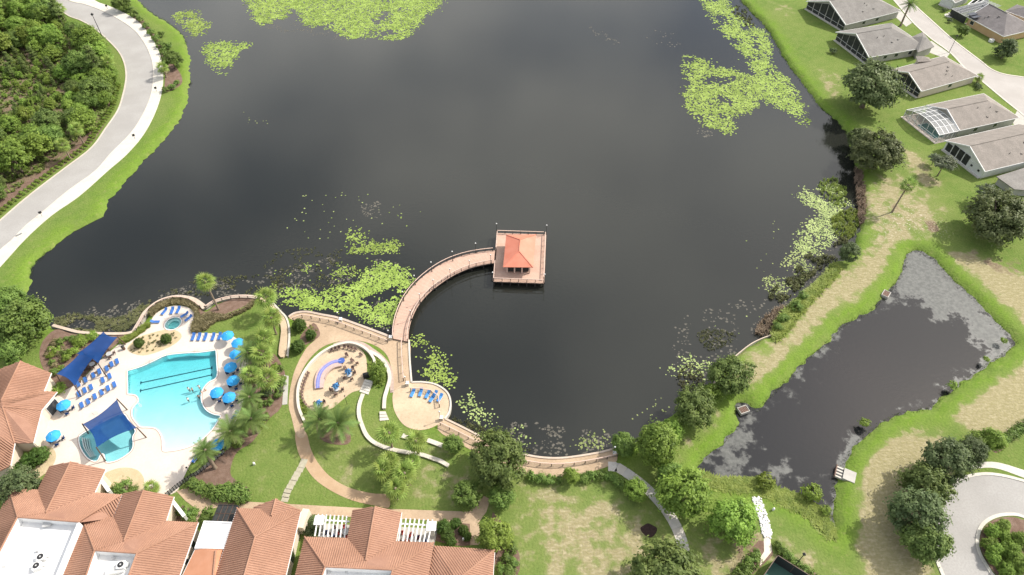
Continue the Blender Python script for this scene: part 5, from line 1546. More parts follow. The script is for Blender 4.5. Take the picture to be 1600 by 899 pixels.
# ================================================================== POOL UMBRELLAS
um_pole = MB().tube((0, 0, 0), (0, 0, 2.55), 0.035, n=6).mesh('pole', M['white'])
def canopy_mesh(r=1.42, m=None):
    mb = MB(); n = 8
    vs = [(0, 0, 2.72)]
    for rr, z in ((r * 0.5, 2.5), (r, 2.12)):
        for k in range(n):
            a = 2 * math.pi * k / n
            vs.append((rr * math.cos(a), rr * math.sin(a), z))
    for k in range(n):   # short valance
        a = 2 * math.pi * k / n
        vs.append((r * math.cos(a), r * math.sin(a), 1.97))
    fs = [(0, 1 + k, 1 + (k + 1) % n) for k in range(n)]
    for o in (1, 9): fs += [(o + k, o + 8 + k, o + 8 + (k + 1) % n, o + (k + 1) % n) for k in range(n)]
    return mb.add(vs, fs).mesh('canopy', m or M['umbrella'])
um_can = canopy_mesh()
um_fin = MB().tube((0, 0, 2.7), (0, 0, 2.88), 0.05, 0.02).mesh('finial', M['white'])
um_table = MB().tube((0, 0, 0.70), (0, 0, 0.74), 0.62, 0.62, 14).mesh('table_top', M['white'])
def umbrella(x, y, label, s=1.0, group='azure pool umbrellas'):
    p = P(x, y, 2.3); p.z = 0.07
    t = thing('pool_umbrella', label, 'umbrella', p, random.random(), group); t.scale = (s, s, s)
    link('pole', um_pole, t); link('canopy', um_can, t); link('finial', um_fin, t)
    return p
# dark blue chairs
ch_leg = MB().box((0, 0, 0.22), (0.05, 0.05, 0.44)).mesh('leg', M['black'])
def chair_set(key, mseat):
    return (MB().box((0, 0, 0.45), (0.56, 0.54, 0.07)).mesh('seat', mseat), MB().box((0, 0.27, 0.75), (0.54, 0.07, 0.58), rx=-0.15).mesh('backrest', mseat), MB().box((-.27, 0, .63), (.06, .5, .05)).box((.27, 0, .63), (.06, .5, .05)).mesh('armrests', M['black'] if key != 'brown' else mseat))
CH = {k: chair_set(k, m) for k, m in (('blue', M['blue_sling']), ('brown', M['brown_chair']), ('red', M['red_chair']), ('navy', M['sail']))}
def side_word(a):
    x, y = math.sin(a), -math.cos(a)
    return ('right' if x > 0 else 'left') if abs(x) > abs(y) else ('far' if y > 0 else 'near')
def chair(p, rz, kind_, label, group, s=1.0):
    t = thing('chair', label, 'chair', p, rz, group); t.scale = (s, s, s)
    a, b_, c_ = CH[kind_]
    link('seat', a, t); link('backrest', b_, t); link('armrest_pair', c_, t)
    for sx in (-.24, .24):
        for sy in (-.23, .23): link('leg', ch_leg, t, (sx, sy, 0))
    return t
tb_leg = MB().tube((0, 0, 0), (0, 0, 0.7), 0.05, n=6).tube((0, 0, 0), (0, 0, 0.05), 0.35, 0.3, 10).mesh('pedestal', M['black'])
tb_top = MB().tube((0, 0, 0.70), (0, 0, 0.74), 0.6, 0.6, 14).mesh('table_top', M['grey_metal'])
def table(p, label, group):
    t = thing('round_table', label, 'table', p, 0, group)
    link('pedestal', tb_leg, t); link('table_top', tb_top, t)
um = [(355,524,'at the end of the lounger row by the wedge lawn'), (371,535.5,'second down the right pool edge, half against the lawn'), (368,553,'half hidden by palm fronds on the right deck edge'), (359.6,573.4,'alone beside the pool corner on the right'), (364,594,'above the pair on the right deck lobe'),
      (338,613,'on the left of the pair in the round deck lobe'), (357.5,620.5,'on the right of the pair in the round deck lobe'), (339,694.5,'beside the single date palm at the lower right deck'), (98.6,632.6,'by the pool house corner, upper of the two'), (82.4,680.6,'by the pool house, lower of the two')]
random.seed(4)
for k, (x, y, w) in enumerate(um):
    p = umbrella(x, y, 'azure umbrella ' + w)
    if k in (3, 4, 5, 6, 8, 9, 7):
        table(p, 'table under umbrella ' + w, 'tables under umbrellas')
        for q, a in enumerate((0.4, 1.97, 3.54, 5.1)):
            chair(p + Vector((math.sin(a) * 1.05, -math.cos(a) * 1.05, 0)), a + math.pi, 'navy' if k > 2 else 'blue', side_word(a) + ' chair under umbrella ' + w, 'chairs under the azure umbrellas')

# ================================================================== SUN LOUNGERS
def lounger_meshes(m):
    return (MB().box((0, -0.28, 0.33), (0.68, 1.4, 0.09)).mesh('seat', m), MB().box((0, 0.68, 0.52), (0.68, 0.72, 0.08), rx=0.62).mesh('backrest', m),
            MB().box((-.34, -.2, .28), (.05, 1.6, .06)).mesh('side_rail', M['white']))
LG = {'navy': lounger_meshes(M['blue_sling']), 'light': lounger_meshes(M['blue_sling_light'])}
lg_leg = MB().box((0, 0, 0.14), (0.05, 0.05, 0.28)).mesh('leg', M['white'])
def lounger(x, y, vec, kind_, label, group, z=0.07):
    p = P(x, y, 0.35); p.z = z
    q_ = P(x + vec[0] * .1, y + vec[1] * .1, 0.35) - P(x, y, 0.35)
    ang = math.atan2(-q_.x, q_.y)
    t = thing('sun_lounger', label, 'sun lounger', p, ang, group)
    a, b_, c_ = LG[kind_]
    link('seat', a, t); link('backrest', b_, t); link('side_rail', c_, t); link('side_rail', c_, t, (.68, 0, 0))
    for sx in (-.28, .28):
        for sy in (-.85, .45): link('leg', lg_leg, t, (sx, sy, 0))
S6 = lambda q: [(60 + x / 5.617, 500 + y / 5.617) for x, y in q]
rows = [('row along the shade sails', S6([(692,368),(645,393),(603,430),(537,457),(485,490),(415,530),(352,568)])),
        ('middle row', S6([(627,497),(567,533),(463,595),(408,622),(358,655)])),
        ('row nearest the pool', S6([(668,572),(613,605),(557,640),(497,677),(438,720),(382,752)]))]
for rn, pts in rows:
    for k, (x, y) in enumerate(pts):
        lounger(x, y, (4, 11), 'navy', 'navy sun lounger, %s from the right in the %s' % (OR[k], rn), 'loungers left of the pool')
        if k and k % 2 == 0 and rn != 'middle row':
            p = P(x + 3.5, y - 3, 0.07)
            table_ = thing('side_table', 'side table by the %s lounger from right, %s' % (OR[k], rn), 'side table', p, 0.3, 'side tables between loungers')
            MB().box((0, 0, 0.4), (0.45, 0.45, 0.04)).build('table_top', M['bronze'], table_, local=True)
            MB().box((0, 0, 0.19), (0.12, 0.12, 0.38)).build('leg', M['bronze'], table_, local=True)
S61 = lambda q: [(200 + x / 6.154, 440 + y / 6.154) for x, y in q]
for k, ((x, y), a) in enumerate(zip(S61([(350,290),(425,283),(483,277),(545,322),(583,355),(263,388)]), ((45, -50), (27, -65), (30, -55), (70, -40), (65, -50), (-80, 2)))):
    lounger(x, y, a, 'navy', 'navy sun lounger round the hot tub, ' + ('leftmost of the three above it', 'middle of the three above it', 'rightmost of the three above it', 'upper of the two right of it', 'lower of the two right of it', 'lone one left of it')[k], 'loungers round the hot tub')
for k, (x, y) in enumerate(S61([(628,535),(685,535),(745,535),(820,535),(882,530)])):
    lounger(x, y, (28, -75), 'navy', 'navy sun lounger in the row above the pool, %s from the left' % OR[k], 'loungers above the pool')
S56 = lambda q: [(560 + x / 5.618, 580 + y / 5.618) for x, y in q]
for k, ((x, y), a) in enumerate(zip(S56([(477,193),(547,188),(608,205),(668,208),(648,240),(716,236)]), ((25, -55), (15, -48), (27, -50), (40, -55), (40, -55), (30, -47)))):
    lounger(x, y, a, 'light', 'bright blue sun lounger on the round terrace, %s from the left' % OR[k], 'loungers on the round terrace', 0.062)
for x, y, w in ((368,649,'by the palms at the right deck edge'), (306,716,'left of the lone date palm')):
    lounger(x, y, (30, -40), 'navy', 'navy sun lounger ' + w, 'stray loungers on the deck')
# tables below the sails
for k, (x, y) in enumerate(((146, 572), (172, 556), (131, 579))):
    p = P(x, y, 0.07)
    table(p, 'small round table beside the shade sails, %s from the pool house' % ('second', 'third', 'first')[k], 'tables by the sails')
    for q in range(4):
        a = q * 1.57 + 0.5
        chair(p + Vector((math.sin(a) * 0.95, -math.cos(a) * 0.95, 0)), a + math.pi, 'brown', '%s chair at the sail-side table, %s from the pool house' % (side_word(a), ('second', 'third', 'first')[k]), 'chairs at the sail tables')
gb = thing('litter_bin', 'dark bin on the deck by the upper shade sail', 'bin', P(194, 546, 0.07))
MB().tube((0, 0, 0), (0, 0, 1.0), 0.32, 0.35, 10).build('body', M['bronze'], gb, local=True); MB().tube((0, 0, 1.0), (0, 0, 1.25), 0.4, 0.15, 10).build('lid', M['black'], gb, local=True)

# ================================================================== CIRCULAR PATIO
S64 = lambda q: [(440 + x / 6.422, 520 + y / 6.422) for x, y in q]
ring = smooth(PP(S64([(225,880),(175,760),(160,640),(172,520),(215,410),(290,300),(390,205),(500,140),(610,105),(700,98),(790,125),(870,180),(925,260),(930,310)]), 0.75), False, 4)
rw = thing('seat_wall', 'white curved seat wall enclosing the circular patio', 'garden wall', P(480, 560, 0))
MB().wall(ring, 0.5, 0, 0.68).build('wall_face', M['whitewall'], rw)
MB().wall(ring, 0.55, 0.68, 0.78).build('wall_cap', M['wallcap'], rw)
ow = smooth(PP(S64([(880,185),(960,225),(1020,280),(1070,370),(1085,460),(1060,560),(1035,650),(1028,760)]), 0.45), False, 4)
o2 = thing('garden_wall', 'white curved garden wall right of the little patio tree', 'garden wall', P(605, 590, 0))
MB().wall(ow, 0.6, 0, 0.45).build('wall_face', M['whitewall'], o2); MB().wall(ow, 0.75, 0.45, 0.52).build('wall_cap', M['wallcap'], o2)
bd = smooth(PP(S64([(520,115),(620,82),(720,80),(830,105),(930,170),(1020,240),(1090,330),(1120,450),(1125,600)]), 0), False, 4)
tag(MB().wall([p for p in offset_line(bd, -0.35)], 0.8, -0.1, 0.075).build('brick_border', M['coping']), kind='structure')
lw = smooth(PP(S56([(40,200),(10,290),(5,380),(30,470),(70,560),(130,620),(220,665),(330,695),(440,715),(560,735),(650,765),(720,790),(790,830)]), 0.3), False, 4)
o3 = thing('garden_wall', 'long white curving wall sweeping below the patio steps to the two palms', 'garden wall', P(565, 660, 0))
MB().wall(lw, 0.65, 0, 0.32).build('wall_face', M['whitewall'], o3); MB().wall(lw, 0.8, 0.32, 0.38).build('wall_cap', M['wallcap'], o3)
for pts, w in ((S56([(385,565),(440,585)]), 'left of the right palm'), (S56([(605,605),(680,632),(740,655)]), 'right of the right palm')):
    l_ = PP(pts, 0.3); o4 = thing('garden_wall', 'short white wall piece on the slope ' + w, 'garden wall', l_[0].copy())
    MB().wall(l_, 0.8, 0, 0.3).build('wall_face', M['whitewall'], o4); MB().wall(l_, 0.92, 0.3, 0.36).build('wall_cap', M['wallcap'], o4)
# white steps
def steps(pxq, n, label, z0=0.1, rise=0.13):
    q = PP(pxq, 0)      # far-left, far-right, near-right, near-left
    c = sum(q, Vector()) / 4
    t = thing('garden_steps', label, 'steps', Vector((c.x, c.y, 0)), 0)
    for k in range(n):
        a0, a1 = k / n, (k + 0.94) / n
        MB().prism([q[0].lerp(q[3], a0), q[1].lerp(q[2], a0), q[1].lerp(q[2], a1), q[0].lerp(q[3], a1)], -0.1, z0 + rise * (n - k)).build('step', M['whitewall'], t)
steps(S64([(840,480),(920,500),(870,625),(780,595)]), 5, 'flight of white steps below the dark grill on the circular patio', 0.04, 0.09)
steps(S64([(985,800),(1045,800),(1080,880),(985,890)]), 3, 'small white steps at the foot of the curved garden wall', 0.06, 0.1)
# serpentine fountain with a violet mosaic channel
fc = PP(S64([(375,555),(378,480),(400,405),(450,345),(520,305),(600,290)]), 0.5)
fcs = smooth(fc, False, 5)
ft = thing('curved_fountain', 'curved fountain basin with violet blue mosaic channel on the patio', 'fountain', P(505, 585, 0))
nfc = len(fcs)
wide = [0.85 + 0.25 * math.sin(math.pi * k / (nfc - 1)) for k in range(nfc)]
la = [p + (offset_line(fcs, 1.0)[k] - p) * wide[k] for k, p in enumerate(fcs)]; lb = [p - (offset_line(fcs, 1.0)[k] - p) * (wide[k] + 0.35 * (k / nfc)) for k, p in enumerate(fcs)]
MB().prism(la + lb[::-1], 0, 0.5).build('basin', M['mosaic_rim'], ft)
cl = offset_line(fcs, 0.25)
MB().prism(offset_line(cl, 0.38) + offset_line(cl, -0.38)[::-1], 0.4, 0.56).build('mosaic_channel', M['mosaic'], ft)
ep = cl[-1]
MB().tube((ep.x, ep.y, 0.4), (ep.x, ep.y, 0.585), 0.75, 0.75, 18).build('mosaic_pool', mat('violet_water', (0.06, 0.11, 0.34), None, rough=0.15), ft)
MB().wall([Vector((p.x, p.y, 0)) for p in cl], 0.1, 0.5, 0.6).build('centre_line', mat('pale_mosaic', (0.34, 0.36, 0.62), None, rough=0.4), ft)
MB().wall([Vector((p.x, p.y, 0)) for p in lb[6:]], 0.16, 0, 0.62).build('rim', M['coping'], ft)
# patio chairs along the seat wall
topc = S64([(500,180),(538,168),(575,158),(632,148),(672,155),(705,165),(742,172),(798,225)])
for k, (x, y) in enumerate(topc):
    c0 = P(x, y, 0.4); c0.z = 0.05
    chair(c0, R(-20 + 14 * k - 20), 'brown', 'brown patio chair along the top of the seat wall, %s from the left' % OR[k], 'chairs along the upper seat wall', 1.0)
leftc = S64([(270,405),(258,435),(242,465),(230,498),(220,530),(213,565),(205,598),(205,630),(212,662),(228,695),(245,722),(270,748)])
for k, (x, y) in enumerate(leftc):
    c0 = P(x, y, 0.4); c0.z = 0.05
    chair(c0, R(70 + 5 * k), 'brown', 'brown patio chair along the left of the seat wall, %s from the top' % OR[k], 'chairs along the left seat wall', 0.8)
for k, (x, y) in enumerate(S64([(655,232),(712,285),(758,308),(715,365),(635,352)])):
    c0 = P(x, y, 0.4); c0.z = 0.05
    chair(c0, R((30, 60, 200, 10, 120)[k]), 'brown', 'loose brown patio chair above the folded umbrellas, %s from the top' % OR[k], 'loose patio chairs', 1.1)
fu_can = MB().tube((0, 0, 1.2), (0, 0, 2.1), 0.42, 0.24, 9).tube((0, 0, 2.1), (0, 0, 2.75), 0.24, 0.05, 9).mesh('folded_canopy', M['umbrella_dark'])
for k, ((x, y), w) in enumerate(zip(S64([(680,432),(555,575),(385,745)]), ('uppermost, by the loose chairs', 'middle one', 'lowest, near the palms'))):
    p = P(x, y, 0.4); p.z = 0.05
    t = thing('patio_umbrella', 'half folded blue umbrella table on the circular patio, ' + w, 'umbrella', p, 0.3 * k, 'folded patio umbrellas')
    link('pole', um_pole, t); link('folded_canopy', fu_can, t)
    link('canopy', um_can_s, t) if False else None
    mb = MB(); n = 8
    vs = [(0, 0, 2.75)] + [((0.95 if i % 2 == 0 else 0.45) * math.cos(2 * math.pi * i / 16), (0.95 if i % 2 == 0 else 0.45) * math.sin(2 * math.pi * i / 16), 1.75 + 0.1 * (i % 3)) for i in range(16)]
    mb.add(vs, [(0, 1 + i, 1 + (i + 1) % 16) for i in range(16)]).build('canopy', M['umbrella_dark'], t, local=True)
    table(p, 'round table under the half folded blue umbrella, ' + w, 'patio tables')
    for q in range(4):
        a = q * 1.57 + 0.6 + k
        chair(p + Vector((math.sin(a) * 1.15, -math.cos(a) * 1.15, 0)), a + math.pi, 'brown', side_word(a) + ' chair at the folded patio umbrella, ' + w, 'chairs at the patio umbrellas', 1.1)
p = P(*S64([(852,445)])[0], 0.05)
gr = thing('patio_grill', 'black grill at the top of the white patio steps', 'grill', p, 0.3)
MB().box((0, 0, 0.5), (1.3, 0.8, 0.9)).build('cabinet', M['black'], gr, local=True)
MB().tube((-.55, 0, 1.0), (.55, 0, 1.0), 0.4, n=10).build('hood', M['black'], gr, local=True)
# seats below the pergolas
for q, w in ((pg1, 'left'), (pg2, 'right')):
    for k, (u, v) in enumerate(((0.5, 0.45), (0.82, 0.4), (0.3, 0.75)) if w == 'left' else ((0.1, 0.55), (0.38, 0.6), (0.6, 0.75))):
        c0 = q[0].lerp(q[1], u).lerp(q[3].lerp(q[2], u), v); c0.z = 0.06
        table(c0, 'table under the %s pergola, %s from the left' % (w, ('second', 'third', 'first')[k] if w == 'left' else OR[k]), 'pergola tables')
        red = (w == 'right' and k < 2) or (w == 'left' and k == 1)
        for a in (0.3, 1.9, 3.4, 5.0):
            chair(c0 + Vector((math.sin(a) * .9, -math.cos(a) * .9, 0)), a + math.pi, 'red' if red else ('navy' if k == 2 else 'brown'), '%s chair, %s side of table %s from left, %s pergola' % ('red' if red else 'dark blue' if k == 2 else 'brown', side_word(a), (('second', 'third', 'first')[k] if w == 'left' else OR[k]), w), 'chairs under the %s pergola' % w, 1.05)
# dark gate and fence at the pool deck's lower corner
gt = thing('pool_gate', 'dark metal gate and fence at the lower corner of the pool deck', 'gate', P(277, 764, 0))
gl = PP([(262,776),(277,764),(292,753),(310,742),(330,726),(352,708)], 0.0)
for i in range(len(gl) - 1):
    for k in range(4):
        p = gl[i].lerp(gl[i + 1], k / 4)
        MB().box((p.x, p.y, 0.75), (0.1, 0.1, 1.5)).build('post', M['black'], gt)
    for z in (0.25, 1.3):
        MB().beam(gl[i] + Vector((0, 0, z)), gl[i + 1] + Vector((0, 0, z)), 0.06, 0.08).build('rail', M['black'], gt)
    MB().beam(gl[i] + Vector((0, 0, .78)), gl[i + 1] + Vector((0, 0, .78)), 0.015, 0.95).build('mesh_panel', sm, gt)

# ================================================================== PEOPLE IN THE POOL
def person_mesh(name, arms, m):
    bm = bmesh.new()
    L = bm.verts.layers.skin.verify()
    def v(p, r, root=False):
        x = bm.verts.new(p); x[L].radius = (r, r); x[L].use_root = root
        return x
    pel = v((0, 0, .92), .145, True); wa = v((0, 0, 1.12), .125); chest = v((0, 0, 1.34), .155); nk = v((0, 0, 1.5), .055); hd = v((0, .01, 1.6), .085); tp = v((0, 0, 1.72), .08)
    for a, b_ in ((pel, wa), (wa, chest), (chest, nk), (nk, hd), (hd, tp)): bm.edges.new((a, b_))
    for s in (-1, 1):
        hip = v((s * .09, 0, .86), .09); kn = v((s * .1, .03, .48), .06); an = v((s * .1, 0, .09), .042); toe = v((s * .11, .14, .04), .035)
        for a, b_ in ((pel, hip), (hip, kn), (kn, an), (an, toe)): bm.edges.new((a, b_))
        sh = v((s * .18, 0, 1.4), .062)
        el = v((s * (.2 + .12 * arms), .1 * arms, 1.12 + .1 * arms), .045); wr_ = v((s * (.22 + .3 * arms), .22 * arms, .9 + .25 * arms), .033); ha = v((s * (.22 + .38 * arms), .27 * arms, .82 + .27 * arms), .03)
        for a, b_ in ((chest, sh), (sh, el), (el, wr_), (wr_, ha)): bm.edges.new((a, b_))
    me_ = bpy.data.meshes.new(name); bm.to_mesh(me_); bm.free(); me_.materials.append(m)
    return me_
pmesh = [person_mesh('body', a, M['skin']) for a in (0.2, 0.9, 1.3)]
hair_m = MB().ball((0, -0.015, 1.70), 0.115, 9, 6, (0.9, 1.0, 0.85)).mesh('hair', M['hair'], True)
suit_m = MB().tube((0, 0, .80), (0, 0, 1.0), .185, .165, 10).mesh('swimwear', M['swim'], True)
shirt_m = MB().tube((0, 0, .98), (0, 0, 1.40), .165, .20, 10).mesh('swim_top', M['white'], True)
S4 = lambda q: [(x / 3.995, 440 + y / 3.995) for x, y in q]
for k, ((x, y), w, top) in enumerate(zip(S4([(1174,668),(1197,672),(1240,655),(1282,680),(1256,690),(1238,718),(1172,735)]),
        ('left one of the close pair in mid pool', 'right one of the close pair in mid pool', 'above the others near mid pool', 'right beside the round deck lobe', 'just left of the round deck lobe', 'lowest one by the deck lobe', 'alone at the lower left of the group'), (1, 0, 1, 0, 0, 0, 1))):
    p = P(x, y, 0.2); p.z = floor_z(p) + 0.02
    p.z = max(p.z, -1.1)
    t = link('person', pmesh[k % 3], None, p, (0, 0, k * 1.3))
    tag(t, 'bather %s, %s' % ('in white top' if top else 'with bare shoulders', w), 'person', 'people in the pool')
    mo = t.modifiers.new('skin', 'SKIN'); ms = t.modifiers.new('sub', 'SUBSURF'); ms.levels = 1; ms.render_levels = 2
    link('hair', hair_m, t); link('swimwear', suit_m, t)
    if top: link('swim_top', shirt_m, t)

# ================================================================== POND STRUCTURES, STONES, PATHS
def weir(x, y, rz, label):
    t = thing('overflow_weir', label, 'weir box', P(x, y, PZ), rz, 'timber weir boxes'); t.scale = (.66, .66, .85)
    q = [Vector((a, b_, 0)) for a, b_ in ((-1.5, -1.1), (1.5, -1.1), (1.5, 1.1), (-1.5, 1.1))]
    MB().wall(q, 0.3, -1.0, 0.9, True).build('wall', M['concrete_grey'], t, local=True)
    for k in range(5): MB().box((-1.0 + 0.5 * k, 0, 0.8), (0.36, 1.9, 0.1)).build('grate_bar', M['timber'], t, local=True)
weir(1383, 462, R(50), 'timber topped weir box on the upper bank of the small pond')
weir(1160.5, 643, R(20), 'timber topped weir box in the rounded notch of the small pond')
t = thing('outfall_headwall', 'pale concrete outfall with grate on the right bank of the small pond', 'outfall', P(1323, 742, 0), R(-28))
MB().box((0.5, 0, -0.3), (2.2, 2.4, 0.9)).build('apron', M['concrete_grey'], t, local=True)
MB().box((-1.3, 0, -0.4), (1.3, 2.4, 0.5)).build('sill', M['whitewall'], t, local=True)
for k in range(3): MB().box((-1.3, -0.7 + 0.7 * k, -0.12), (1.3, 0.3, 0.06)).build('slot', M['black'], t, local=True)
MB().box((-2.0, 0, -0.3), (0.15, 2.6, 0.9)).build('trash_rack', M['timber'], t, local=True)
# white riprap chute
random.seed(11)
mb = MB()
chl = smooth(PP([(1182,780),(1187,795),(1193,812),(1197,828),(1199,838)], 0), False, 6)
for i in range(620):
    u = random.random() * (len(chl) - 1.001); k = int(u); p = chl[k].lerp(chl[k + 1], u - k)
    wd = 0.85 if (u / len(chl)) < 0.85 else 0.6
    r = random.uniform(0.1, 0.22)
    mb.ball((p.x + random.uniform(-wd, wd), p.y + random.uniform(-.4, .4), random.uniform(0.0, 0.18)), r, 5, 4, (1, random.uniform(.7, 1.2), .7), 0.25, i)
tag(mb.build('white_riprap', M['riprap']), 'white stone riprap strip running from reeds towards the tennis court', 'riprap', kind='stuff')
sheet('sand_path', [(1193,836),(1203,836),(1206,862),(1196,874),(1188,884),(1186,874),(1194,862)], 0.045, M['sand'], 1)
# stepping stones across the lawn
sp_ = thing('stepping_stone_path', 'line of pale stepping stones across the lawn', 'stepping stones', P(460, 745, 0))
S502 = lambda q: [(240 + x / 5.023, 720 + y / 5.023) for x, y in q]
for k, (x, y) in enumerate(S502([(1180,5),(1165,40),(1148,72),(1127,105),(1108,140),(1090,172),(1070,208),(1052,240),(1040,272),(1032,305)])):
    p = P(x, y, 0)
    MB().box((p.x, p.y, 0.0), (1.35, 0.95, 0.09), -0.15).build('stone', M['step_stone'], sp_)
# small white sphere ornaments / lawn markers
for x, y, w in ((397.5, 726, 'on the bright lawn left of the stepping stones'), (1208, 797, 'on the grass right of the riprap'), (724, 844, 'in the bed beside the right pergola'), (1599, 722, 'right edge')):
    if x > 1590: continue
    p = P(x, y, 0)
    t = thing('lawn_marker', 'small white marker post ' + w, 'marker', p, 0.3, 'white markers')
    MB().box((0, 0, 0.25), (0.35, 0.35, 0.5)).build('body', M['white'], t, local=True); MB().ball((0, 0, 0.6), 0.2).build('cap', M['white'], t, local=True)
g_ = thing('road_grate', 'dark storm grate in the gutter of the lakeside road', 'grate', P(29, 367, 0.12), 0.85)
MB().box((0, 0, 0.0), (1.6, 0.5, 0.05)).build('frame', M['black'], g_, local=True)
for k in range(5): MB().box((-.6 + .3 * k, 0, 0.03), (.12, .42, .04)).build('bar', M['grey_metal'], g_, local=True)
pd = sheet('utility_pad', [(137,51),(145,48),(149,53),(141,57)], 0.04, mat('orange_clay', (0.42, 0.25, 0.13), (0.46, 0.30, 0.17), 1.0), 1)
# ================================================================== VEGETATION
def quads_mesh(name, C, Nn, size, m, aspect=0.62, seed=0):
    """many leaf faces: centres C, normals Nn"""
    rs = np.random.RandomState(seed)
    n = len(C)
    Nn = Nn / np.maximum(np.linalg.norm(Nn, axis=1, keepdims=True), 1e-6)
    t = np.cross(Nn, rs.normal(size=(n, 3))); t /= np.maximum(np.linalg.norm(t, axis=1, keepdims=True), 1e-6)
    b_ = np.cross(Nn, t)
    s = size * rs.uniform(0.6, 1.3, (n, 1))
    v = np.stack([C - t * s, C - b_ * s * aspect + t * s * .1, C + t * s, C + b_ * s * aspect + t * s * .1], 1).reshape(-1, 3)
    me_ = bpy.data.meshes.new(name)
    me_.vertices.add(4 * n); me_.vertices.foreach_set('co', v.ravel().astype(np.float32))
    me_.loops.add(4 * n); me_.loops.foreach_set('vertex_index', np.arange(4 * n, dtype=np.int32))
    me_.polygons.add(n); me_.polygons.foreach_set('loop_start', np.arange(0, 4 * n, 4, dtype=np.int32))
    me_.materials.append(m); me_.update(); me_.validate()
    return me_

def crown_mesh(name, rx, rz, zc, ncl, rc, nleaf, leaf, m, shape='round', seed=0, low=-0.35):
    rs = np.random.RandomState(seed)
    cs = []
    lob = [(rs.normal(size=3), rs.uniform(0.75, 1.25)) for _ in range(7)]
    while len(cs) < ncl:
        d = rs.normal(size=3); d /= np.linalg.norm(d)
        if d[2] < low: continue
        if shape == 'round':
            k = rs.uniform(0.25, 1.0) ** 0.5
            f = 1.0
            for a, w in lob:
                q = max(0, d.dot(a / np.linalg.norm(a))); f += (w - 1) * q ** 4
            cs.append((d[0] * rx * k * f, d[1] * rx * k * f, zc + d[2] * rz * k * f))
        elif shape == 'cone':
            h = rs.uniform(0, 1); r = rx * (1 - h) ** 0.75 * (0.85 + 0.15 * math.sin(h * 14 + seed)) * rs.uniform(0.75, 1.0) + 0.1
            a = rs.uniform(0, 6.283)
            cs.append((r * math.cos(a), r * math.sin(a), zc - rz + 2 * rz * h))
        elif shape == 'tier':      # layered, open pine
            h = rs.randint(0, 6) / 5.0; a = rs.uniform(0, 6.283); r = rx * (1 - 0.75 * h) * rs.uniform(0.3, 1.0)
            cs.append((r * math.cos(a), r * math.sin(a), zc - rz + 2 * rz * h + rs.uniform(-.3, .3)))
    cs = np.array(cs)
    C, Nn = [], []
    cen = np.array([0, 0, zc - rz * 0.3])
    for c in cs:
        d = rs.normal(size=(nleaf, 3)); d /= np.linalg.norm(d, axis=1, keepdims=True)
        d[:, 2] = np.where(d[:, 2] < -0.3, -d[:, 2], d[:, 2])
        rr = rc * rs.uniform(0.4, 1.3)
        st = np.array([rs.uniform(.6, 1.5), rs.uniform(.6, 1.5), rs.uniform(.5, 1.0)])
        C.append(c + d * rr * rs.uniform(0.25, 1.3, (nleaf, 1)) * st)
        o = (c - cen); o /= max(np.linalg.norm(o), 1e-6)
        Nn.append(d * 0.9 + o * 0.5 + np.array([0, 0, 0.35]) + rs.normal(size=(nleaf, 3)) * 0.35)
    return quads_mesh(name, np.concatenate(C), np.concatenate(Nn), leaf, m, seed=seed), cs

def trunk_mesh(zc, r, cs, m, n=6, seed=0, lean=0.0):
    rs = random.Random(seed)
    mb = MB()
    top = Vector((lean, 0, zc * 0.75))
    mid_ = Vector((lean * .4 + rs.uniform(-.15, .15), rs.uniform(-.15, .15), zc * 0.4))
    mb.tube((0, 0, -0.2), mid_, r, r * 0.72, 8).tube(mid_, top, r * 0.72, r * 0.5, 8)
    for k in range(n):
        c = Vector(cs[(k * 7) % len(cs)])
        j = mid_.lerp(top, rs.uniform(0.4, 1.0))
        kn = j.lerp(c, 0.55) + Vector((0, 0, 0.3))
        mb.tube(j, kn, r * 0.38, r * 0.22, 5).tube(kn, c, r * 0.22, r * 0.08, 5)
    return mb.mesh('trunk', m, True)

SP = {}
def species(key, R0, variants):
    SP[key] = (R0, variants)
def make(key, R0, nvar, m, **kw):
    out = []
    for s in range(nvar):
        k = dict(kw); tr = k.pop('tr', 0.3)
        me_, cs = crown_mesh('crown', m=m, seed=hash_(key) + s, **k)
        out.append((me_, trunk_mesh(k['zc'], tr, cs, M['trunk'], 6, s)))
    SP[key] = (R0, out)
def hash_(s): return sum(ord(c) * (i + 3) for i, c in enumerate(s)) % 9973
make('oak', 6.0, 3, M['leaf_oak'], rx=4.9, rz=3.3, zc=4.4, ncl=230, rc=1.0, nleaf=62, leaf=0.26, tr=0.5, low=-0.75)
make('olive', 5.0, 2, M['leaf_olive'], rx=4.0, rz=3.5, zc=4.3, ncl=170, rc=0.9, nleaf=62, leaf=0.24, tr=0.4, low=-0.75)
make('mid', 4.0, 3, M['leaf_mid'], rx=3.2, rz=2.8, zc=3.5, ncl=130, rc=0.8, nleaf=60, leaf=0.21, tr=0.28, low=-0.8)
make('bright', 4.0, 3, M['leaf_bright'], rx=3.2, rz=2.9, zc=3.6, ncl=130, rc=0.8, nleaf=60, leaf=0.21, tr=0.28, low=-0.8)
make('cypress', 3.8, 2, M['leaf_bright'], rx=3.4, rz=4.6, zc=5.4, ncl=210, rc=0.75, nleaf=60, leaf=0.2, tr=0.3, shape='cone')
make('cypressx', 4.0, 1, M['leaf_bright'], rx=2.9, rz=3.9, zc=4.6, ncl=190, rc=0.8, nleaf=60, leaf=0.2, tr=0.28, low=-0.85)
make('dark', 4.0, 2, M['leaf_dark'], rx=3.2, rz=3.3, zc=4.2, ncl=140, rc=0.75, nleaf=62, leaf=0.2, tr=0.3, low=-0.8)
make('conifer', 2.4, 1, M['leaf_dark'], rx=2.2, rz=2.3, zc=2.4, ncl=150, rc=0.55, nleaf=60, leaf=0.14, tr=0.2, low=-0.8)
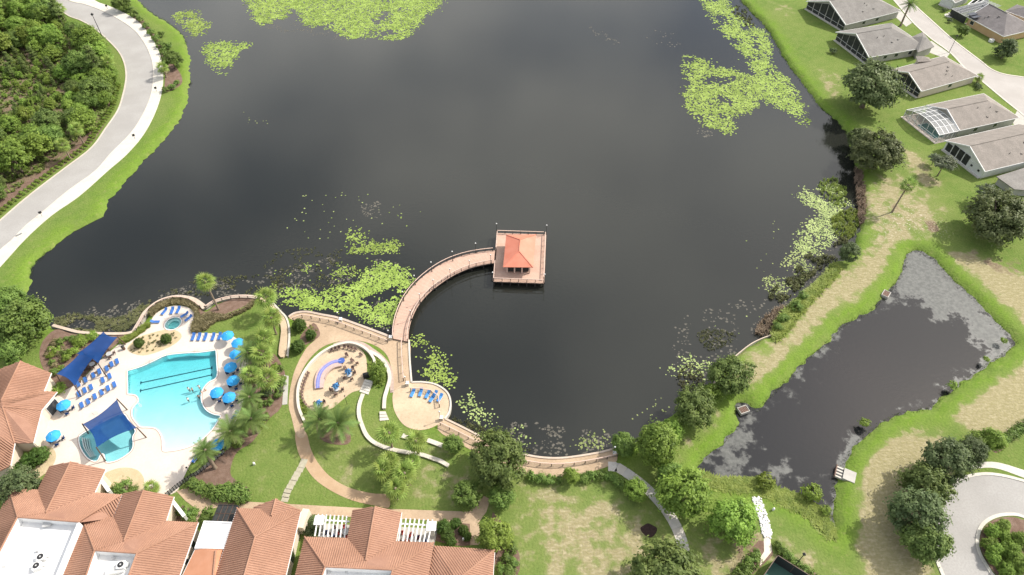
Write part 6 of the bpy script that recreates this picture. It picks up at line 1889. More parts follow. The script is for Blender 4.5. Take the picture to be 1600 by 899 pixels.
make('grey', 3.5, 1, M['leaf_grey'], rx=3.0, rz=1.8, zc=4.2, ncl=70, rc=0.8, nleaf=50, leaf=0.2, tr=0.2)
make('lime', 3.0, 2, M['leaf_lime'], rx=2.4, rz=2.3, zc=2.8, ncl=100, rc=0.65, nleaf=55, leaf=0.17, tr=0.2, low=-0.8)
make('pine', 2.6, 2, M['leaf_olive'], rx=2.2, rz=3.4, zc=5.0, ncl=100, rc=0.65, nleaf=60, leaf=0.17, tr=0.2, shape='tier')
make('shrub', 1.2, 3, M['leaf_mid'], rx=1.0, rz=0.7, zc=0.7, ncl=22, rc=0.42, nleaf=36, leaf=0.15, tr=0.08)
make('limeshrub', 1.2, 2, M['leaf_lime'], rx=1.0, rz=0.7, zc=0.7, ncl=22, rc=0.42, nleaf=36, leaf=0.15, tr=0.08)
make('darkshrub', 1.2, 2, M['leaf_dark'], rx=1.0, rz=0.8, zc=0.7, ncl=22, rc=0.42, nleaf=36, leaf=0.15, tr=0.08)
make('clip', 1.5, 2, M['leaf_clip'], rx=1.3, rz=1.1, zc=1.15, ncl=260, rc=0.22, nleaf=30, leaf=0.085, tr=0.1, low=-0.8)
make('tan', 1.2, 2, M['leaf_tan'], rx=1.0, rz=0.5, zc=0.5, ncl=22, rc=0.42, nleaf=36, leaf=0.16, tr=0.06)

random.seed(21)
def tree(x, y, r, key, label, cat='tree', name='tree', group=None, zk=1.0, v=None, hint=None, gz=0.0):
    """x, y: crown centre in the survey; r: crown radius in metres"""
    R0, vs = SP[key]
    s = r / R0
    r *= 0.95; s = r / R0
    zc = {'oak': 4.4, 'olive': 4.3, 'mid': 3.5, 'bright': 3.6, 'cypress': 5.4, 'cypressx': 4.6, 'dark': 4.2, 'conifer': 2.4, 'grey': 4.2, 'lime': 2.8, 'pine': 5.0, 'clip': 1.15}.get(key, 0.7) * s * zk
    p = P(x, y, zc) if hint is None else hint
    p = Vector((p.x, p.y, gz))
    t = thing(name, label, cat, p, random.uniform(0, 6.28), group)
    k = random.randrange(len(vs)) if v is None else v % len(vs)
    t.scale = (s * random.uniform(.94, 1.06), s * random.uniform(.94, 1.06), s * zk)
    if cat == 'shrub':
        link('foliage', vs[k][0], t); link('stem', vs[k][1], t)
    else:
        link('crown', vs[k][0], t); link('trunk', vs[k][1], t)
    return t
TREES = [
 (1362,133,11.4,'oak','huge dark live oak on the lake side of the tan roofed houses'),
 (1372,236,8.0,'oak','big live oak overhanging the lake below the pool cage'),
 (1345,215,4.5,'oak','smaller dark tree joined to the lakeside oak, on its water side'),
 (1562,338,9.0,'oak','massive live oak at the right edge above the small pond'),
 (1545,300,3.6,'grey','pale topped tree between the nearest house and the massive oak'),
 (1476,255,4.0,'grey','thin grey green tree in front of the white gable house'),
 (1462,247,2.2,'grey','small grey green tree left of the thin one by the white gable'),
 (1139,588,5.2,'olive','round olive green tree standing by the narrow bulkhead'),
 (1086,640,5.0,'olive','round olive green tree lower left of the one by the bulkhead'),
 (1112,614,2.6,'bright','small bright green tree squeezed between the two round bank trees'),
 (1026,692,5.4,'cypressx','tall bright green cone tree at the end of the lakeside walk'),
 (975,694,2.9,'mid','small mid green tree left of the tall cone tree on the shore'),
 (1050,672,2.6,'bright','small bright tree behind the tall cone tree'),
 (1045,738,3.0,'mid','mid green tree between the two bright footpath trees'),
 (1072,770,5.6,'bright','large bright green tree right of the pale footpath'),
 (1145,815,4.9,'bright','bright green tree alone left of the white riprap'),
 (995,766,2.7,'bright','small round bright tree left of the footpath on the big lawn'),
 (893,744,2.1,'lime','round lime green tree at the lower edge of the lakeside walk'),
 (775,714,6.4,'olive','big dark olive tree between lakeside walk and lawn'),
 (708,694,2.5,'mid','small green tree left of the big dark olive tree'),
 (729,772,3.4,'mid','rounded green tree below left of the big dark olive tree'),
 (783,777,2.9,'mid','dense green tree below the big dark olive tree'),
 (772,835,3.9,'lime','yellow green tree by the right end of the clubhouse'),
 (1042,902,7.2,'olive','wide olive tree at the bottom edge over the footpath'),
 (590,581,2.5,'bright','small bright tree beside the patio steps'),
 (36,502,6.6,'mid','large dense tree where lake shore meets the left frame edge'),
 (12,470,4.5,'mid','leafy tree at the left frame edge above the large dense tree'),
 (18,545,3.8,'mid','leafy tree at the left edge above the pool house roof'),
 (1478,718,5.4,'dark','dark tree topmost of the clump left of the cul-de-sac'),
 (1448,760,5.2,'olive','olive tree in the upper middle of the clump by the cul-de-sac'),
 (1436,800,5.6,'dark','dark wide tree in the lower middle of the clump by the cul-de-sac'),
 (1450,846,5.0,'olive','olive tree lowest of the clump by the cul-de-sac'),
 (1518,704,3.4,'dark','dark bushy tree right of the clump above the cul-de-sac walk'),
 (1573,76,3.8,'conifer','dense dark conical tree by the apricot house'),
 (1506,48,2.6,'mid','ragged small tree beside the dark screened room'),
 (30,758,4.2,'dark','grey green tree between pool house and clubhouse roof'),
 (1328,393,3.0,'dark','dark round bush tree on the lake bank near the pond tip'),
 (1552,688,3.2,'lime','yellow green bush tree above the cul-de-sac walk'),
 (1530,690,2.6,'bright','bright bush tree left of the yellow green one above the walk'),
 (268,93,4.0,'mid','rounded roadside tree on the grass bank inside the lake bend'),
 (188,3,4.2,'mid','leafy tree at the top edge between pavement and lake'),
 (1268,398,1.6,'limeshrub','low lime bush among reeds on the lake bank')]
for x, y, r, k, lab in TREES[:-1]:
    tree(x, y, r, k, lab)

# ---- the wood inside the road bend: each tree its own
random.seed(77)
road_edge = [Vector((p.x, p.y, 0)) for p in rl]
WOOD = [Vector((p.x, p.y, 0)) for p in PP([(-70,-40),(70,-40),(88,8),(102,32),(128,62),(160,92),(178,118),(184,140),(172,168),(148,202),(110,232),(66,268),(24,298),(-10,322),(-90,378)], 0)]
SCRUB = PP([(-40,88),(50,84),(92,104),(108,130),(98,162),(60,186),(-40,195)], 0)
xs = [p.x for p in WOOD]; ys = [p.y for p in WOOD]
spots = []
tries = 0
while tries < 20000 and len(spots) < 250:
    tries += 1
    p = Vector((random.uniform(min(xs), max(xs)), random.uniform(min(ys), max(ys)), 0))
    if not inside(p, WOOD): continue
    scr = inside(p, SCRUB)
    r = random.uniform(1.0, 1.9) if scr else random.choice((2.6, 3.2, 3.9, 4.6, 5.4))
    if all((p - q).length > (r + rq) * 0.5 for q, rq, _ in spots): spots.append((p, r, scr))
def droad(p): return min((p - q).length for q in road_edge)
bands = {}
for p, r, scr in spots:
    d = droad(p)
    b_ = 'scrub' if scr else 'edge' if d < 9 else 'second' if d < 18 else 'third' if d < 28 else 'deep'
    bands.setdefault(b_, []).append((p, r))
bt = {'edge': 'row nearest the road', 'second': 'second rank of the wood', 'third': 'third rank of the wood', 'deep': 'deep wood', 'scrub': 'sunny scrub clearing'}
KN = {'mid': 'mid green broadleaf', 'bright': 'bright green broadleaf', 'lime': 'yellow green', 'olive': 'olive green', 'pine': 'open crowned pine', 'oak': 'dark spreading oak'}
for b_, lst in bands.items():
    lst.sort(key=lambda q: -q[0].y)
    cnt = {}
    kinds = [random.choice(('lime', 'lime', 'pine', 'bright')) if b_ == 'scrub' else random.choice(('mid', 'mid', 'bright', 'bright', 'bright', 'lime', 'lime', 'olive', 'pine')) for _ in lst]
    for (p, r), k in zip(lst, kinds):
        i = cnt.get(k, 0); cnt[k] = i + 1
        if k == 'pine' and b_ != 'scrub': r = min(r, 3.4)
        tree(0, 0, r, k, '%s tree, %s such from the top in the %s' % (KN[k], OR[i], bt[b_]), hint=p, zk=random.uniform(.9, 1.25), group='wood inside the road bend', name='woodland_tree')

# ================================================================== PALMS
def fan_frond(seed):
    rs = random.Random(seed); mb = MB()
    L = 1.05
    mb.add([(0, -.03, 0), (L, -.02, .12), (L, .02, .12), (0, .03, 0)], [(0, 1, 2, 3)])
    n = 9
    for k in range(n):
        a = (k / (n - 1) - .5) * 3.3
        l = 1.3 * (1 - .25 * abs(a) / 2.1) * rs.uniform(.85, 1.1)
        d = Vector((math.cos(a), math.sin(a), 0)); s_ = Vector((-d.y, d.x, 0)) * .10
        b0 = Vector((L, 0, .12)); m_ = b0 + d * l * .5 + Vector((0, 0, .02)); e_ = b0 + d * l + Vector((0, 0, -.35))
        mb.add([b0, m_ - s_, m_ + s_, e_], [(0, 1, 2), (1, 3, 2)])
    return mb
def date_frond(seed):
    rs = random.Random(seed); mb = MB()
    pts = [Vector((t * 3.0, 0, 0.75 * t - 1.5 * t * t)) for t in [k / 8 for k in range(9)]]
    for a, b_ in zip(pts[:-1], pts[1:]): mb.beam(a, b_, .05, .04)
    for k in range(1, 30):
        t = k / 30 * 7.99; i = int(t); p = pts[i].lerp(pts[i + 1], t - i)
        l = (0.62 * math.sin(math.pi * (0.12 + 0.8 * k / 30)) + .12) * rs.uniform(.85, 1.1)
        for s_ in (-1, 1):
            tip = p + Vector((.32 * l / .5 * .6, s_ * l, -.10 + .1 * l))
            mb.add([p - Vector((.045, 0, 0)), p + Vector((.045, 0, 0)), tip], [(0, 1, 2)])
    return mb
FF = [fan_frond(s).mesh('frond', M['leaf_sabal']) for s in range(2)]
FFD = fan_frond(9).mesh('frond', M['frond_dead'])
DF = [date_frond(s).mesh('frond', M['leaf_palm']) for s in range(2)]
PT = {}
def palm_trunk(h, r, lean):
    key = (round(h, 1), r, lean)
    if key not in PT:
        mb = MB(); n = 6
        pts = [Vector((lean * (k / n) ** 1.5, 0, h * k / n)) for k in range(n + 1)]
        for k in range(n): mb.tube(pts[k], pts[k + 1], r * (1.25 - .3 * k / n) * (1.25 if k == 0 else 1), r * (1.2 - .3 * (k + 1) / n), 8, caps=False)
        mb.ball(pts[-1], r * 1.7, 8, 5, (1, 1, 1.3))
        PT[key] = mb.mesh('trunk', M['palm_trunk'], True)
    return PT[key]
random.seed(5)
def palm(x, y, h, kind_, s, label, lean=0.0, base=False, az=None, group=None):
    """x,y: crown centre (or base when base=True) in the survey; h trunk height"""
    a = random.uniform(0, 6.28) if az is None else az
    p = P(x, y, 0 if base else h * 1.0)
    if not base: p -= Vector((math.cos(a), math.sin(a), 0)) * lean
    t = thing('palm_tree', label, 'palm tree', Vector((p.x, p.y, 0)), a, group)
    link('trunk', palm_trunk(h, 0.3 if kind_ == 'date' else 0.19, lean), t)
    top = Vector((lean, 0, h))
    if kind_ == 'fan':
        n = 28
        for k in range(n):
            el = 1.15 - 2.1 * (k / n) ** 0.9 + random.uniform(-.1, .1)
            dead = k > 24
            ss = s * random.uniform(.85, 1.1)
            link('frond', FFD if dead else FF[k % 2], t, top + Vector((0, 0, .1)), (random.uniform(-.2, .2), -el, k * 2.4 + random.uniform(-.2, .2)), (ss, ss, ss))
    else:
        n = 34
        for k in range(n):
            el = 1.15 - 1.65 * (k / n) + random.uniform(-.1, .1)
            ss = s * random.uniform(.88, 1.1)
            link('frond', DF[k % 2], t, top + Vector((0, 0, .15)), (random.uniform(-.25, .25), -el, k * 2.4 + random.uniform(-.2, .2)), (ss, ss, ss))
    return t
PALMS = [
 (321,441,9.0,'fan',1.15,'tall leaning fan palm rising from the lake wall by the hot tub',0.4),
 (416,466,5.5,'fan',1.35,'fan palm at the top of the palm walk, against the lily pads',0.2),
 (424,497,5.5,'fan',1.25,'second fan palm down the palm walk beside the wedge lawn',0.3),
 (413,530,5.0,'fan',1.3,'fan palm at the lower corner of the wedge lawn',0.2),
 (388,553,4.5,'date',1.0,'palm half covering an azure umbrella at the deck edge',0.0),
 (409,555,5.0,'fan',1.35,'fan palm in the middle of the dense palm bed',0.2),
 (418,592,5.2,'fan',1.3,'bright fan palm lower in the dense palm bed',0.2),
 (392,587,4.0,'fan',1.2,'shaded fan palm left in the dense palm bed',0.0),
 (390,622,4.5,'date',0.95,'date palm right of the round deck lobe',0.0),
 (393,656,4.6,'date',1.12,'large feathery date palm at the right deck edge',0.0),
 (361,676,4.4,'date',1.12,'large feathery date palm left of the lower deck pair',0.0),
 (321,705,5.5,'date',0.9,'single date palm with slanting trunk at the lower deck corner',0.6),
 (500,657,4.2,'date',1.15,'left date palm of the pair below the circular patio',0.0),
 (529,663,4.4,'date',1.25,'right date palm of the pair below the circular patio',0.0),
 (608,677,5.2,'fan',1.25,'dark trunked fan palm, left of the pair by the white wall',0.2),
 (650,690,4.8,'fan',1.2,'dark trunked fan palm, right of the pair by the white wall',0.0),
 (608,722,3.6,'fan',1.15,'topmost fan palm of the bright lawn cluster',0.2),
 (598,735,3.8,'fan',1.2,'leftmost fan palm of the bright lawn cluster',0.3),
 (632,740,3.8,'fan',1.25,'rightmost fan palm of the bright lawn cluster',0.2),
 (618,764,3.8,'fan',1.2,'lowest fan palm of the bright lawn cluster',0.2),
 (644,722,2.6,'fan',0.9,'small fan palm upper right of the bright lawn cluster',0.0),
 (1419,290,8.5,'fan',1.15,'slim leaning palm on the leaf strewn bank right of the lake oak',1.2),
 (1421,8,8.0,'date',1.1,'tall drooping palm at the top of the residential street',0.0),
 (254,106,3.6,'fan',1.1,'small fan palm on the pavement edge of the road bend',0.0),
 (168,98,5.0,'fan',1.25,'fan palm at the wood edge inside the road bend',0.0),
 (92,14,6.0,'fan',1.3,'leaning fan palm where the wood meets the road at the top',0.5),
 (118,203,5.0,'fan',1.2,'fan palm with bare trunk at the wood edge, middle of the straight',0.2),
 (98,227,5.0,'fan',1.15,'fan palm with bare trunk at the wood edge, lower down the straight',0.2),
 (1530,122,1.8,'fan',0.8,'little palm by the street corner of the tan roofed house',0.0),
 (237,763,1.4,'fan',0.8,'little palm between pool deck and second clubhouse gable',0.0)]
for x, y, h, k, s, lab, lean in PALMS:
    palm(x, y, h, k, s, lab, lean, az=(2.2 if x == 321 and y == 441 else 0.6 if x == 1419 else None))

# ================================================================== SHRUBS
def shrubs(lst, key, name, label, group, cat='shrub'):
    for k, (x, y, r) in enumerate(lst):
        lab = label[k] if isinstance(label, (list, tuple)) else label % OR[k]
        tree(x, y, r, key, lab, cat, name, group)
shrubs([(467,508,1.95),(485,523,1.55),(465,541,1.95)], 'clip', 'clipped_bush', ('clipped round bush, topmost of three by the promenade', 'clipped round bush, smallest and rightmost of three by the promenade', 'clipped round bush, lowest of three by the promenade'), 'clipped bushes by the promenade')
shrubs([(217,536,1.45),(259,529,1.45)], 'clip', 'clipped_bush', ('clipped round bush at the left end of the gravel bed above the pool', 'clipped round bush at the right end of the gravel bed above the pool'), 'clipped bushes in the gravel bed')
shrubs([(91,606,1.7),(125,534,1.6),(143,525,1.5),(115,550,1.4),(105,558,1.3)], 'limeshrub', 'bright_shrub', ('lime green shrub by the pool house corner', 'lime green shrub left of the upper shade sail', 'lime green shrub touching the upper shade sail', 'lime green shrub above the lower shade sail, right one', 'lime green shrub above the lower shade sail, left one'), 'lime shrubs round the shade sails')
shrubs([(60,712,2.2),(45,720,2.0),(30,732,1.6),(20,748,1.6),(12,800,1.6)], 'clip', 'low_hedge_bush', 'dark low bush between pool house and clubhouse, %s from the right', 'dark bushes below the pool house')
shrubs([(193,762,1.9),(180,768,1.4),(206,768,1.2)], 'shrub', 'gable_shrub', 'green shrub in the gravel right of the first gable, %s of three', 'shrubs by the first gable')
shrubs([(693,823,1.7),(700,837,1.5),(712,818,1.3),(724,828,1.2),(705,846,1.2),(730,838,1.0)], 'clip', 'pergola_shrub', 'clipped shrub right of the right pergola, %s from the left', 'shrubs right of the pergola')
shrubs([(486,816,1.4),(484,830,1.4),(488,842,1.2)], 'darkshrub', 'pergola_shrub', 'dark shrub left of the left pergola, %s from the top', 'shrubs left of the pergola')
shrubs([(282,797,1.2),(292,803,1.3),(303,800,1.1),(298,815,1.2),(325,800,1.2),(322,812,1.3)], 'shrub', 'garden_shrub', 'green shrub around the small path junction by the second gable, %s from the left', 'shrubs by the path junction')
shrubs([(302,757,1.6),(313,764,1.7),(323,766,1.6),(334,770,1.7),(345,768,1.7),(356,767,1.8),(367,768,1.8),(378,770,1.7),(385,775,1.4),(350,776,1.4),(364,777,1.5),(376,778,1.4),(338,777,1.3)], 'shrub', 'border_shrub', 'bright low shrub in the curved border below the date palms, %s planted', 'curved border shrubs')
shrubs([(1550,830,1.5),(1566,822,1.4),(1570,838,1.4),(1545,850,1.5),(1556,858,1.6),(1552,872,1.5),(1580,860,2.0),(1592,880,2.2),(1574,893,1.6),(1595,845,2.0)], 'bright', 'island_shrub', 'leafy shrub on the cul-de-sac island, %s from the top', 'island shrubs')
shrubs([(1245,478,1.6),(1223,497,1.4),(1215,510,1.3),(1255,462,1.2)], 'shrub', 'bank_shrub', 'green shrub on the reedy lake bank, %s from the bulkhead upwards', 'bank shrubs')
shrubs([(1488,602,1.2),(1541,562,0.9),(1569,532,0.9),(1352,661,1.2),(1269,768,2.2),(1199,752,2.0),(1290,797,1.1)], 'limeshrub', 'pond_shrub', ('green bush on the lower right pond shore', 'small bush on the right pond shore near the corner', 'small bush in the far right corner of the pond', 'bush in the pale scum on the near right pond shore', 'large bright bush in the reeds near the outfall', 'large bright bush in the reeds above the riprap', 'small bush in the reed channel'), 'bushes at the pond')
shrubs([(228,40,1.7),(236,50,1.7),(243,60,1.7),(250,70,1.8),(255,80,1.6),(262,72,1.8),(252,54,1.6),(218,30,1.7),(210,22,1.8),(202,14,1.8),(258,140,1.4),(268,136,1.4),(276,130,1.3)], 'shrub', 'verge_shrub', 'verge shrub between pavement and lake bank, %s planted', 'verge shrubs')
shrubs([(1181,868,1.3),(1174,878,1.4),(1165,890,1.5),(1158,899,1.6),(1224,862,1.1),(1232,870,1.2),(1243,882,1.3),(1256,892,1.4),(1270,903,1.4),(1215,852,0.9)], 'shrub', 'court_shrub', 'shrub beside the tennis court fence, %s of the row', 'court shrubs')
shrubs([(830,745,1.2),(845,748,1.3),(858,750,1.2),(872,750,1.1),(912,748,1.2),(925,744,1.3),(938,742,1.3),(950,744,1.2),(962,750,1.3),(972,757,1.2)], 'shrub', 'walk_shrub', 'low shrub under the lakeside walk, %s from the left', 'shrubs below the lakeside walk')
shrubs([(790,845,1.3),(800,858,1.2),(792,872,1.2),(803,880,1.2),(795,892,1.3),(783,888,1.1)], 'shrub', 'lawn_edge_shrub', 'shrub in the mulch at the right end of the clubhouse, %s from the top', 'shrubs right of the clubhouse')
shrubs([(1530,137,1.2),(1527,133,1.0),(1344,36,1.0),(1318,45,1.1),(1302,80,1.5),(1484,33,1.2),(1475,16,1.1)], 'darkshrub', 'house_shrub', ('dark shrub at the corner of the third house', 'small shrub near the corner of the third house', 'shrub at the wall of the topmost house', 'shrub between first and second house', 'shrub in the shadow before the second house', 'dark shrub beside the dark screened room', 'shrub by the statue slab'), 'shrubs by the houses')
# planting bed shrubs left of the sails
random.seed(31)
lst = []
bedp = PP([(70,540),(88,520),(120,525),(150,530),(120,548),(100,570),(85,595),(72,580)], 0)
while len(lst) < 30:
    x, y = random.uniform(62, 150), random.uniform(518, 600)
    if inside(P(x, y), bedp): lst.append((x, y, random.uniform(.6, 1.1)))
lst.sort(key=lambda q: q[1])
for k, (x, y, r) in enumerate(lst):
    tree(x, y, r, random.choice(('shrub', 'limeshrub', 'tan')), 'low mixed shrub left of the shade sails, %s from the top' % OR[k], 'shrub', 'bed_shrub', 'mixed shrubs left of the sails')
lst = []
bedq = PP([(385,600),(395,560),(415,545),(436,560),(444,590),(438,630),(415,655),(392,690),(365,705),(345,718),(335,722),(362,690),(388,655)], 0)
while len(lst) < 30:
    x, y = random.uniform(330, 446), random.uniform(545, 725)
    if inside(P(x, y), bedq): lst.append((x, y, random.uniform(.7, 1.35)))
lst.sort(key=lambda q: q[1])
for k, (x, y, r) in enumerate(lst):
    tree(x, y, r, random.choice(('shrub', 'shrub', 'darkshrub', 'limeshrub')), 'low shrub among the palms right of the pool, %s from the top' % OR[k], 'shrub', 'palm_bed_shrub', 'undergrowth of the palm bed')
# hedge rows beside the road (low, planted in lines)
mb_pts = resample(offset_line(rl, -1.6), 1.4)
k = 0
for p in mb_pts:
    q = p
    if q.y < 75 or q.y > 205: continue
    for o in (0, 1.2):
        w = q + Vector((-o * .8, o * .3, 0))
        tree(0, 0, random.uniform(.5, .75), 'limeshrub', 'low hedge plant between road and wood, %s row, %s from the top' % ('roadside' if not o else 'wood-side', OR[k]), 'shrub', 'hedge_plant', 'hedge rows beside the road', hint=w)
    k += 1
# right hand dark hedge
for k in range(9):
    p = P(1560 + k * 7, 694 - k * 4.6)
    tree(0, 0, 1.3, 'shrub', 'hedge plant in the green hedge below the dry field, %s from the left' % OR[k], 'shrub', 'hedge_plant', 'hedge below the dry field', hint=p)

# ================================================================== STUFF: lily pads, reeds, grasses
def scatter(poly, n, seed):
    rs = random.Random(seed); xs = [p.x for p in poly]; ys = [p.y for p in poly]; out = []
    tries = 0
    while len(out) < n and tries < n * 30:
        tries += 1
        p = Vector((rs.uniform(min(xs), max(xs)), rs.uniform(min(ys), max(ys)), 0))
        if inside(p, poly): out.append(p)
    return out
def lily(px, dens, label, thr=-0.15, pale=False, r=(.28, .5), scale=0.16, seed=1, smooth_n=3):
    poly = smooth(PP(px, WZ), True, smooth_n)
    A = abs(area2(poly)); far = max(p.y for p in poly) > 170
    r = (.12, .24)
    if dens > .6: dens *= 2.6 if far else 5.2; r = (.17, .34) if far else (.10, .24)
    n = int(A * dens)
    rs = random.Random(seed); xs = [p.x for p in poly]; ys = [p.y for p in poly]
    mb = MB(); tries = 0
    n_try = int(dens * (max(xs) - min(xs) + 3) * (max(ys) - min(ys) + 3))
    while tries < n_try:
        tries += 1
        x, y = rs.uniform(min(xs) - 1.5, max(xs) + 1.5), rs.uniform(min(ys) - 1.5, max(ys) + 1.5)
        w = mnoise.noise(Vector((x * .35, y * .35, seed))) * 2.2 + mnoise.noise(Vector((x * 1.1, y * 1.1, seed))) * 1.1
        p = Vector((x + w, y + mnoise.noise(Vector((x * .35, y * .35, seed + 9.))) * 1.6, 0))
        p.x += rs.gauss(0, .8); p.y += rs.gauss(0, .8)
        if not inside(p, poly): continue
        if mnoise.noise(Vector((x * scale, y * scale, seed * 3.3))) + 0.55 * mnoise.noise(Vector((x * .9, y * .9, seed))) + 0.35 * mnoise.noise(Vector((x * 2.1, y * 2.1, seed))) < thr + .12: continue
        rr = rs.uniform(*r); a0 = rs.uniform(0, 6.28); z = WZ + rs.uniform(.008, .06)
        tx, ty = rs.uniform(-.12, .12), rs.uniform(-.12, .12)
        vs = []
        for k in range(6):
            a = a0 + k * 1.05 * (5.9 / 6.28)
            q = rr * (1 + rs.uniform(-.15, .15))
            vs.append((x + q * math.cos(a), y + q * math.sin(a), z + tx * math.cos(a) * rr + ty * math.sin(a) * rr))
        mb.add(vs, [(0, 1, 2, 3, 4, 5)])
    o = mb.build('lily_pads', M['lily_pale'] if pale else M['lily'])
    return tag(o, label, 'lily pads', kind='stuff')
lily([(385,-12),(392,18),(403,35),(415,38),(430,30),(448,28),(450,-12)], 3.2, 'left block of the lily mat at the top edge', -0.5)
lily([(458,-12),(462,20),(475,40),(510,42),(545,60),(580,57),(615,62),(650,50),(662,30),(685,-12)], 3.2, 'large lily pad mat at the top edge left of centre', -0.45, seed=2)
lily([(272,25),(288,18),(307,20),(315,33),(327,35),(318,50),(302,58),(290,42)], 3.2, 'small lily patch near the top of the left bank', -0.5, seed=3)
lily([(320,72),(345,66),(385,66),(388,72),(370,85),(362,102),(352,115),(340,112),(325,95)], 3.2, 'lily patch right of the roadside tree', -0.45, seed=4)
lily([(1092,-8),(1125,-8),(1150,20),(1175,38),(1195,52),(1203,75),(1200,95),(1215,112),(1235,130),(1250,160),(1260,195),(1248,190),(1225,172),(1200,160),(1185,140),(1178,110),(1160,85),(1130,50)], 3.2, 'long lily pad band along the right shore', -0.45, seed=5, pale=False)
lily([(1065,92),(1090,90),(1125,105),(1160,115),(1185,125),(1190,150),(1175,172),(1150,180),(1140,210),(1110,198),(1080,178),(1070,155),(1078,120)], 3.0, 'broad lily patch in the water left of the long band', -0.4, seed=6)
lily([(440,462),(460,452),(500,455),(545,448),(580,425),(600,413),(625,415),(640,440),(645,460),(628,490),(610,508),(580,503),(560,490),(520,485),(490,480),(455,478)], 3.6, 'bright lily mat left of the curved boardwalk', -0.32, seed=7)
lily([(545,385),(575,380),(600,382),(622,378),(620,390),(590,394),(555,393)], 3.6, 'small bright lily strip above the boardwalk mat', -0.5, seed=8)
lily([(548,358),(562,360),(568,375),(550,375)], 3.4, 'tiny lily clump above the small strip', -0.5, seed=9)
lily([(470,412),(520,415),(580,405),(585,420),(540,432),(500,435),(475,425)], 1.6, 'sparse lily cluster above the bright mat', -0.1, seed=10)
lily([(400,440),(430,430),(470,428),(500,440),(460,455),(420,462)], 1.0, 'thin scatter of lily leaves by the palm walk', 0.0, seed=11)
lily([(615,325),(645,330),(640,345),(655,380),(640,395),(620,350)], 0.5, 'scattered lily leaves in open water left of the boardwalk', 0.0, seed=12)
lily([(1250,300),(1300,285),(1318,310),(1318,345),(1300,375),(1270,395),(1245,400),(1250,360),(1262,330)], 2.6, 'pale lily mat by the fallen reeds on the right shore', -0.3, True, seed=13)
lily([(1225,405),(1255,395),(1285,400),(1265,430),(1235,455),(1200,465),(1195,440)], 1.5, 'pale thin lily patch below the right shore mat', -0.05, True, seed=14)
lily([(1125,500),(1160,490),(1182,500),(1172,520),(1140,515),(1115,515)], 1.2, 'pale lily scatter above the bulkhead', -0.05, True, seed=15)
lily([(1060,565),(1095,555),(1105,575),(1085,590),(1060,590),(1040,575)], 1.2, 'pale lily scatter left of the olive bank tree', -0.05, True, seed=16)
lily([(642,530),(668,535),(690,560),(708,575),(705,600),(680,600),(660,595),(645,592)], 2.2, 'lily patch in the water right of the straight terrace edge', -0.15, seed=17)
lily([(712,640),(735,612),(760,630),(772,650),(755,672),(730,665)], 1.1, 'scattered lily leaves off the round terrace', 0.0, True, seed=18)
lily([(900,685),(930,680),(955,690),(945,702),(905,700)], 1.4, 'small lily scatter by the end of the lakeside walk', -0.1, True, seed=19)
lily([(800,675),(825,680),(828,700),(808,698)], 1.0, 'few lily leaves by the big olive tree', -0.1, True, seed=20)
lily([(980,635),(1035,625),(1050,640),(1000,660)], 0.5, 'few lily leaves left of the lower bank tree', 0.0, True, seed=21)
lily([(30,460),(60,455),(110,480),(95,495),(50,480)], 0.5, 'few lily leaves where the left lawn meets the lake', 0.0, True, seed=22)
lily([(1168,345),(1290,345),(1260,380),(1200,420),(1170,410)], 0.06, 'lone drifting leaves left of the right shore mat', -1, True, seed=23)
lily([(380,170),(410,175),(412,192),(385,190)], 0.18, 'few drifting leaves in the upper left lake', -1, True, seed=24)
lily([(470,305),(640,310),(640,340),(470,385)], 0.07, 'drifting single leaves above the small lily strip', -1, True, seed=25)

def blades(px, n, h, label, m, z=0.0, w=0.06, spread=.35, seed=1, world=None, thr=-9, cat='reeds', per=7):
    poly = world or smooth(PP(px, z), True, 3)
    mb = MB(); rs = random.Random(seed)
    for p in scatter(poly, n, seed):
        if mnoise.noise(Vector((p.x * .25, p.y * .25, seed))) < thr: continue
        zz = z
        for k in range(per):
            a = rs.uniform(0, 6.28); d = Vector((math.cos(a), math.sin(a), 0)); s_ = Vector((-d.y, d.x, 0)) * w * rs.uniform(.7, 1.4)
            hh = h * rs.uniform(.5, 1.2); b0 = Vector((p.x + rs.uniform(-.25, .25), p.y + rs.uniform(-.25, .25), zz - .05))
            md = b0 + d * spread * hh * .4 + Vector((0, 0, hh * .7)); tp = b0 + d * spread * hh * rs.uniform(.8, 1.4) + Vector((0, 0, hh * rs.uniform(.75, 1.0)))
            mb.add([b0 - s_, b0 + s_, md + s_, md - s_, tp], [(0, 1, 2, 3), (3, 2, 4)])
    return tag(mb.build('reeds' if cat == 'reeds' else 'ground_cover', m), label, cat, kind='stuff')
blades([(1206,523),(1216,500),(1230,482),(1252,465),(1283,436),(1302,414),(1312,424),(1290,450),(1262,480),(1240,505),(1225,525),(1212,535)], 900, 1.0, 'mixed green reeds on the lake bank above the bulkhead', M['leaf_reed'], -.4, seed=1, w=.1, spread=.9)
blades([(1180,522),(1195,495),(1220,480),(1232,490),(1212,512),(1205,526)], 300, 1.0, 'brown dead reeds in the shallows above the bulkhead', M['leaf_brown'], -.9, seed=2)
blades([(1200,460),(1240,425),(1265,395),(1300,385),(1318,370),(1325,395),(1290,415),(1255,445),(1220,475)], 700, .8, 'olive water weeds in the shallows along the right shore', M['leaf_weed'], WZ, seed=3, thr=-.05)
blades([(1335,265),(1346,270),(1352,310),(1350,345),(1342,350),(1338,310)], 260, .9, 'rust brown reeds at the foot of the leaning oak bank', M['leaf_brown'], -.5, seed=4)
blades([(1278,290),(1300,278),(1320,290),(1322,325),(1300,320)], 160, .8, 'green water plants at the top of the pale lily mat', M['leaf_reed'], WZ, seed=5)
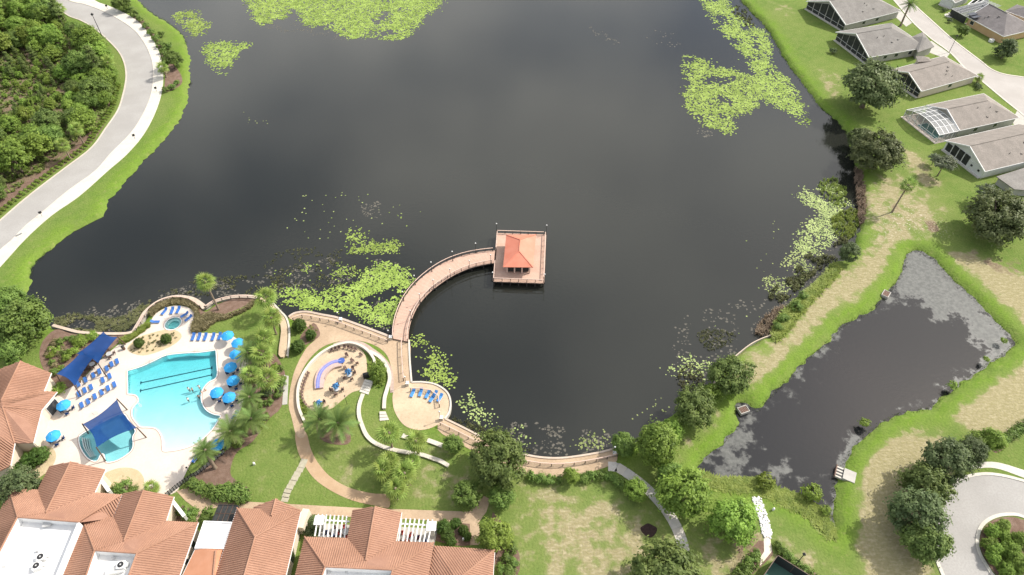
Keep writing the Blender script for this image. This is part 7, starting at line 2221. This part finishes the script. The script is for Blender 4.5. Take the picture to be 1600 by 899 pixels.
blades([(1300,340),(1335,325),(1342,355),(1325,375),(1305,365)], 260, .9, 'yellow green reeds between pale lily mat and bank', M['leaf_reed'], WZ, seed=6)
blades([(1095,740),(1115,748),(1150,750),(1190,752),(1220,768),(1255,780),(1290,808),(1302,835),(1294,845),(1262,812),(1225,795),(1190,778),(1140,770),(1105,765)], 2600, .8, 'green reed belt along the lower edge of the small pond', M['leaf_reed'], -.6, seed=7, w=.11, spread=.9)
blades([(1188,768),(1225,788),(1262,812),(1300,845),(1296,850),(1240,815),(1190,782),(1110,776),(1110,768)], 600, .5, 'dark wet reeds behind the green belt of the pond', M['leaf_weed'], -.5, seed=8)
blades([(85,500),(120,490),(180,498),(215,480),(235,470),(228,490),(214,512),(195,520),(130,518),(95,512)], 620, .35, 'brown green water weeds along the wall by the shade sails', M['leaf_weed'], WZ, seed=9, thr=-.02, w=.09, spread=1.1)
blades([(240,455),(300,440),(400,430),(450,440),(440,460),(400,460),(345,462),(300,462)], 420, .35, 'thin weeds in the water by the leaning palm', M['leaf_weed'], WZ, seed=10, thr=.02)
blades([(420,400),(500,385),(560,400),(560,440),(480,450),(420,440)], 500, .3, 'submerged weeds around the sparse lily cluster', M['leaf_weed'], WZ, seed=11, thr=.0)
blades([(1060,580),(1085,570),(1100,600),(1080,630),(1062,610)], 160, .5, 'weeds in the shallows left of the olive bank tree', M['leaf_weed'], WZ, seed=12)
blades([(1090,520),(1130,515),(1150,530),(1110,550)], 140, .4, 'sunken weeds left of the bulkhead', M['leaf_weed'], WZ, seed=13)
blades([(700,652),(720,640),(760,672),(800,690),(830,705),(800,702),(750,680)], 200, .4, 'weeds along the foot of the lakeside walk wall', M['leaf_weed'], WZ, seed=14, thr=-.05)
blades([(1140,15),(1160,10),(1180,40),(1165,40)], 120, .6, 'dark weeds between lily band and right bank', M['leaf_weed'], WZ, seed=15)
TANP = [[(232,490),(245,477),(262,470),(282,467),(300,472),(310,482),(313,495),(320,503),(313,520),(300,520),(302,505),(306,495),(300,482),(285,477),(268,477),(252,483),(238,495)], [(312,500),(330,490),(350,494),(380,484),(398,470),(392,482),(360,497),(335,505),(318,518)]]
blades(TANP[0], 900, .9, 'tan ornamental grasses ringing the hot tub lobe', M['leaf_tan'], .04, seed=16, cat='grasses')
blades(TANP[1], 500, .9, 'tan ornamental grasses along the top of the wedge lawn', M['leaf_tan'], .04, seed=17, cat='grasses')
blades([(200,545),(215,530),(250,520),(278,522),(270,537),(240,549),(210,552)], 46, .35, 'little dark tufts dotted over the gravel bed above the pool', M['leaf_weed'], .09, seed=18, cat='tufts', per=14)
blades([(208,524),(218,514),(232,507),(234,512),(222,520),(205,532),(190,538),(190,530)], 420, .8, 'low green border plants between upper sail and hot tub', M['leaf_reed'], .05, seed=19, cat='border plants')
blades([(485,508),(495,518),(490,530),(478,534)], 50, .3, 'tufts round the clipped bushes by the promenade', M['leaf_reed'], .06, seed=20, cat='tufts')
blades([(575,572),(585,560),(598,566),(602,590),(598,606),(585,600),(582,585)], 300, .6, 'green groundcover under the small patio tree', M['leaf_reed'], .02, seed=21, cat='groundcover')
blades([(470,628),(485,645),(505,648),(530,642),(545,660),(520,650),(490,660),(475,650)], 300, .6, 'green planting between seat wall and date palm pair', M['leaf_reed'], .02, seed=22, cat='groundcover')
# shoreline fringe of rank grass, lake side and pond side
for nm, shore, z, seed in (('taller grass fringe along the lake shore', LAKE, WZ + .1, 31), ('taller grass fringe around the small pond', POND + POND[:1], PZ + .1, 32)):
    mb = MB(); rs = random.Random(seed)
    pts = resample(shore, 0.45)
    for p in pts:
        if p.y > 290: continue
        if seed == 31 and not (p.x < -118 and p.y > 70 or p.x > 75): continue
        for k in range(4):
            a = rs.uniform(0, 6.28); q = Vector((p.x + rs.uniform(-.5, .5), p.y + rs.uniform(-.5, .5), z)); h = rs.uniform(.2, .55)
            d = Vector((math.cos(a), math.sin(a), 0)); s_ = Vector((-d.y, d.x, 0)) * .06
            mb.add([q - s_, q + s_, q + d * h * .5 + Vector((0, 0, h))], [(0, 1, 2)])
    tag(mb.build('shore_grass', leaf_mat('leaf_shore_%d' % seed, (0.035, 0.05, 0.015), (0.12, 0.18, 0.03))), nm, 'grass', kind='stuff')

blades(None, 3800, 1.0, 'leafy undergrowth filling the wood inside the road bend', leaf_mat('leaf_undergrowth', (0.06, 0.09, 0.02), (0.20, 0.25, 0.06), 0.25), 0.0, w=.16, spread=.9, seed=41, world=WOOD, cat='undergrowth', per=6)

def drift(px, n, label, seed):
    poly = smooth(PP(px, WZ), True, 3); mb = MB(); rs = random.Random(seed)
    for p in scatter(poly, n, seed):
        if mnoise.noise(Vector((p.x * .2, p.y * .2, seed))) < -.05: continue
        r = rs.uniform(.12, .4); a0 = rs.uniform(0, 6.28)
        mb.add([(p.x + r * math.cos(a0 + k * 1.26) * rs.uniform(.5, 1.3), p.y + r * math.sin(a0 + k * 1.26) * rs.uniform(.4, 1.1), WZ + .006 + rs.uniform(0, .01)) for k in range(5)], [(0, 1, 2, 3, 4)])
    tag(mb.build('drifting_weed', M['drift']), label, 'water weed', kind='stuff')
M['drift'] = mat('grey_brown_weed', (0.075, 0.07, 0.055), (0.13, 0.12, 0.10), 1.5, 0.8)
drift([(918,40),(935,45),(970,68),(968,80),(945,72)], 90, 'grey weed streak in the upper lake right of centre', 1)
drift([(1005,45),(1060,55),(1060,75),(1015,65)], 40, 'grey weed flecks above the broad lily patch', 2)
drift([(400,32),(470,38),(480,48),(430,50)], 160, 'brown weed below the top lily blocks', 3)
drift([(480,40),(560,60),(520,62),(480,52)], 120, 'brown weed under the large top lily mat', 4)
drift([(555,325),(590,315),(600,335),(570,345)], 90, 'grey weed streak above the small lily strip', 5)
drift([(1080,180),(1110,195),(1120,215),(1090,210)], 120, 'brown weed at the foot of the broad lily patch', 6)
drift([(420,420),(560,400),(640,420),(640,445),(560,440),(440,460)], 500, 'brown weed around the sparse lily cluster', 7)
drift([(560,490),(640,450),(640,500),(612,522)], 260, 'brown weed between lily mat and boardwalk foot', 8)
drift([(770,655),(960,680),(955,700),(880,712),(800,700)], 320, 'brown weed off the lakeside walk', 9)
drift([(100,485),(220,470),(320,440),(420,440),(400,462),(330,470),(240,472),(200,515),(110,512)], 700, 'brown weed along the curved lake walls', 10)
drift([(1060,500),(1180,460),(1250,400),(1300,340),(1320,360),(1280,430),(1210,500),(1100,600),(1060,600)], 600, 'brown weed along the right shore', 11)
